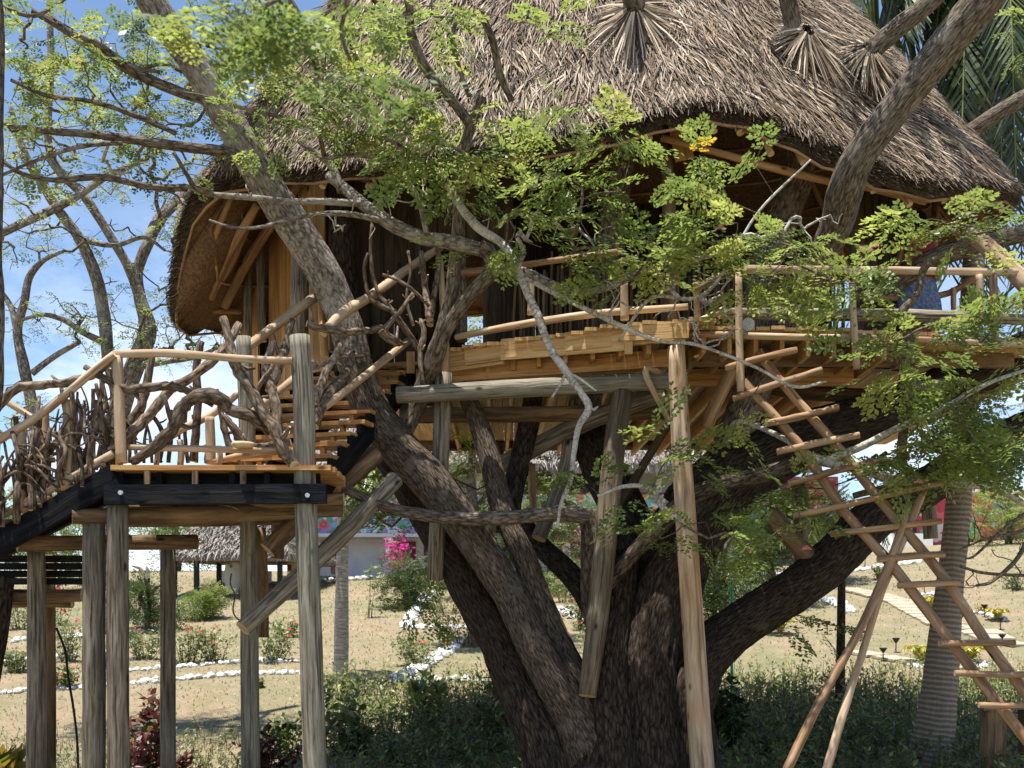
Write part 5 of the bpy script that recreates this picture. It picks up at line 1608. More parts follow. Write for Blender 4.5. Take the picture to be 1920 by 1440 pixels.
for pts in ([(1105, 1520, 11.2, 52), (1115, 1440, 11.25, 44), (1128, 1370, 11.3, 36), (1120, 1310, 11.4, 22)], [(1160, 1540, 11.1, 46), (1158, 1440, 11.15, 40), (1150, 1340, 11.25, 38), (1142, 1230, 11.4, 34), (1158, 1130, 11.6, 30), (1175, 1040, 11.8, 24)],
            [(1225, 1560, 11.2, 60), (1222, 1440, 11.25, 54), (1215, 1320, 11.35, 50), (1222, 1200, 11.5, 46), (1245, 1090, 11.6, 40), (1290, 985, 11.7, 34)], [(1290, 1560, 11.4, 56), (1285, 1430, 11.4, 50), (1282, 1330, 11.5, 44), (1310, 1245, 11.6, 36), (1390, 1175, 11.75, 26)],
            [(1050, 1540, 11.4, 48), (1030, 1430, 11.4, 44), (1000, 1340, 11.5, 36), (975, 1270, 11.65, 24)]):
    limb(pts, 'bark', per=11, sides=44, ridge=.02, kr=8, kz=1.9, name='buttress')
limb([(1120, 1210, 11.6, 14), (1108, 1100, 11.5, 20), (1112, 1000, 11.5, 20), (1100, 960, 11.5, 17)], 'barkshaded', per=7, sides=18)
limb([(1130, 1110, 11.5, 10), (1180, 1045, 11.4, 14), (1240, 985, 11.3, 15), (1290, 935, 11.2, 16), (1360, 905, 11.1, 14), (1430, 890, 11.0, 14), (1500, 865, 10.9, 12)], 'barkshaded', per=8, sides=18, ridge=.006)
limb([(1360, 830, 12.0, 5.6), (1385, 790, 11.5, 3.7), (1480, 828, 10.9, 5.0), (1505, 855, 10.85, 7.4), (1560, 868, 10.8, 9.3), (1620, 880, 10.8, 9.3), (1680, 900, 10.9, 8.1), (1760, 905, 11, 6.8), (1860, 915, 11.1, 6.8), (1935, 950, 11.2, 6.2)], 'barkpale', per=7, sides=14, ridge=.004)
limb([(1540, 868, 10.8, 7.4), (1620, 835, 10.7, 6.8), (1690, 800, 10.6, 6.2), (1760, 770, 10.5, 5.0), (1850, 720, 10.4, 3.7), (1935, 690, 10.3, 3.1)], 'barkpale', per=7, sides=12, ridge=.004)
RA = [roof_at(k[0], k[1])[3] for k in SKIRTS]
# limbs inside the house and out through the roof
limb([(1330, 960, 12.3, 40), (1400, 760, 12.2, 33), (1450, 660, 12.1, 29), (1490, 590, 12.0, 28), (1530, 500, 11.7, 26), (1565, 430, 11.3, 28), (1588, 350, 10.85, 31), (1618, 285, 10.6, 29), (1688, 190, 10.4, 29), (1762, 100, 10.2, 31), (1832, 15, 10.0, 33), (1895, -70, 9.8, 30), (1990, -200, 9.5, 20), (2100, -360, 9.3, 6)], 'barkmid', per=10, sides=36, ridge=.010, kr=7, kz=1.6)
limb([(1090, 800, 13.2, 30), (1130, 560, 13.0, 26), (1165, 300, 12.9, 24), (1192, 42, RA[0], 20), (1184, -10, RA[0] - .2, 19), (1172, -80, RA[0] - .4, 18), (1150, -220, RA[0] - .5, 12), (1160, -380, RA[0] - .5, 4)], 'barkmid', per=8, sides=24, ridge=.008)
limb([(1400, 800, 12.6, 30), (1420, 560, 12.8, 30), (1470, 400, 12.8, 30), (1500, 320, 12.7, 28), (1504, 180, RA[1] + .5, 20), (1494, 88, RA[1], 15), (1476, -10, RA[1] - .2, 15), (1457, -80, RA[1] - .3, 14), (1420, -220, RA[1] - .4, 9), (1440, -360, RA[1] - .4, 3)], 'barkmid', per=8, sides=24, ridge=.008)
limb([(1520, 300, 13.0, 28), (1585, 165, RA[2] + .4, 22), (1608, 122, RA[2], 18), (1680, 55, RA[2] - .1, 17), (1740, 5, RA[2] - .1, 17), (1800, -60, RA[2] - .1, 16), (1900, -170, RA[2] - .1, 10), (1960, -300, RA[2], 3)], 'barkmid', per=8, sides=22, ridge=.008)
limb([(1640, 420, 13.6, 22), (1760, 290, 13.2, 17), (1830, 240, 13.0, 14), (1890, 200, 12.9, 14), (1960, 160, 12.8, 12), (2080, 90, 12.7, 4)], 'barkmid', per=7, sides=20, ridge=.006)
limb([(1640, 560, 12.9, 22), (1745, 490, 12.5, 18), (1840, 455, 12.3, 17), (1960, 430, 12.1, 14), (2100, 400, 12.0, 4)], 'barkmid', per=7, sides=20, ridge=.006)
limb([(660, 700, 12.5, 30), (648, 560, 12.6, 26), (640, 430, 12.6, 22), (640, 300, 12.7, 18)], per=7, sides=22)
# mossy stems rising by the stair head
limb([(745, 840, 12.0, 15), (775, 775, 12.05, 16), (800, 715, 11.95, 17), (812, 675, 11.7, 17), (828, 630, 11.5, 15), (842, 570, 11.4, 12), (852, 510, 11.3, 12), (857, 440, 11.2, 11), (862, 370, 11.1, 10), (880, 300, 11.0, 8)], 'barkmid', per=7, sides=18, ridge=.006)
limb([(832, 630, 11.48, 11), (866, 572, 11.3, 12), (902, 532, 11.2, 13), (925, 503, 11.15, 14), (918, 477, 11.1, 14), (898, 462, 11.05, 14)], 'barkmid', per=7, sides=16, ridge=.005)
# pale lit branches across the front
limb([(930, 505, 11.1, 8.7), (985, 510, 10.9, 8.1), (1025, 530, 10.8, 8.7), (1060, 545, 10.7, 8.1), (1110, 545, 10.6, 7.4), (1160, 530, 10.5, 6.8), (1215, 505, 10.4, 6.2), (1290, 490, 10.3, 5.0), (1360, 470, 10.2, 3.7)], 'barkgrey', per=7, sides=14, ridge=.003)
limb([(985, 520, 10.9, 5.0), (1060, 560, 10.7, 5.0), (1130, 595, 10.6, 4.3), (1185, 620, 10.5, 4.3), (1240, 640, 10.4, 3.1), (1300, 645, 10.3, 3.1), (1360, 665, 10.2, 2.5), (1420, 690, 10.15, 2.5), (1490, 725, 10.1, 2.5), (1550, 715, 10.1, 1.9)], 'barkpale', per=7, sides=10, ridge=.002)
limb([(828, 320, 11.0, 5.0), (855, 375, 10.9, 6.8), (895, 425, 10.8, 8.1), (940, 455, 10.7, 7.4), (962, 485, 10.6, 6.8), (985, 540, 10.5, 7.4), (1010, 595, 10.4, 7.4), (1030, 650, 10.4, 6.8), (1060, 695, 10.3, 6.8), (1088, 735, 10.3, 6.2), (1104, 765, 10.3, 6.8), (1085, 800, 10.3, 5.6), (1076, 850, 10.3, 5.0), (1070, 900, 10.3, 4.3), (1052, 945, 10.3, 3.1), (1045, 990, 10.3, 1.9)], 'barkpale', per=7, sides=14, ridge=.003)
limb([(1100, 760, 10.3, 3.7), (1112, 768, 10.3, 3.1), (1122, 762, 10.3, 1.9)], 'barkpale', per=4, sides=8, ridge=0)
limb([(1062, 700, 10.3, 3.1), (1048, 725, 10.25, 2.5), (1035, 745, 10.2, 1.9)], 'barkpale', per=4, sides=8, ridge=0)
limb([(1068, 700, 10.3, 3.1), (1090, 712, 10.25, 2.5), (1118, 733, 10.2, 1.6)], 'barkpale', per=4, sides=8, ridge=0)
limb([(618, 330, 11.6, 8.6), (648, 355, 11.4, 9.4), (690, 390, 11.2, 10.9), (735, 420, 11.1, 12.5), (790, 445, 11.1, 12.5), (850, 455, 11.05, 12.5), (900, 468, 11.05, 11.7)], 'barkgrey', per=8, sides=18, ridge=.005)
limb([(350, 350, 11.2, 3.7), (400, 365, 11.2, 5.0), (470, 370, 11.2, 5.6), (540, 378, 11.2, 5.6), (610, 378, 11.2, 6.2), (680, 382, 11.2, 6.2)], 'barkgrey', per=7, sides=12, ridge=.003)
limb([(392, 412, 10.9, 1.9), (430, 425, 10.9, 2.5), (480, 427, 10.95, 3.1), (530, 415, 11.0, 3.7), (590, 402, 11.0, 4.3), (660, 402, 11.05, 5.0), (730, 418, 11.1, 6.2)], 'barkgrey', per=7, sides=10, ridge=.002)
limb([(560, 265, 11.4, 3.7), (620, 310, 11.4, 6.2), (640, 360, 11.4, 7.4)], 'barkgrey', per=6, sides=12, ridge=.003)
limb([(800, 440, 11.0, 5.0), (785, 375, 11.0, 5.0), (755, 330, 11.0, 5.6), (720, 300, 10.9, 5.0), (660, 290, 10.8, 4.3), (600, 300, 10.7, 3.1)], 'barkgrey', per=6, sides=10, ridge=.003)
limb([(905, 180, 10.6, 8), (885, 230, 10.7, 9), (870, 280, 10.8, 10), (858, 340, 10.9, 12)], 'barkmid', per=6, sides=12, ridge=.003)
limb([(700, 0, 10.2, 7), (760, -30, 10, 7), (770, 60, 10.3, 9), (800, 130, 10.5, 9), (850, 190, 10.6, 9), (880, 230, 10.7, 9)], 'barkmid', per=6, sides=12, ridge=.003)
limb([(900, 20, 10.0, 6), (925, 80, 10.3, 7), (938, 140, 10.5, 7), (960, 190, 10.6, 5)], 'barkmid', per=6, sides=10, ridge=.002)
limb([(0, 232, 10.5, 4), (80, 245, 10.5, 5), (170, 252, 10.6, 7), (270, 265, 10.8, 8), (340, 275, 11.0, 9), (420, 285, 11.3, 10), (470, 300, 11.5, 11)], 'barkmid', per=7, sides=12, ridge=.004)
limb([(60, 20, 10.6, 4), (130, 60, 10.7, 8), (190, 100, 10.8, 9), (260, 140, 11.0, 9), (330, 170, 11.2, 9), (390, 190, 11.3, 8)], 'barkmid', per=7, sides=12, ridge=.004)
limb([(640, 912, 11.2, 9), (690, 938, 11.2, 9), (760, 960, 11.2, 11), (860, 972, 11.2, 12), (960, 970, 11.2, 13), (1050, 962, 11.3, 14), (1100, 968, 11.4, 15)], 'barkmid', per=7, sides=14, ridge=.004)
limb([(1250, 945, 10.4, 5.0), (1215, 915, 10.4, 4.3), (1170, 912, 10.4, 3.7), (1120, 930, 10.4, 2.5)], 'barkpale', per=6, sides=10, ridge=.002)
limb([(1270, 960, 10.4, 2.5), (1258, 970, 10.4, 3.7), (1225, 930, 10.4, 4.3), (1280, 985, 10.4, 2.5)], 'barkpale', per=6, sides=8, ridge=.001)
limb([(1780, 720, 11.9, 12), (1700, 720, 10.6, 9), (1705, 640, 10.5, 9), (1690, 590, 10.4, 8), (1720, 550, 10.4, 7), (1735, 500, 10.4, 7), (1780, 470, 10.4, 6), (1830, 440, 10.3, 5)], 'twig', per=7, sides=10, ridge=.002)
limb([(1600, 930, 11.5, 6), (1700, 900, 11.2, 8), (1690, 860, 10.9, 9), (1700, 760, 10.7, 8), (1712, 690, 10.6, 8)], 'twig', per=6, sides=10, ridge=.002)
limb([(1160, 640, 10.8, 2.5), (1220, 560, 10.5, 3.1), (1300, 560, 10.4, 3.7), (1350, 520, 10.3, 3.1), (1420, 400, 10.3, 2.5), (1520, 300, 10.3, 1.6)], 'barkpale', per=6, sides=8, ridge=.001)

for pts in ([(95, 30, 10.7, 4), (130, 58, 10.7, 5), (180, 80, 10.7, 6), (215, 105, 10.8, 6), (255, 128, 10.8, 5), (300, 135, 10.9, 3)],
            [(-10, 290, 10.4, 4), (40, 325, 10.4, 4), (105, 338, 10.5, 5), (190, 332, 10.6, 6), (280, 350, 10.8, 6), (350, 352, 11.0, 7)],
            [(325, 285, 10.9, 3), (352, 330, 11.0, 4), (366, 352, 11.1, 5), (400, 364, 11.2, 6)],
            [(-10, 8, 10.2, 4), (60, 30, 10.3, 4), (105, 8, 10.4, 3), (150, -20, 10.5, 3)],
            [(310, 168, 10.6, 2), (380, 180, 10.7, 3), (440, 198, 10.8, 4), (520, 218, 10.9, 4), (600, 246, 11.0, 3)],
            [(535, -15, 10.0, 5), (567, 43, 10.1, 6), (593, 127, 10.3, 6), (587, 187, 10.4, 5), (598, 245, 10.5, 4), (610, 300, 10.8, 5)],
            [(360, 95, 11.1, 8), (392, 142, 11.2, 8), (412, 180, 11.3, 9), (432, 225, 11.4, 9)],
            [(20, 150, 10.4, 3), (90, 180, 10.5, 4), (170, 190, 10.6, 4), (250, 215, 10.8, 5), (330, 250, 10.9, 5)],
            [(0, 330, 10.3, 3), (70, 300, 10.4, 3), (150, 275, 10.5, 4), (230, 268, 10.6, 4)],
            [(460, 40, 10.4, 3), (500, 100, 10.5, 4), (540, 160, 10.6, 4), (600, 200, 10.7, 4), (660, 260, 10.9, 5)],
            [(620, 20, 10.0, 3), (660, 90, 10.2, 4), (690, 150, 10.3, 4), (760, 210, 10.5, 5), (830, 250, 10.7, 6)],
            [(880, -20, 9.9, 3), (850, 60, 10.1, 4), (862, 130, 10.3, 4), (880, 180, 10.5, 5)]):
    limb(pts, 'barkmid', per=6, sides=8, ridge=.001, lump=.2)
rngT = np.random.default_rng(99)
CL = [
    # upper left canopy over the sky
    (120, 60, 170, 70, 10.6, .8, 60), (330, 70, 170, 90, 11.9, .5, 60), (80, 170, 120, 80, 10.6, .8, 40), (240, 190, 170, 80, 11.8, .5, 58),
    (420, 160, 160, 120, 12.0, .4, 56), (560, 70, 150, 90, 10.2, .9, 58), (540, 200, 120, 80, 10.6, .6, 36), (90, 290, 120, 50, 10.8, .6, 22), (300, 290, 110, 40, 10.9, .5, 16),
    # in front of the thatch
    (700, 60, 130, 80, 9.9, .7, 44), (860, 40, 90, 60, 9.9, .6, 20), (660, 180, 110, 70, 10.2, .6, 34), (700, 270, 120, 50, 10.4, .5, 42), (820, 250, 110, 60, 10.3, .5, 38), (1010, 60, 60, 50, 10, .4, 8),
    (840, 325, 100, 45, 10.4, .5, 32), (950, 210, 90, 70, 10.2, .5, 16), (1030, 165, 80, 55, 10.2, .4, 11), (1060, 240, 120, 45, 10.3, .4, 26), (1160, 210, 60, 30, 10.3, .3, 6),
    # across the dark opening
    (960, 330, 110, 60, 10.2, .5, 36), (1060, 400, 120, 60, 10.1, .5, 46), (1020, 300, 70, 30, 10.2, .4, 12), (930, 460, 60, 30, 10.3, .3, 10), (1180, 420, 110, 60, 10.0, .5, 36),
    (1130, 475, 130, 35, 10.1, .4, 26), (1220, 520, 80, 35, 10.1, .4, 18), (1200, 330, 70, 40, 10.1, .3, 10), (1330, 320, 60, 45, 10.2, .3, 15), (1290, 410, 110, 50, 10.1, .4, 34), (1420, 290, 30, 12, 10.2, .2, 4),
    (1400, 480, 120, 40, 10.0, .4, 34), (1330, 450, 80, 40, 10.0, .4, 18), (1510, 460, 100, 28, 10.0, .4, 24), (1590, 505, 45, 40, 9.9, .4, 24), (1400, 555, 70, 25, 10.0, .3, 8), (1820, 440, 70, 25, 10.0, .3, 14), (1735, 415, 50, 8, 10, .2, 14),
    # right hand sprays
    (1805, 622, 70, 32, 9.9, .4, 18), (1700, 650, 90, 50, 9.9, .4, 26), (1860, 650, 70, 50, 9.9, .4, 16), (1690, 700, 60, 30, 10, .3, 9), (1880, 580, 40, 40, 9.9, .3, 8),
    (1800, 800, 110, 60, 10.2, .5, 40), (1740, 850, 110, 50, 10.3, .5, 40), (1880, 870, 60, 60, 10.3, .5, 24), (1860, 760, 60, 40, 10.2, .4, 14), (1620, 850, 30, 30, 10.6, .2, 3),
    (1380, 770, 45, 35, 10.1, .3, 9), (1310, 840, 60, 40, 10.1, .3, 14), (1130, 915, 60, 40, 10.2, .3, 15), (1340, 1000, 80, 50, 10.3, .4, 24), (1430, 990, 80, 40, 10.3, .4, 18), (1470, 1050, 60, 25, 10.2, .3, 9), (1270, 1000, 40, 25, 10.3, .2, 6),
    (1440, 920, 60, 30, 10.6, .3, 10), (1600, 548, 28, 18, 9.9, .3, 6), (1550, 530, 60, 20, 10, .3, 9),
    # leafy sprays behind the trunks
    (690, 880, 60, 40, 14.2, .5, 30), (740, 960, 60, 40, 14.5, .5, 30), (805, 1120, 28, 50, 13.5, .3, 18), (900, 900, 60, 60, 15, .6, 34), (1020, 900, 50, 50, 15, .5, 24), (1075, 1125, 26, 18, 13.5, .3, 8),
    (1480, 940, 60, 40, 13.4, .4, 26), (1840, 760, 90, 50, 13.8, .4, 36), (1650, 870, 40, 35, 13.6, .3, 14), (1880, 690, 50, 40, 13.8, .4, 16), (1510, 1175, 50, 25, 12.9, .3, 9), (1390, 1075, 40, 25, 13.2, .3, 8),
    # above the frame: the crown that throws shade on the deck and yard
    (300, -160, 300, 90, 11.0, 1.6, 14), (1750, -160, 220, 80, 11, 1.2, 20), (1900, 60, 60, 60, 11, .8, 10), (2160, 520, 120, 80, 12.4, .6, 36), (2040, 740, 70, 50, 12.8, .5, 20), (2080, -300, 140, 70, 9.7, .6, 12), (2080, 250, 70, 120, 12.6, .5, 20),
]
def thin_out(c):
    x, y = c[:2]
    k = .40 if x < 620 and y < 340 else .20 if y < 330 else .20 if 880 < x < 1480 and y < 580 else .28 if x > 1480 and y < 700 else .25 if x < 1600 and c[4] < 12 else .42 if x > 1600 else .30
    return c[:6] + (max(1, round(c[6] * k)),)
CL = [thin_out(c) if c[1] > -60 else c for c in CL]
BN = [NODES[i] for i in range(0, len(NODES), 2)]
CLA = [c for c in CL if c[0] < 620 and c[1] < 340]
CLB = [c for c in CL if not (c[0] < 620 and c[1] < 340)]
crown(TREE, BN, CLA, rngT, per=3, size=.72, bare=.2, wts=(2, 3.5, 4, 2.6, 1.0), yellow=.006, tilt=.48)
crown(TREE, BN, CLB, rngT, per=3, size=0.92, bare=.08, wts=(1.6, 3.2, 4, 3.2, 1.3), yellow=.004, tilt=.48)
# dead bare twigs in front of the deck
crown_nodes = [tuple(P(x, y, D)) for x, y, D in ((1160, 530, 10.5), (1215, 505, 10.4), (1185, 620, 10.5), (1290, 490, 10.3), (1300, 560, 10.4))]
T_ = []
for cx, cy, rx, ry, n in ((1260, 560, 120, 50, 60), (1180, 470, 120, 60, 26), (980, 420, 100, 60, 16), (1340, 600, 60, 50, 22), (760, 350, 100, 60, 30), (1500, 430, 90, 30, 16), (300, 330, 200, 40, 20), (640, 430, 60, 30, 8)):
    for _ in range(n):
        u, v = rngT.uniform(-1, 1, 2)
        D = 10.4 if cx > 900 else 11.0
        q = P(cx + u * rx, cy + v * ry, D + rngT.uniform(-.3, .3)); T_.append(tuple(q))
e_, n_ = grow(crown_nodes + [NODES[i] for i in range(0, len(NODES), 3)], T_, rngT)
tag(twig_mesh(e_, n_, 0, r0=.0042).build('bare_twigs', M['barkpale'], TREE, smooth=True), kind='stuff')
# pink powder-puff blossoms
def puffs(pts, col=(0.75, 0.33, 0.30)):
    rg = np.random.default_rng(4)
    for x, y, D in pts:
        n = 90
        c = np.array(P(x, y, D)); v = rg.standard_normal((n, 3)); v[:, 2] = np.abs(v[:, 2]); v /= np.linalg.norm(v, axis=1, keepdims=True)
        V, Fc, C = blades(np.tile(c, (n, 1)), v, rg.standard_normal((n, 3)), rg.uniform(.03, .055, n), np.full(n, .002), np.tile(np.array(col), (n, 1)) * rg.uniform(.8, 1.3, (n, 1)))
        np_mesh('blossom', V, Fc, M['shrub'], TREE, C)
puffs([(1350, 428, 9.9), (1630, 470, 9.8), (1645, 462, 9.8), (1620, 468, 9.8), (1512, 1030, 10.1), (1408, 1033, 10.1), (1262, 962, 10.1), (1722, 905, 10)])

# near spray hanging into the top of the frame (close to the lens)
NEAR = thing('hanging_spray', 'leafy spray close to the lens hanging into the top of the picture', 'branch', P(560, -200, 4.6))
nn_ = []
limb([(650, -220, 4.6, 10), (600, -90, 4.5, 8), (545, -20, 4.4, 6), (500, 10, 4.3, 4)], 'twig', root=NEAR, rec=nn_, name='stem', sides=8, ridge=0)
limb([(600, -90, 4.5, 7), (650, -20, 4.6, 6), (640, 60, 4.7, 4), (655, 110, 4.7, 3)], 'twig', root=NEAR, rec=nn_, name='stem', sides=8, ridge=0)
crown(NEAR, nn_, [(510, 20, 60, 30, 4.4, .12, 6), (430, 30, 40, 30, 4.5, .1, 3), (655, 140, 30, 30, 4.7, .1, 2), (720, 135, 20, 12, 4.7, .1, 1)], np.random.default_rng(5), per=4, size=.62, r0=.0015, yellow=0)

# ================================================================ LEFT BACKGROUND TREE
def left_tree():
    root = thing('grey_tree', 'bare limbed grey tree against the sky left of the treehouse', 'tree', P(185, 1180, 17.0))
    nd = []
    L = lambda pts, **k: limb(pts, 'barkgrey', root=root, rec=nd, per=7, sides=16, ridge=.006, **k)
    L([(205, 1190, 17, 19.2), (208, 980, 17, 17.6), (215, 840, 17, 16.8), (230, 760, 17, 16.8), (255, 680, 17, 17.6), (278, 620, 17, 16.0), (262, 560, 17, 11.2), (258, 510, 17, 9.6), (275, 460, 17, 10.4), (300, 410, 17.2, 10.4), (340, 370, 17.5, 9.6), (390, 320, 17.8, 8.0)], name='trunk')
    L([(230, 770, 17, 13.6), (205, 680, 16.8, 11.2), (195, 590, 16.8, 11.2), (180, 520, 16.7, 11.2), (150, 450, 16.6, 9.6), (110, 395, 16.5, 8.8), (70, 330, 16.4, 7.2), (40, 270, 16.3, 5.6), (20, 200, 16.2, 4.0)])
    L([(262, 560, 17, 8.8), (240, 500, 16.9, 8.0), (205, 440, 16.8, 8.0), (160, 370, 16.7, 8.0), (110, 320, 16.6, 7.2), (90, 260, 16.5, 6.4), (95, 120, 16.4, 5.6), (92, -20, 16.3, 4.8)])
    L([(75, 860, 16.5, 11.2), (60, 760, 16.5, 10.4), (45, 690, 16.5, 9.6), (33, 620, 16.5, 8.0), (45, 570, 16.4, 7.2), (55, 520, 16.4, 6.4), (80, 490, 16.3, 4.0), (120, 470, 16.2, 2.4)])
    L([(33, 620, 16.5, 6.4), (20, 575, 16.5, 4.8), (0, 545, 16.5, 4.0), (-30, 520, 16.5, 3.2)])
    L([(190, 640, 16.8, 6.4), (150, 620, 16.6, 4.8), (120, 600, 16.5, 4.8), (80, 590, 16.4, 3.2), (40, 600, 16.4, 2.4)])
    L([(60, 700, 16.5, 5.6), (100, 670, 16.5, 4.8), (150, 640, 16.5, 4.0)])
    L([(-20, 448, 16.4, 7.2), (40, 420, 16.4, 7.2), (95, 395, 16.4, 7.2), (150, 365, 16.4, 6.4), (200, 330, 16.4, 5.6), (260, 305, 16.4, 4.0)])
    L([(150, 450, 16.6, 4.8), (215, 460, 16.6, 4.0), (270, 445, 16.6, 3.2), (310, 470, 16.6, 1.6)])
    L([(340, 375, 17.4, 5.6), (330, 470, 17, 4.0), (360, 560, 17, 3.2), (420, 630, 17, 2.4)])
    L([(240, 690, 17, 8.0), (300, 680, 16.8, 4.8), (370, 668, 16.6, 4.0), (430, 640, 16.5, 2.4)])
    rg = np.random.default_rng(17)
    cl = [(80, 420, 110, 60, 16.4, .8, 20), (60, 330, 100, 50, 16.4, .8, 18), (230, 560, 90, 60, 16.6, .8, 16), (120, 590, 60, 40, 16.5, .6, 12), (250, 640, 110, 40, 16.6, .8, 14), (330, 640, 90, 40, 16.6, .8, 20),
          (390, 620, 60, 40, 16.6, .6, 12), (40, 600, 40, 60, 16.5, .5, 6), (260, 390, 110, 60, 16.6, .8, 18), (320, 300, 100, 60, 16.8, .8, 20), (150, 240, 150, 60, 16.4, .8, 26), (200, 480, 70, 50, 16.6, .6, 8),
          (20, 760, 60, 60, 16.5, .5, 10), (100, 800, 90, 50, 16.6, .5, 10), (30, 480, 60, 30, 16.4, .4, 6), (340, 440, 40, 60, 16.9, .4, 9), (420, 540, 20, 40, 16.9, .3, 4)]
    cl = [c[:6] + (int(c[6] * 1.9),) for c in cl]
    crown(root, nd[::2], cl, rg, temps=SPRIGS_FAR, per=3, size=.58, wts=(2, 3, 3, 2, 1), yellow=.03, r0=.0055, tilt=.6, bare=.48)
left_tree()
edge = thing('leaning_trunk', 'brown tree trunk at the far left edge of the picture', 'tree', P(-10, 900, 9.0))
limb([(-49, 1560, 9.0, 30), (-45, 900, 9.0, 30), (-23, 720, 9.0, 26), (-17, 600, 9.0, 21), (-15, 480, 9.0, 16), (-11, 380, 9.0, 13), (-7, 200, 9.0, 10), (-9, 60, 9.0, 14), (-17, -40, 9.0, 13)], 'barkmid', root=edge, rec=[], name='trunk')
limb([(-51, 1560, 10.5, 20), (-27, 1300, 10.5, 20), (-3, 1160, 10.5, 20), (9, 1080, 10.5, 16)], 'bark', root=edge, rec=[], name='stem')

# ================================================================ PALMS
def frond(mb_pts, root, n=46, ll=.55, seed=0, pal=DG, wts=(2, 3, 3, 2, .5), hang=.55, rad=.012, wd=.022):
    """feather frond along a smooth path; drooping leaflets on both sides"""
    rng = np.random.default_rng(seed)
    S = [Vector(q[:3]) for q in catmull([tuple(p) for p in mb_pts], 8)]
    k = len(S)
    mb = MB(); mb.tube(S, [rad * (1 - .8 * i / k) + .003 for i in range(k)], sides=5, cap=False)
    rb = mb.build('frond', M['frondrib'], root, smooth=True)
    pos, d, nr, sz = [], [], [], []
    for j in range(n):
        t = .12 + .88 * j / n
        f = t * (k - 1); i = min(k - 2, int(f))
        p = S[i].lerp(S[i + 1], f - i); tg = (S[i + 1] - S[i]).normalized()
        sd = tg.cross(Vector((0, 0, 1)))
        if sd.length < .1: sd = Vector((1, 0, 0))
        sd.normalize()
        up = sd.cross(tg)
        for s in (-1, 1):
            v = sd * s * (.75 + rng.normal(0, .08)) + tg * (.55 + rng.normal(0, .1)) - Vector((0, 0, hang + rng.normal(0, .15)))
            pos.append(p); d.append(v); nr.append(up + sd * s * .5 + Vector(rng.normal(0, .15, 3)))
            sz.append(ll * (math.sin(math.pi * (.12 + .8 * t)) * .8 + .25) * rng.uniform(.85, 1.15))
    T = [np.array([[[0, -wd / ll * .5, 0], [.5, -wd / ll * .6, -.02], [.5, wd / ll * .6, -.02], [0, wd / ll * .5, 0]], [[.5, -wd / ll * .6, -.02], [1, -.004, -.14], [1, .004, -.14], [.5, wd / ll * .6, -.02]]])]
    n_ = len(pos)
    V, Fc, C = scatter_quads(T, np.array(pos), np.array(d), np.array(nr), np.array(sz), pick(np.array(pal), wts, n_, rng), rng)
    tag(np_mesh('leaflets', V, Fc, M['palm'], rb, C), kind='stuff')
M['frondrib'] = plain('frond rib', (0.20, 0.22, 0.07), 0.6, 8, .3)

def palm_bark():
    m, ns, ln, bs = mat_new('ringed palm bark')
    uv = node(ns, 'ShaderNodeUVMap')
    n0 = node(ns, 'ShaderNodeTexNoise', Scale=6.0, Detail=5.0)
    ln.new(uv.outputs['UV'], n0.inputs['Vector'])
    mp = node(ns, 'ShaderNodeMapping'); mp.inputs['Scale'].default_value = (.6, 1, 1); ln.new(uv.outputs['UV'], mp.inputs['Vector'])
    wv = node(ns, 'ShaderNodeTexWave', bands_direction='Y', Scale=4.6, Distortion=2.2, Detail=3.0)
    wv.inputs['Detail Scale'].default_value = 1.2
    ln.new(mp.outputs[0], wv.inputs['Vector'])
    mp2 = node(ns, 'ShaderNodeMapping'); mp2.inputs['Scale'].default_value = (60, 3, 1); ln.new(uv.outputs['UV'], mp2.inputs['Vector'])
    n2 = node(ns, 'ShaderNodeTexNoise', Scale=1.0, Detail=4.0); ln.new(mp2.outputs[0], n2.inputs['Vector'])
    r = ramp(ns, [(0.1, (0.07, 0.05, 0.034)), (0.4, (0.20, 0.15, 0.105)), (0.75, (0.29, 0.23, 0.17)), (1.0, (0.44, 0.375, 0.295))])
    ad = node(ns, 'ShaderNodeMath', operation='MULTIPLY_ADD'); ad.inputs[1].default_value = .55
    ln.new(wv.outputs['Fac'], ad.inputs[0]); 
    s2 = node(ns, 'ShaderNodeMath', operation='MULTIPLY'); s2.inputs[1].default_value = .6; ln.new(n2.outputs['Fac'], s2.inputs[0]); ln.new(s2.outputs[0], ad.inputs[2])
    ln.new(ad.outputs[0], r.inputs['Fac']); ln.new(r.outputs['Color'], bs.inputs['Base Color'])
    bs.inputs['Roughness'].default_value = .9
    bp = node(ns, 'ShaderNodeBump', Strength=.8, Distance=.02); ln.new(ad.outputs[0], bp.inputs['Height']); ln.new(bp.outputs[0], bs.inputs['Normal'])
    return m
M['palmbark'] = palm_bark()

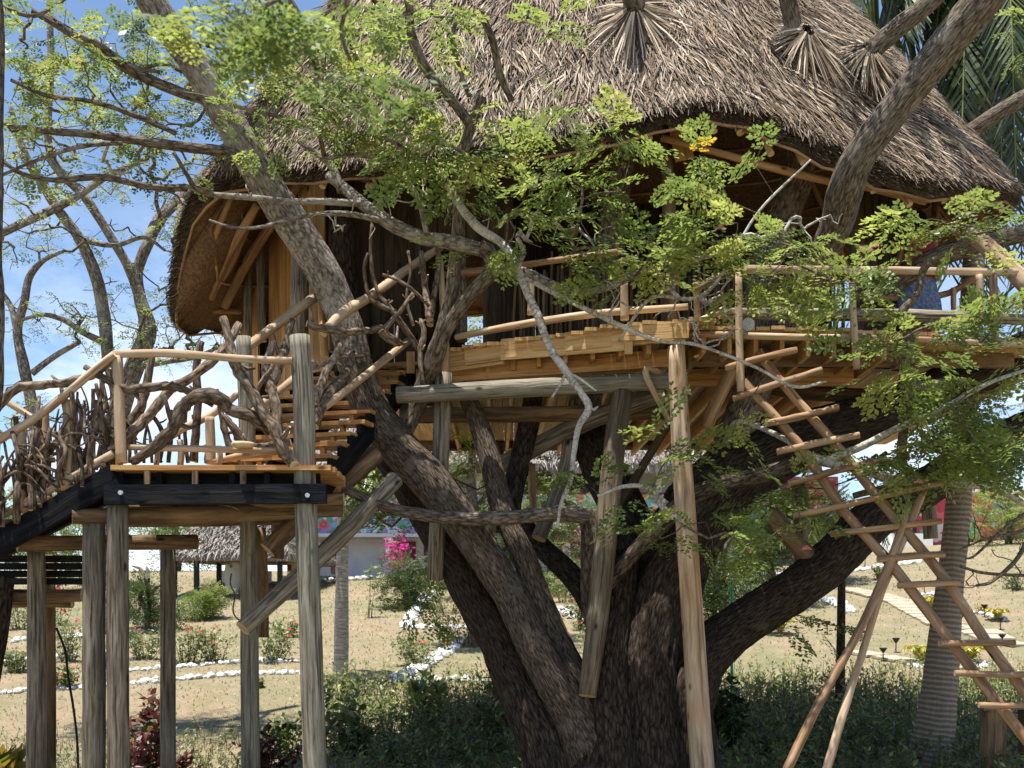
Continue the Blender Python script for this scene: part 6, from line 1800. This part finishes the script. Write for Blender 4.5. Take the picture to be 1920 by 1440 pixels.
PG = np.array([(0.035, 0.055, 0.022), (0.055, 0.08, 0.03), (0.08, 0.11, 0.038), (0.13, 0.16, 0.05), (0.22, 0.22, 0.07)])
def coco_palm():
    D = 14.6
    root = thing('coconut_palm', 'tall coconut palm with ringed trunk standing right of the tree', 'palm', P(1745, 1432, D))
    limb([(1742, 1445, D, 52), (1748, 1400, D, 41), (1757, 1320, D, 33), (1768, 1220, D, 29), (1780, 1110, D, 25), (1792, 1000, D, 23.5), (1800, 900, D, 22), (1808, 780, D + .1, 21), (1822, 560, D + .3, 20), (1838, 300, D + .6, 18), (1848, 60, D + .8, 17), (1850, -130, D + .9, 18)], 'palmbark', root=root, rec=[], name='trunk', per=10, sides=28, ridge=.004, kr=3, kz=5)
    c = P(1850, -140, D + .9)
    rg = random.Random(8)
    tips = [(1565, 60, D + .2), (1600, 300, D + 1.2), (1640, 180, D + .4), (1700, 420, D + 1.5), (1735, 330, D + .6), (1780, 520, D + 1.2), (1800, 380, D - .1), (1850, 560, D + .9), (1880, 470, D + .3), (1905, 330, D - .3), (1950, 540, D + 1),
            (1690, 60, D), (1590, -20, D + 1), (1960, 260, D + .5), (2040, 400, D + .2), (2080, 120, D + .6), (1620, -150, D + .3), (2060, -120, D + .8), (1760, 200, D + 1.6), (1900, 120, D - .6), (1660, 330, D + 2), (1830, 640, D + 1.6), (1560, 210, D + 2.4), (1920, 640, D + 1.5)]
    for k, (x, y, d) in enumerate(tips):
        e = P(x, y, d)
        h = (e - c); out = Vector((h.x, h.y, 0))
        m1 = c + out * .38 + Vector((0, 0, .55 + .16 * out.length))
        m2 = c + out * .78 + Vector((0, 0, h.z * .42 + .25))
        frond([c, m1, m2, e], root, n=74, ll=.95, seed=k, hang=.6, rad=.025, wd=.046, pal=PG, wts=(3, 3, 2, 1, .3))
coco_palm()

def yard_palm(x0, yb, yt, D, r0, label, fr, ring='palmbark'):
    root = thing('young_palm', label, 'palm', P(x0, yb, D), 'slim palms on the lawn')
    limb([(x0 - 4, yb + 8, D, r0 * 1.45), (x0 - 2, yb - 20, D, r0 * 1.15), (x0, (yb + yt) / 2, D, r0), (x0 + 3, yt, D, r0 * .85)], 'palmpale' if ring == 'pale' else ring, root=root, rec=[], name='trunk', per=6, sides=16, ridge=.003, kr=3, kz=5)
    c = P(x0 + 3, yt, D)
    for k in range(fr):
        a = 6.283 * k / fr + .3
        L = W(110, D) * random.uniform(.8, 1.1)
        o = Vector((math.cos(a), math.sin(a), 0)) * L
        frond([c, c + o * .35 + Vector((0, 0, L * .45)), c + o * .75 + Vector((0, 0, L * .35)), c + o + Vector((0, 0, -L * .1))], root, n=30, ll=W(40, D), seed=100 + k + int(x0), wd=.03, rad=.02, pal=GREENS)
M['palmpale'] = bark('pale palm bark', (0.20, 0.17, 0.145), (0.38, 0.34, 0.30), (0.52, 0.48, 0.43), sc=3, sv=22, bump=.4, dist=.01)
yard_palm(641, 1308, 935, 20.5, 12.5, 'slim pale trunked palm on the lawn behind the left posts', 12, 'pale')
yard_palm(1577, 1310, 1010, 18.5, 7.5, 'slim dark trunked palm behind the prop poles', 8, 'bark')
LEAFN = [np.array([[[0, 0, 0], [0.5, -0.2, 0.05], [1, 0, -0.12], [0.5, 0.2, 0.05]]], float)]
# ================================================================ YARD
for lab, ln_, rows, sz in (
    ('front white stone border crossing behind the left posts', [(-20, 1302), (110, 1293), (240, 1284), (330, 1276), (450, 1265), (562, 1263)], 2, .075),
    ('second white stone border behind the left posts', [(200, 1262), (320, 1254), (430, 1244), (560, 1241)], 2, .07),
    ('upper white stone border at the far left', [(-20, 1246), (60, 1238), (150, 1231), (240, 1222)], 2, .08),
    ('highest white stone border at the far left', [(10, 1206), (60, 1200), (140, 1196), (220, 1190), (310, 1182)], 2, .09),
    ('lower leg of the pointed white stone bed left of the trunk', [(738, 1279), (850, 1278), (960, 1278)], 2, .085),
    ('slanting arm of the lower pointed white stone bed', [(745, 1274), (785, 1256), (830, 1228), (862, 1203)], 3, .08),
    ('base of the upper pointed white stone bed left of the trunk', [(760, 1180), (830, 1178), (905, 1178)], 2, .085),
    ('slanting arm of the upper pointed white stone bed', [(762, 1178), (780, 1150), (800, 1120), (812, 1105)], 3, .09),
    ('long white stone edging along the front of the hall', [(585, 1092), (700, 1086), (800, 1084), (960, 1082), (1100, 1082), (1320, 1080), (1480, 1082)], 2, .13),
    ('white stone bed edge seen in the trunk fork', [(1040, 1140), (1080, 1160), (1130, 1168)], 2, .085),
    ('low white stone edge seen in the trunk fork', [(1050, 1275), (1120, 1277)], 2, .08),
    ('white stones scattered behind the right limb', [(1545, 1126), (1575, 1136), (1592, 1150)], 3, .09),
    ('white stones round the yellow palm left of the palm trunk', [(1702, 1248), (1725, 1253), (1748, 1250)], 2, .065),
    ('white stones round the yellow palm right of the palm trunk', [(1818, 1250), (1838, 1253), (1850, 1246)], 2, .065),
    ('white stones round the farthest yellow palm', [(1828, 1150), (1850, 1153), (1885, 1165)], 2, .075),
    ('white stones below the tapering tower', [(1600, 1072), (1625, 1068), (1740, 1052)], 2, .10),
    ('white stones by the path at mid slope', [(1725, 1116), (1745, 1118), (1755, 1115)], 2, .08)):
    stone_border(lab, ln_, rows, sz)

# slab path winding up the right slope
PATH = bpy.data.objects.new('path', None); COL.objects.link(PATH); PATH.location = G(1700, 1230); tag(PATH, 'pale slab path winding up the right slope', None, None, 'structure')
M['slab'] = plain('pale path slab', (0.50, 0.40, 0.29), .9, 5, .3, .2)
SL = MB(); SL.board((-.5, 0, 0), (.5, 0, 0), 1, 1)
_sm = SL.build('slab', M['slab'], None); SLAB = _sm.data; bpy.data.objects.remove(_sm)
def slab_path(px, wid, wob=.05):
    pts = [G(x, y) for x, y in px]
    for a, b in zip(pts[:-1], pts[1:]):
        L = (b - a).length; n = max(1, int(L / .42)); d = (b - a).normalized()
        for k in range(n):
            c = a.lerp(b, (k + .5) / n)
            o = bpy.data.objects.new('slab', SLAB); COL.objects.link(o); o.parent = PATH
            o.location = Vector((c.x, c.y, gz(c.x, c.y) + .012)) - PATH.location
            o.rotation_euler = (-.0, 0, math.atan2(d.y, d.x) + random.uniform(-.06, .06))
            e = 0.4
            dz = (gz(c.x + d.x * e, c.y + d.y * e) - gz(c.x - d.x * e, c.y - d.y * e)) / (2 * e)
            o.rotation_euler[1] = -math.atan(dz)
            o.scale = (L / n * .9, wid * random.uniform(.88, 1.06), .05)
slab_path([(1590, 1104), (1640, 1115), (1690, 1130), (1715, 1142), (1745, 1160), (1775, 1172), (1830, 1182), (1870, 1200)], .9)
slab_path([(1600, 1222), (1650, 1232), (1700, 1240), (1760, 1250), (1810, 1256)], .7)
slab_path([(1870, 1202), (1925, 1212)], .8)

# garden torches
def torch(px, py, h, label):
    b = G(px, py); D = b.y
    H = W(h, D)
    root = thing('garden_torch', label, 'torch', b, 'solar torches on the lawn')
    mb = MB(); mb.tube([b + Vector((0, 0, -.05)), b + Vector((0, 0, H * .72))], [.012, .012], sides=8); mb.build('stake', M['darkblack'], root, smooth=True)
    mb = MB(); mb.lathe(b + Vector((0, 0, H * .66)), [(.0, 0), (.02, 0), (.045, H * .1), (.075, H * .26), (.085, H * .30), (.07, H * .34), (0, H * .35)], 12); mb.build('lamp_head', M['darkblack'], root, smooth=True)
for a in ((1656, 1241, 26, 'black torch on the lawn, lower of the pair left of the yellow palm'), (1680, 1224, 28, 'black torch on the lawn, upper of the pair left of the yellow palm'), (1551, 1190, 26, 'black torch on the lawn just left of the slim dark palm'),
          (1802, 1180, 30, 'black torch right of the palm trunk by the slab path'), (1876, 1182, 24, 'black torch at the right end of the slab path, upper'), (1879, 1212, 22, 'black torch at the right end of the slab path, lower'),
          (1846, 1158, 24, 'black torch beside the far right yellow palm'), (1787, 1263, 30, 'black torch against the right side of the palm trunk'), (1733, 1112, 22, 'small black torch on the upper slope below the tower'), (1622, 1064, 22, 'small black torch highest on the slope by the tower')):
    torch(*a)

# little yellow palms
YG = np.array([(0.30, 0.33, 0.05), (0.45, 0.40, 0.05), (0.55, 0.45, 0.07), (0.20, 0.27, 0.04), (0.6, 0.42, 0.05)])
def yellow_palm(px, py, h, label, seed):
    b = G(px, py); H = W(h, b.y)
    root = thing('dwarf_palm', label, 'palm', b, 'small yellow palms on the lawn')
    for k in range(9):
        a = 6.283 * k / 9 + seed
        o = Vector((math.cos(a), math.sin(a), 0)) * H * .8
        frond([b, b + o * .3 + Vector((0, 0, H * .6)), b + o * .75 + Vector((0, 0, H * .85)), b + o * 1.1 + Vector((0, 0, H * .62))], root, n=16, ll=H * .35, seed=seed * 50 + k, pal=YG, wts=(2, 3, 2, 2, 1), wd=.035, rad=.012, hang=.2)
yellow_palm(1728, 1246, 42, 'yellow dwarf palm left of the ringed palm trunk', 1)
yellow_palm(1822, 1242, 36, 'yellow green dwarf palm right of the ringed palm trunk', 2)
yellow_palm(1870, 1164, 26, 'orange yellow dwarf palm at the right by the slab path', 3)
yellow_palm(1748, 1145, 30, 'yellow dwarf palm above the slab path bend', 4)
yellow_palm(1462, 1190, 36, 'yellow green dwarf palm under the long right limb', 5)
yellow_palm(1840, 1150, 14, 'tiny yellow dwarf palm among white stones', 6)

# flowering bushes in the stone beds
OL = np.array([(0.10, 0.13, 0.04), (0.15, 0.17, 0.05), (0.20, 0.21, 0.08), (0.26, 0.24, 0.10), (0.30, 0.26, 0.13)])
def bed_bush(px, py, w, h, lab, fl=6, n=260, seed=0, fc=(0.80, 0.07, 0.05)):
    b = G(px, py)
    shrub('flowering_bush', lab, 'bush', b, W(w, b.y), W(h, b.y), n, ls=.085, pal=OL * np.array((.82, .95, .8)), group='flowering bushes in the stone beds', flowers=int(fl * .6), fs=.055, fcol=fc, rng=np.random.default_rng(seed), stems=11)
for k, (px, py, w, h, lab, fl) in enumerate((
    (270, 1236, 70, 60, 'sparse bush with red flowers between the left posts', 6), (350, 1245, 60, 72, 'bush with bright red flowers right of the third post', 9), (405, 1242, 70, 70, 'olive bush with a few red flowers left of the fourth post', 5),
    (515, 1240, 80, 62, 'olive bush with red flower tips between the two right hand posts', 5), (535, 1195, 40, 30, 'small olive bush behind the right hand post', 3), (130, 1240, 60, 80, 'leafy bush behind the leftmost posts', 4), (30, 1262, 60, 46, 'low bush at the far left border', 3),
    (40, 1180, 60, 60, 'leafy bush at the top of the far left bed', 2), (790, 1250, 80, 60, 'sprawling bush with red flowers in the lower pointed bed', 7), (860, 1210, 90, 72, 'bush with scattered red flowers beside the trunk', 8), (840, 1150, 70, 64, 'bush in the upper pointed bed', 5),
    (770, 1140, 30, 42, 'thin green bush on the arm of the upper bed', 1), (1090, 1180, 70, 60, 'flowering bush seen through the trunk fork', 8), (1060, 1130, 60, 50, 'pale bush seen high in the trunk fork', 4), (1110, 1225, 50, 60, 'pink flecked bush low in the trunk fork', 6),
    (120, 1290, 50, 40, 'low red flecked bush on the front border', 5), (1650, 1088, 26, 26, 'small light green bush on the slope below the tower', 0), (1902, 1106, 40, 34, 'round grey green bush at the right edge of the slope', 0),
    (1405, 1130, 60, 50, 'yellow green bush right of the ixora', 0), (480, 1290, 20, 14, 'tiny bright green plant on the border', 0))):
    bed_bush(px, py, w * 1.2, h, lab, fl, seed=k, n=int(240 + w * 5.0))
b = G(1338, 1172)
shrub('ixora', 'ixora bush with coral red flower heads beside the right limb', 'bush', b, W(52, b.y), W(62, b.y), 300, ls=.08, flowers=26, fs=.09, fcol=(0.85, 0.09, 0.05), rng=np.random.default_rng(77), stems=12)
b = G(112, 1172, 12, 40)
shrub('hibiscus', 'bush with one large red hibiscus bloom behind the leftmost post', 'bush', b, W(70, b.y), W(60, b.y), 300, ls=.09, flowers=3, fs=.2, fcol=(0.85, 0.03, 0.06), rng=np.random.default_rng(78))
b = G(690, 1160)
shrub('sapling', 'thin bare sapling with a few leaves on the open lawn', 'sapling', b, W(46, b.y), W(95, b.y), 60, ls=.13, rng=np.random.default_rng(79), stems=3)

# crotons and border plants at the foot of the posts
RED = np.array([(0.16, 0.035, 0.035), (0.10, 0.03, 0.03), (0.22, 0.07, 0.05), (0.10, 0.12, 0.03), (0.25, 0.20, 0.06)])
def near_shrub(px, D, wpx, hpx, name, lab, cat, pal=GREENS, n=500, ls=.1, wts=(3, 3, 2, 1, .5), group=None, **k):
    p = P(px, 1440, D); b = Vector((p.x, p.y, gz(p.x, p.y)))
    return shrub(name, lab, cat, b, W(wpx, D), W(hpx, D), n, ls=ls, pal=pal, wts=wts, group=group, **k)
CR = 'croton shrubs at the foot of the stair'
near_shrub(275, 13.5, 85, 150, 'croton', 'dark red and green croton between the second and third posts', 'croton', RED, 520, .14, (3, 2, 2, 2, 1), CR, round_=True, rng=np.random.default_rng(1))
near_shrub(510, 13.2, 110, 120, 'croton', 'dark purple croton between the two right hand posts', 'croton', RED * .55, 620, .11, (3, 3, 2, 2, .5), CR, round_=True, rng=np.random.default_rng(2))
near_shrub(340, 13.0, 40, 50, 'croton', 'small red croton at the base of the third post', 'croton', RED, 160, .11, (3, 2, 2, 1, 1), CR, rng=np.random.default_rng(3))
near_shrub(625, 15.5, 110, 150, 'border_plant', 'olive leaved shrub right of the front post', 'shrub', OL, 560, .14, (3, 3, 2, 2, 1), None, round_=True, rng=np.random.default_rng(4))
near_shrub(930, 16.0, 110, 150, 'border_plant', 'broad leaved shrub against the left of the trunk', 'shrub', OL * .8, 700, .13, (3, 3, 2, 1, .5), None, round_=True, rng=np.random.default_rng(5))
near_shrub(1365, 15.0, 90, 160, 'border_plant', 'dark round shrub right of the peeled post', 'shrub', DG * .8, 760, .13, (4, 3, 2, .5, 0), None, round_=True, rng=np.random.default_rng(6))
near_shrub(800, 17.5, 60, 100, 'border_plant', 'bright upright fern plant in the low hedge', 'shrub', GREENS, 260, .16, (1, 2, 3, 3, 1), None, upright=1.4, rng=np.random.default_rng(7))
near_shrub(8, 10.5, 60, 120, 'border_plant', 'spiky yellow green plant at the bottom left corner', 'shrub', YG * .6, 150, .28, (2, 2, 2, 1, 1), None, upright=1.2, rng=np.random.default_rng(8))
near_shrub(540, 15.2, 60, 80, 'border_plant', 'leafy shrub just left of the front post', 'shrub', GREENS, 240, .12, (2, 3, 2, 1, .5), None, rng=np.random.default_rng(9))

HG = np.array([(0.085, 0.115, 0.036), (0.125, 0.165, 0.048), (0.18, 0.22, 0.06), (0.26, 0.28, 0.09), (0.34, 0.32, 0.14)])
for k, (px, D, w, h, lab) in enumerate(((680, 15.6, 120, 66, 'low dark shrub right of the olive shrub'), (760, 14.6, 130, 60, 'low spreading shrub in the middle of the left hedge'), (860, 15.2, 130, 74, 'leafy low shrub left of the trunk foot'),
        (1440, 15.4, 120, 60, 'low shrub beside the dark round shrub'), (1530, 14.8, 130, 72, 'low leafy shrub behind the prop pole feet'), (1640, 15.6, 140, 76, 'dense low shrub left of the palm foot'), (1850, 15.2, 130, 70, 'dense low shrub right of the palm foot'))):
    near_shrub(px, D, w, h, 'low_shrub', lab, 'shrub', HG * .9, 620, .10, (4, 4, 3, 1.5, .5), 'low shrubs in the hedge', round_=True, stems=22, rng=np.random.default_rng(200 + k))
# low hedges of upright weedy stems
def hedge(label, x0, x1, d0, d1, hpx, n, pal, wts, seed, ls=.05, lower=None):
    rng = np.random.default_rng(seed)
    ns_ = n
    px = rng.uniform(x0, x1, ns_); D = rng.uniform(d0, d1, ns_)
    X = (px - CX) * D / F
    Zg = np.array([gz(a, b) for a, b in zip(X, D)])
    H = hpx * D / F * rng.uniform(.45, 1.0, ns_)
    c0 = Vector((float(X.mean()), (d0 + d1) / 2, float(Zg.mean())))
    root = thing('hedge', label, 'hedge', c0, 'low weedy hedges under the tree')
    mb = MB()
    top = np.stack([X + rng.normal(0, .07, ns_), D + rng.normal(0, .07, ns_), Zg + H], 1)
    bot = np.stack([X, D, Zg - .03], 1)
    for a, b in zip(bot, top):
        m = (a + b) / 2 + rng.normal(0, .02, 3)
        mb.tube([a, m, b], [.006, .005, .003], sides=3, cap=False)
    tag(mb.build('stems', M['twig'], root), kind='stuff')
    q = 12
    t = rng.uniform(.12, 1, (ns_, q, 1))
    pos = (bot[:, None] * (1 - t) + top[:, None] * t).reshape(-1, 3) + rng.normal(0, .015, (ns_ * q, 3))
    k = len(pos)
    a = rng.uniform(0, 6.283, k)
    d = np.stack([np.cos(a), np.sin(a), rng.normal(.8, .6, k)], 1)
    nr = np.stack([rng.normal(0, .5, k), rng.normal(-.4, .5, k), np.ones(k)], 1)
    V, Fc, C = scatter_quads(LEAFN, pos, d, nr, ls * rng.uniform(.8, 2.4, k), pick(np.array(pal), wts, k, rng), rng)
    tag(np_mesh('leaves', V, Fc, M['shrub'], root, C), kind='stuff')
hedge('weedy green hedge between the front post and the trunk', 610, 1010, 16.4, 19.8, 68, 640, HG * 1.15, (3, 4, 4, 2.4, .8), 1, .05)
hedge('weedy green hedge right of the trunk around the palm foot', 1350, 1930, 16.4, 20.0, 70, 1200, HG * 1.15, (3, 4, 4, 2.4, .8), 2, .05)
hedge('thin weeds at the foot of the left posts', -20, 560, 13.0, 17.0, 40, 300, OL, (3, 3, 2, 1, 1), 3, .035)
hedge('dark low weeds in front of the trunk foot', 560, 1000, 12.2, 16.4, 70, 280, HG, (4, 4, 2, .5, 0), 4, .05)
hedge('dark low weeds before the palm foot', 1340, 1960, 12.2, 16.4, 70, 450, HG, (4, 4, 2, .5, 0), 5, .05)

# fallen leaves and litter under the tree
def litter():
    rng = np.random.default_rng(61); n = 5200
    D = rng.uniform(9.5, 15.5, n); px = rng.uniform(-60, 1980, n)
    X = (px - CX) * D / F
    pos = np.stack([X, D, np.array([gz(a, b) for a, b in zip(X, D)]) + .012], 1)
    d = rng.normal(0, 1, (n, 3)) * np.array((1, 1, .15)); nr = rng.normal(0, .25, (n, 3)) + np.array((0, 0, 1))
    pal = np.array([(0.30, 0.19, 0.10), (0.40, 0.32, 0.20), (0.17, 0.10, 0.06), (0.46, 0.40, 0.30), (0.22, 0.24, 0.08)])
    V, Fc, C = scatter_quads(LEAF1, pos, d, nr, rng.uniform(.04, .1, n), pick(pal, (3, 3, 3, 2, 1), n, rng), rng)
    tag(np_mesh('leaf_litter', V, Fc, M['shrub'], None, C), 'fallen brown leaves on the shaded ground under the tree', 'leaf litter', None, 'stuff')
litter()

# green plastic pole, black hose, plank seat on a block
M['greenpole'] = plain('green plastic', (0.05, 0.42, 0.22), .5, 4, .2)
mb = MB(); mb.tube([P(1372, 1300, 17.5) + Vector((0, 0, -.4)), P(1372, 1090, 17.5)], [.022, .022], sides=10)
tag(mb.build('garden_pole', M['greenpole'], None, smooth=True), 'thin green plastic pole standing on the lawn by the right limb', 'pole')
p, r = pxpath([(106, 1178, 11.0, 2.4), (122, 1220, 11.2, 2.4), (128, 1270, 11.4, 2.4), (138, 1330, 11.6, 2.4), (145, 1395, 11.8, 2.4), (147, 1470, 12, 2.4)], 6)
mb = MB(); mb.tube(p, r, sides=8); tag(mb.build('hose', M['darkblack'], None, smooth=True), 'thin black hose hanging beside the leftmost post', 'hose')
p, r = pxpath([(434, 1075, 10.9, 1.6), (432, 1095, 10.9, 1.6), (440, 1115, 10.9, 1.6), (437, 1145, 10.9, 1.6), (445, 1160, 10.9, 1.6), (456, 1164, 10.9, 1.6)], 6)
mb = MB(); mb.tube(p, r, sides=6); tag(mb.build('dangling_vine', M['twig'], None, smooth=True), 'thin curly vine dangling left of the fourth post', 'vine')
SEAT = thing('plank_seat', 'rough plank seat on a brown block at the bottom right', 'seat', P(1885, 1400, 13.0))
mb = MB(); mb.board(P(1832, 1326, 13.0), P(1945, 1324, 13.0), .38, .045); mb.build('plank', M['post'], SEAT)
for px in (1862, 1935):
    mb = MB(); c = P(px, 1330, 13.0); mb.board(c, Vector((c.x, c.y, gz(c.x, c.y) - .03)), .22, .24, up=(0, 1, 0)); mb.build('block', M['brownlog'], SEAT)
M['terra'] = plain('terracotta', (0.36, 0.15, 0.08), .8, 6, .3)
c = P(6, 1440, 10.4); c.z = gz(c.x, c.y)
mb = MB(); mb.lathe(c, [(0, 0), (.14, 0), (.2, .36), (.22, .36), (.22, .42), (.18, .42), (.17, .36), (0, .34)], 22); tag(mb.build('flower_pot', M['terra'], None, smooth=True), 'terracotta pot at the bottom left corner', 'pot')

# dead thin branches hanging at the right edge over the slope
DB = thing('dead_branch', 'dead leafless branch hanging over the slope at the right edge', 'branch', P(1960, 960, 12.0))
dn = []
for pts in ([(1990, 930, 12.4, 5), (1935, 1000, 12, 5), (1905, 1050, 11.9, 4.5), (1860, 1090, 11.8, 3.5), (1830, 1098, 11.8, 2.5)], [(1960, 940, 12.2, 4), (1890, 985, 12, 3.5), (1830, 1040, 12, 2.5), (1810, 1048, 12, 1.5)],
            [(1960, 980, 12.2, 4), (1900, 1000, 12, 3), (1850, 1010, 12, 2.5), (1800, 1030, 12, 1.5)], [(1950, 1080, 12.2, 3), (1850, 1075, 12, 3), (1800, 1062, 12, 2.5)]):
    limb(pts, 'twig', root=DB, rec=dn, name='stem', sides=8, ridge=0, per=6)
rg = np.random.default_rng(12)
tt = [tuple(P(rg.uniform(1800, 1930), rg.uniform(960, 1110), 12 + rg.uniform(-.3, .3))) for _ in range(46)]
e_, n_ = grow(dn, tt, rg); tag(twig_mesh(e_, n_, 0, r0=.0035).build('twigs', M['twig'], DB, smooth=True), kind='stuff')

# ================================================================ PERSON ON THE DECK
def person():
    D = 12.75
    ft = P(1722, 0, D); fx, fy = ft.x, ft.y
    z0 = DECK
    root = thing('person', 'person in red top and blue patterned skirt standing behind the deck railing', 'person', (fx, fy, z0))
    me = bpy.data.meshes.new('body')
    vs_ = [(0, 0, .92), (0, 0, 1.12), (0, .01, 1.32), (0, .01, 1.43), (0, -.01, 1.50), (0, -.02, 1.60), (0, -.02, 1.68),   # 0-6 pelvis..crown
           (-.17, 0, 1.37), (-.24, .02, 1.10), (-.20, -.12, .98), (-.14, -.2, 1.0),      # 7-10 left arm to hip
           (.17, 0, 1.37), (.26, .03, 1.12), (.19, -.08, .95), (.13, -.14, .94),         # 11-14 right arm, hand on waist
           (-.09, 0, .86), (-.10, -.01, .48), (-.10, .02, .08), (-.10, -.10, .03),       # 15-18
           (.09, 0, .86), (.10, -.01, .48), (.10, .02, .08), (.10, -.10, .03)]
    rr = [.14, .12, .14, .10, .055, .085, .07, .06, .045, .035, .03, .06, .045, .035, .03, .10, .065, .04, .035, .10, .065, .04, .035]
    es = [(0, 1), (1, 2), (2, 3), (3, 4), (4, 5), (5, 6), (3, 7), (7, 8), (8, 9), (9, 10), (3, 11), (11, 12), (12, 13), (13, 14), (0, 15), (15, 16), (16, 17), (17, 18), (0, 19), (19, 20), (20, 21), (21, 22)]
    me.from_pydata([(fx + a, fy + b, z0 + c) for a, b, c in vs_], es, [])
    o = bpy.data.objects.new('body', me); COL.objects.link(o)
    sk = o.modifiers.new('skin', 'SKIN')
    for i, v in enumerate(me.skin_vertices[0].data): v.radius = (rr[i], rr[i] * .85); v.use_root = (i == 0)
    sb = o.modifiers.new('sub', 'SUBSURF'); sb.levels = 2; sb.render_levels = 2
    M['skin'] = plain('skin', (0.22, 0.11, 0.065), .5, 8, .15)
    me.materials.append(M['skin']); attach(o, root)
    def cloth(name, mat, prof, amp=0., fold=0):
        mb = MB(); b = len(mb.v); S = 36
        for z, rx, ry in prof:
            for j in range(S):
                a = 6.2832 * j / S; f = 1 + amp * math.sin(a * fold + z * 3) * min(1, max(0, (prof[0][0] - z) * 2))
                mb.v.append(Vector((fx + rx * f * math.cos(a), fy + ry * f * math.sin(a), z0 + z)))
        for i in range(len(prof) - 1):
            for j in range(S):
                k = (j + 1) % S
                mb.face((b + i * S + j, b + i * S + k, b + (i + 1) * S + k, b + (i + 1) * S + j), ((j / S, prof[i][0]), ((j + 1) / S, prof[i][0]), ((j + 1) / S, prof[i + 1][0]), (j / S, prof[i + 1][0])))
        return mb.build(name, mat, root, smooth=True)
    M['redtop'] = plain('red jersey', (0.30, 0.04, 0.045), .85, 12, .3)
    cloth('top', M['redtop'], [(1.45, .075, .07), (1.40, .17, .11), (1.32, .20, .135), (1.15, .19, .14), (1.0, .195, .15), (.93, .20, .155)], .02, 6)
    M['bluecloth'] = plain('blue patterned cloth', (0.05, 0.09, 0.22), .85, 26, .2, dirt=(0.22, 0.27, 0.34))
    cloth('skirt', M['bluecloth'], [(.99, .175, .145), (.9, .20, .17), (.7, .25, .21), (.45, .28, .24)], .06, 9)
    M['wrap'] = plain('dark red cloth', (0.25, 0.03, 0.05), .85, 12, .3)
    cloth('leggings', M['wrap'], [(.5, .2, .16), (.25, .19, .15), (.12, .18, .14)], .05, 7)
    mb = MB()
    c = Vector((fx, fy - .0, z0 + 1.63))
    mb.lathe(c, [(.0, .13), (.06, .12), (.10, .07), (.112, 0), (.105, -.08), (.085, -.13)], 18)
    M['hair'] = plain('black hair', (0.012, 0.009, 0.008), .6, 30, .3, .4)
    h = mb.build('hair', M['hair'], root, smooth=True); h.location = (0, .02, 0)
person()
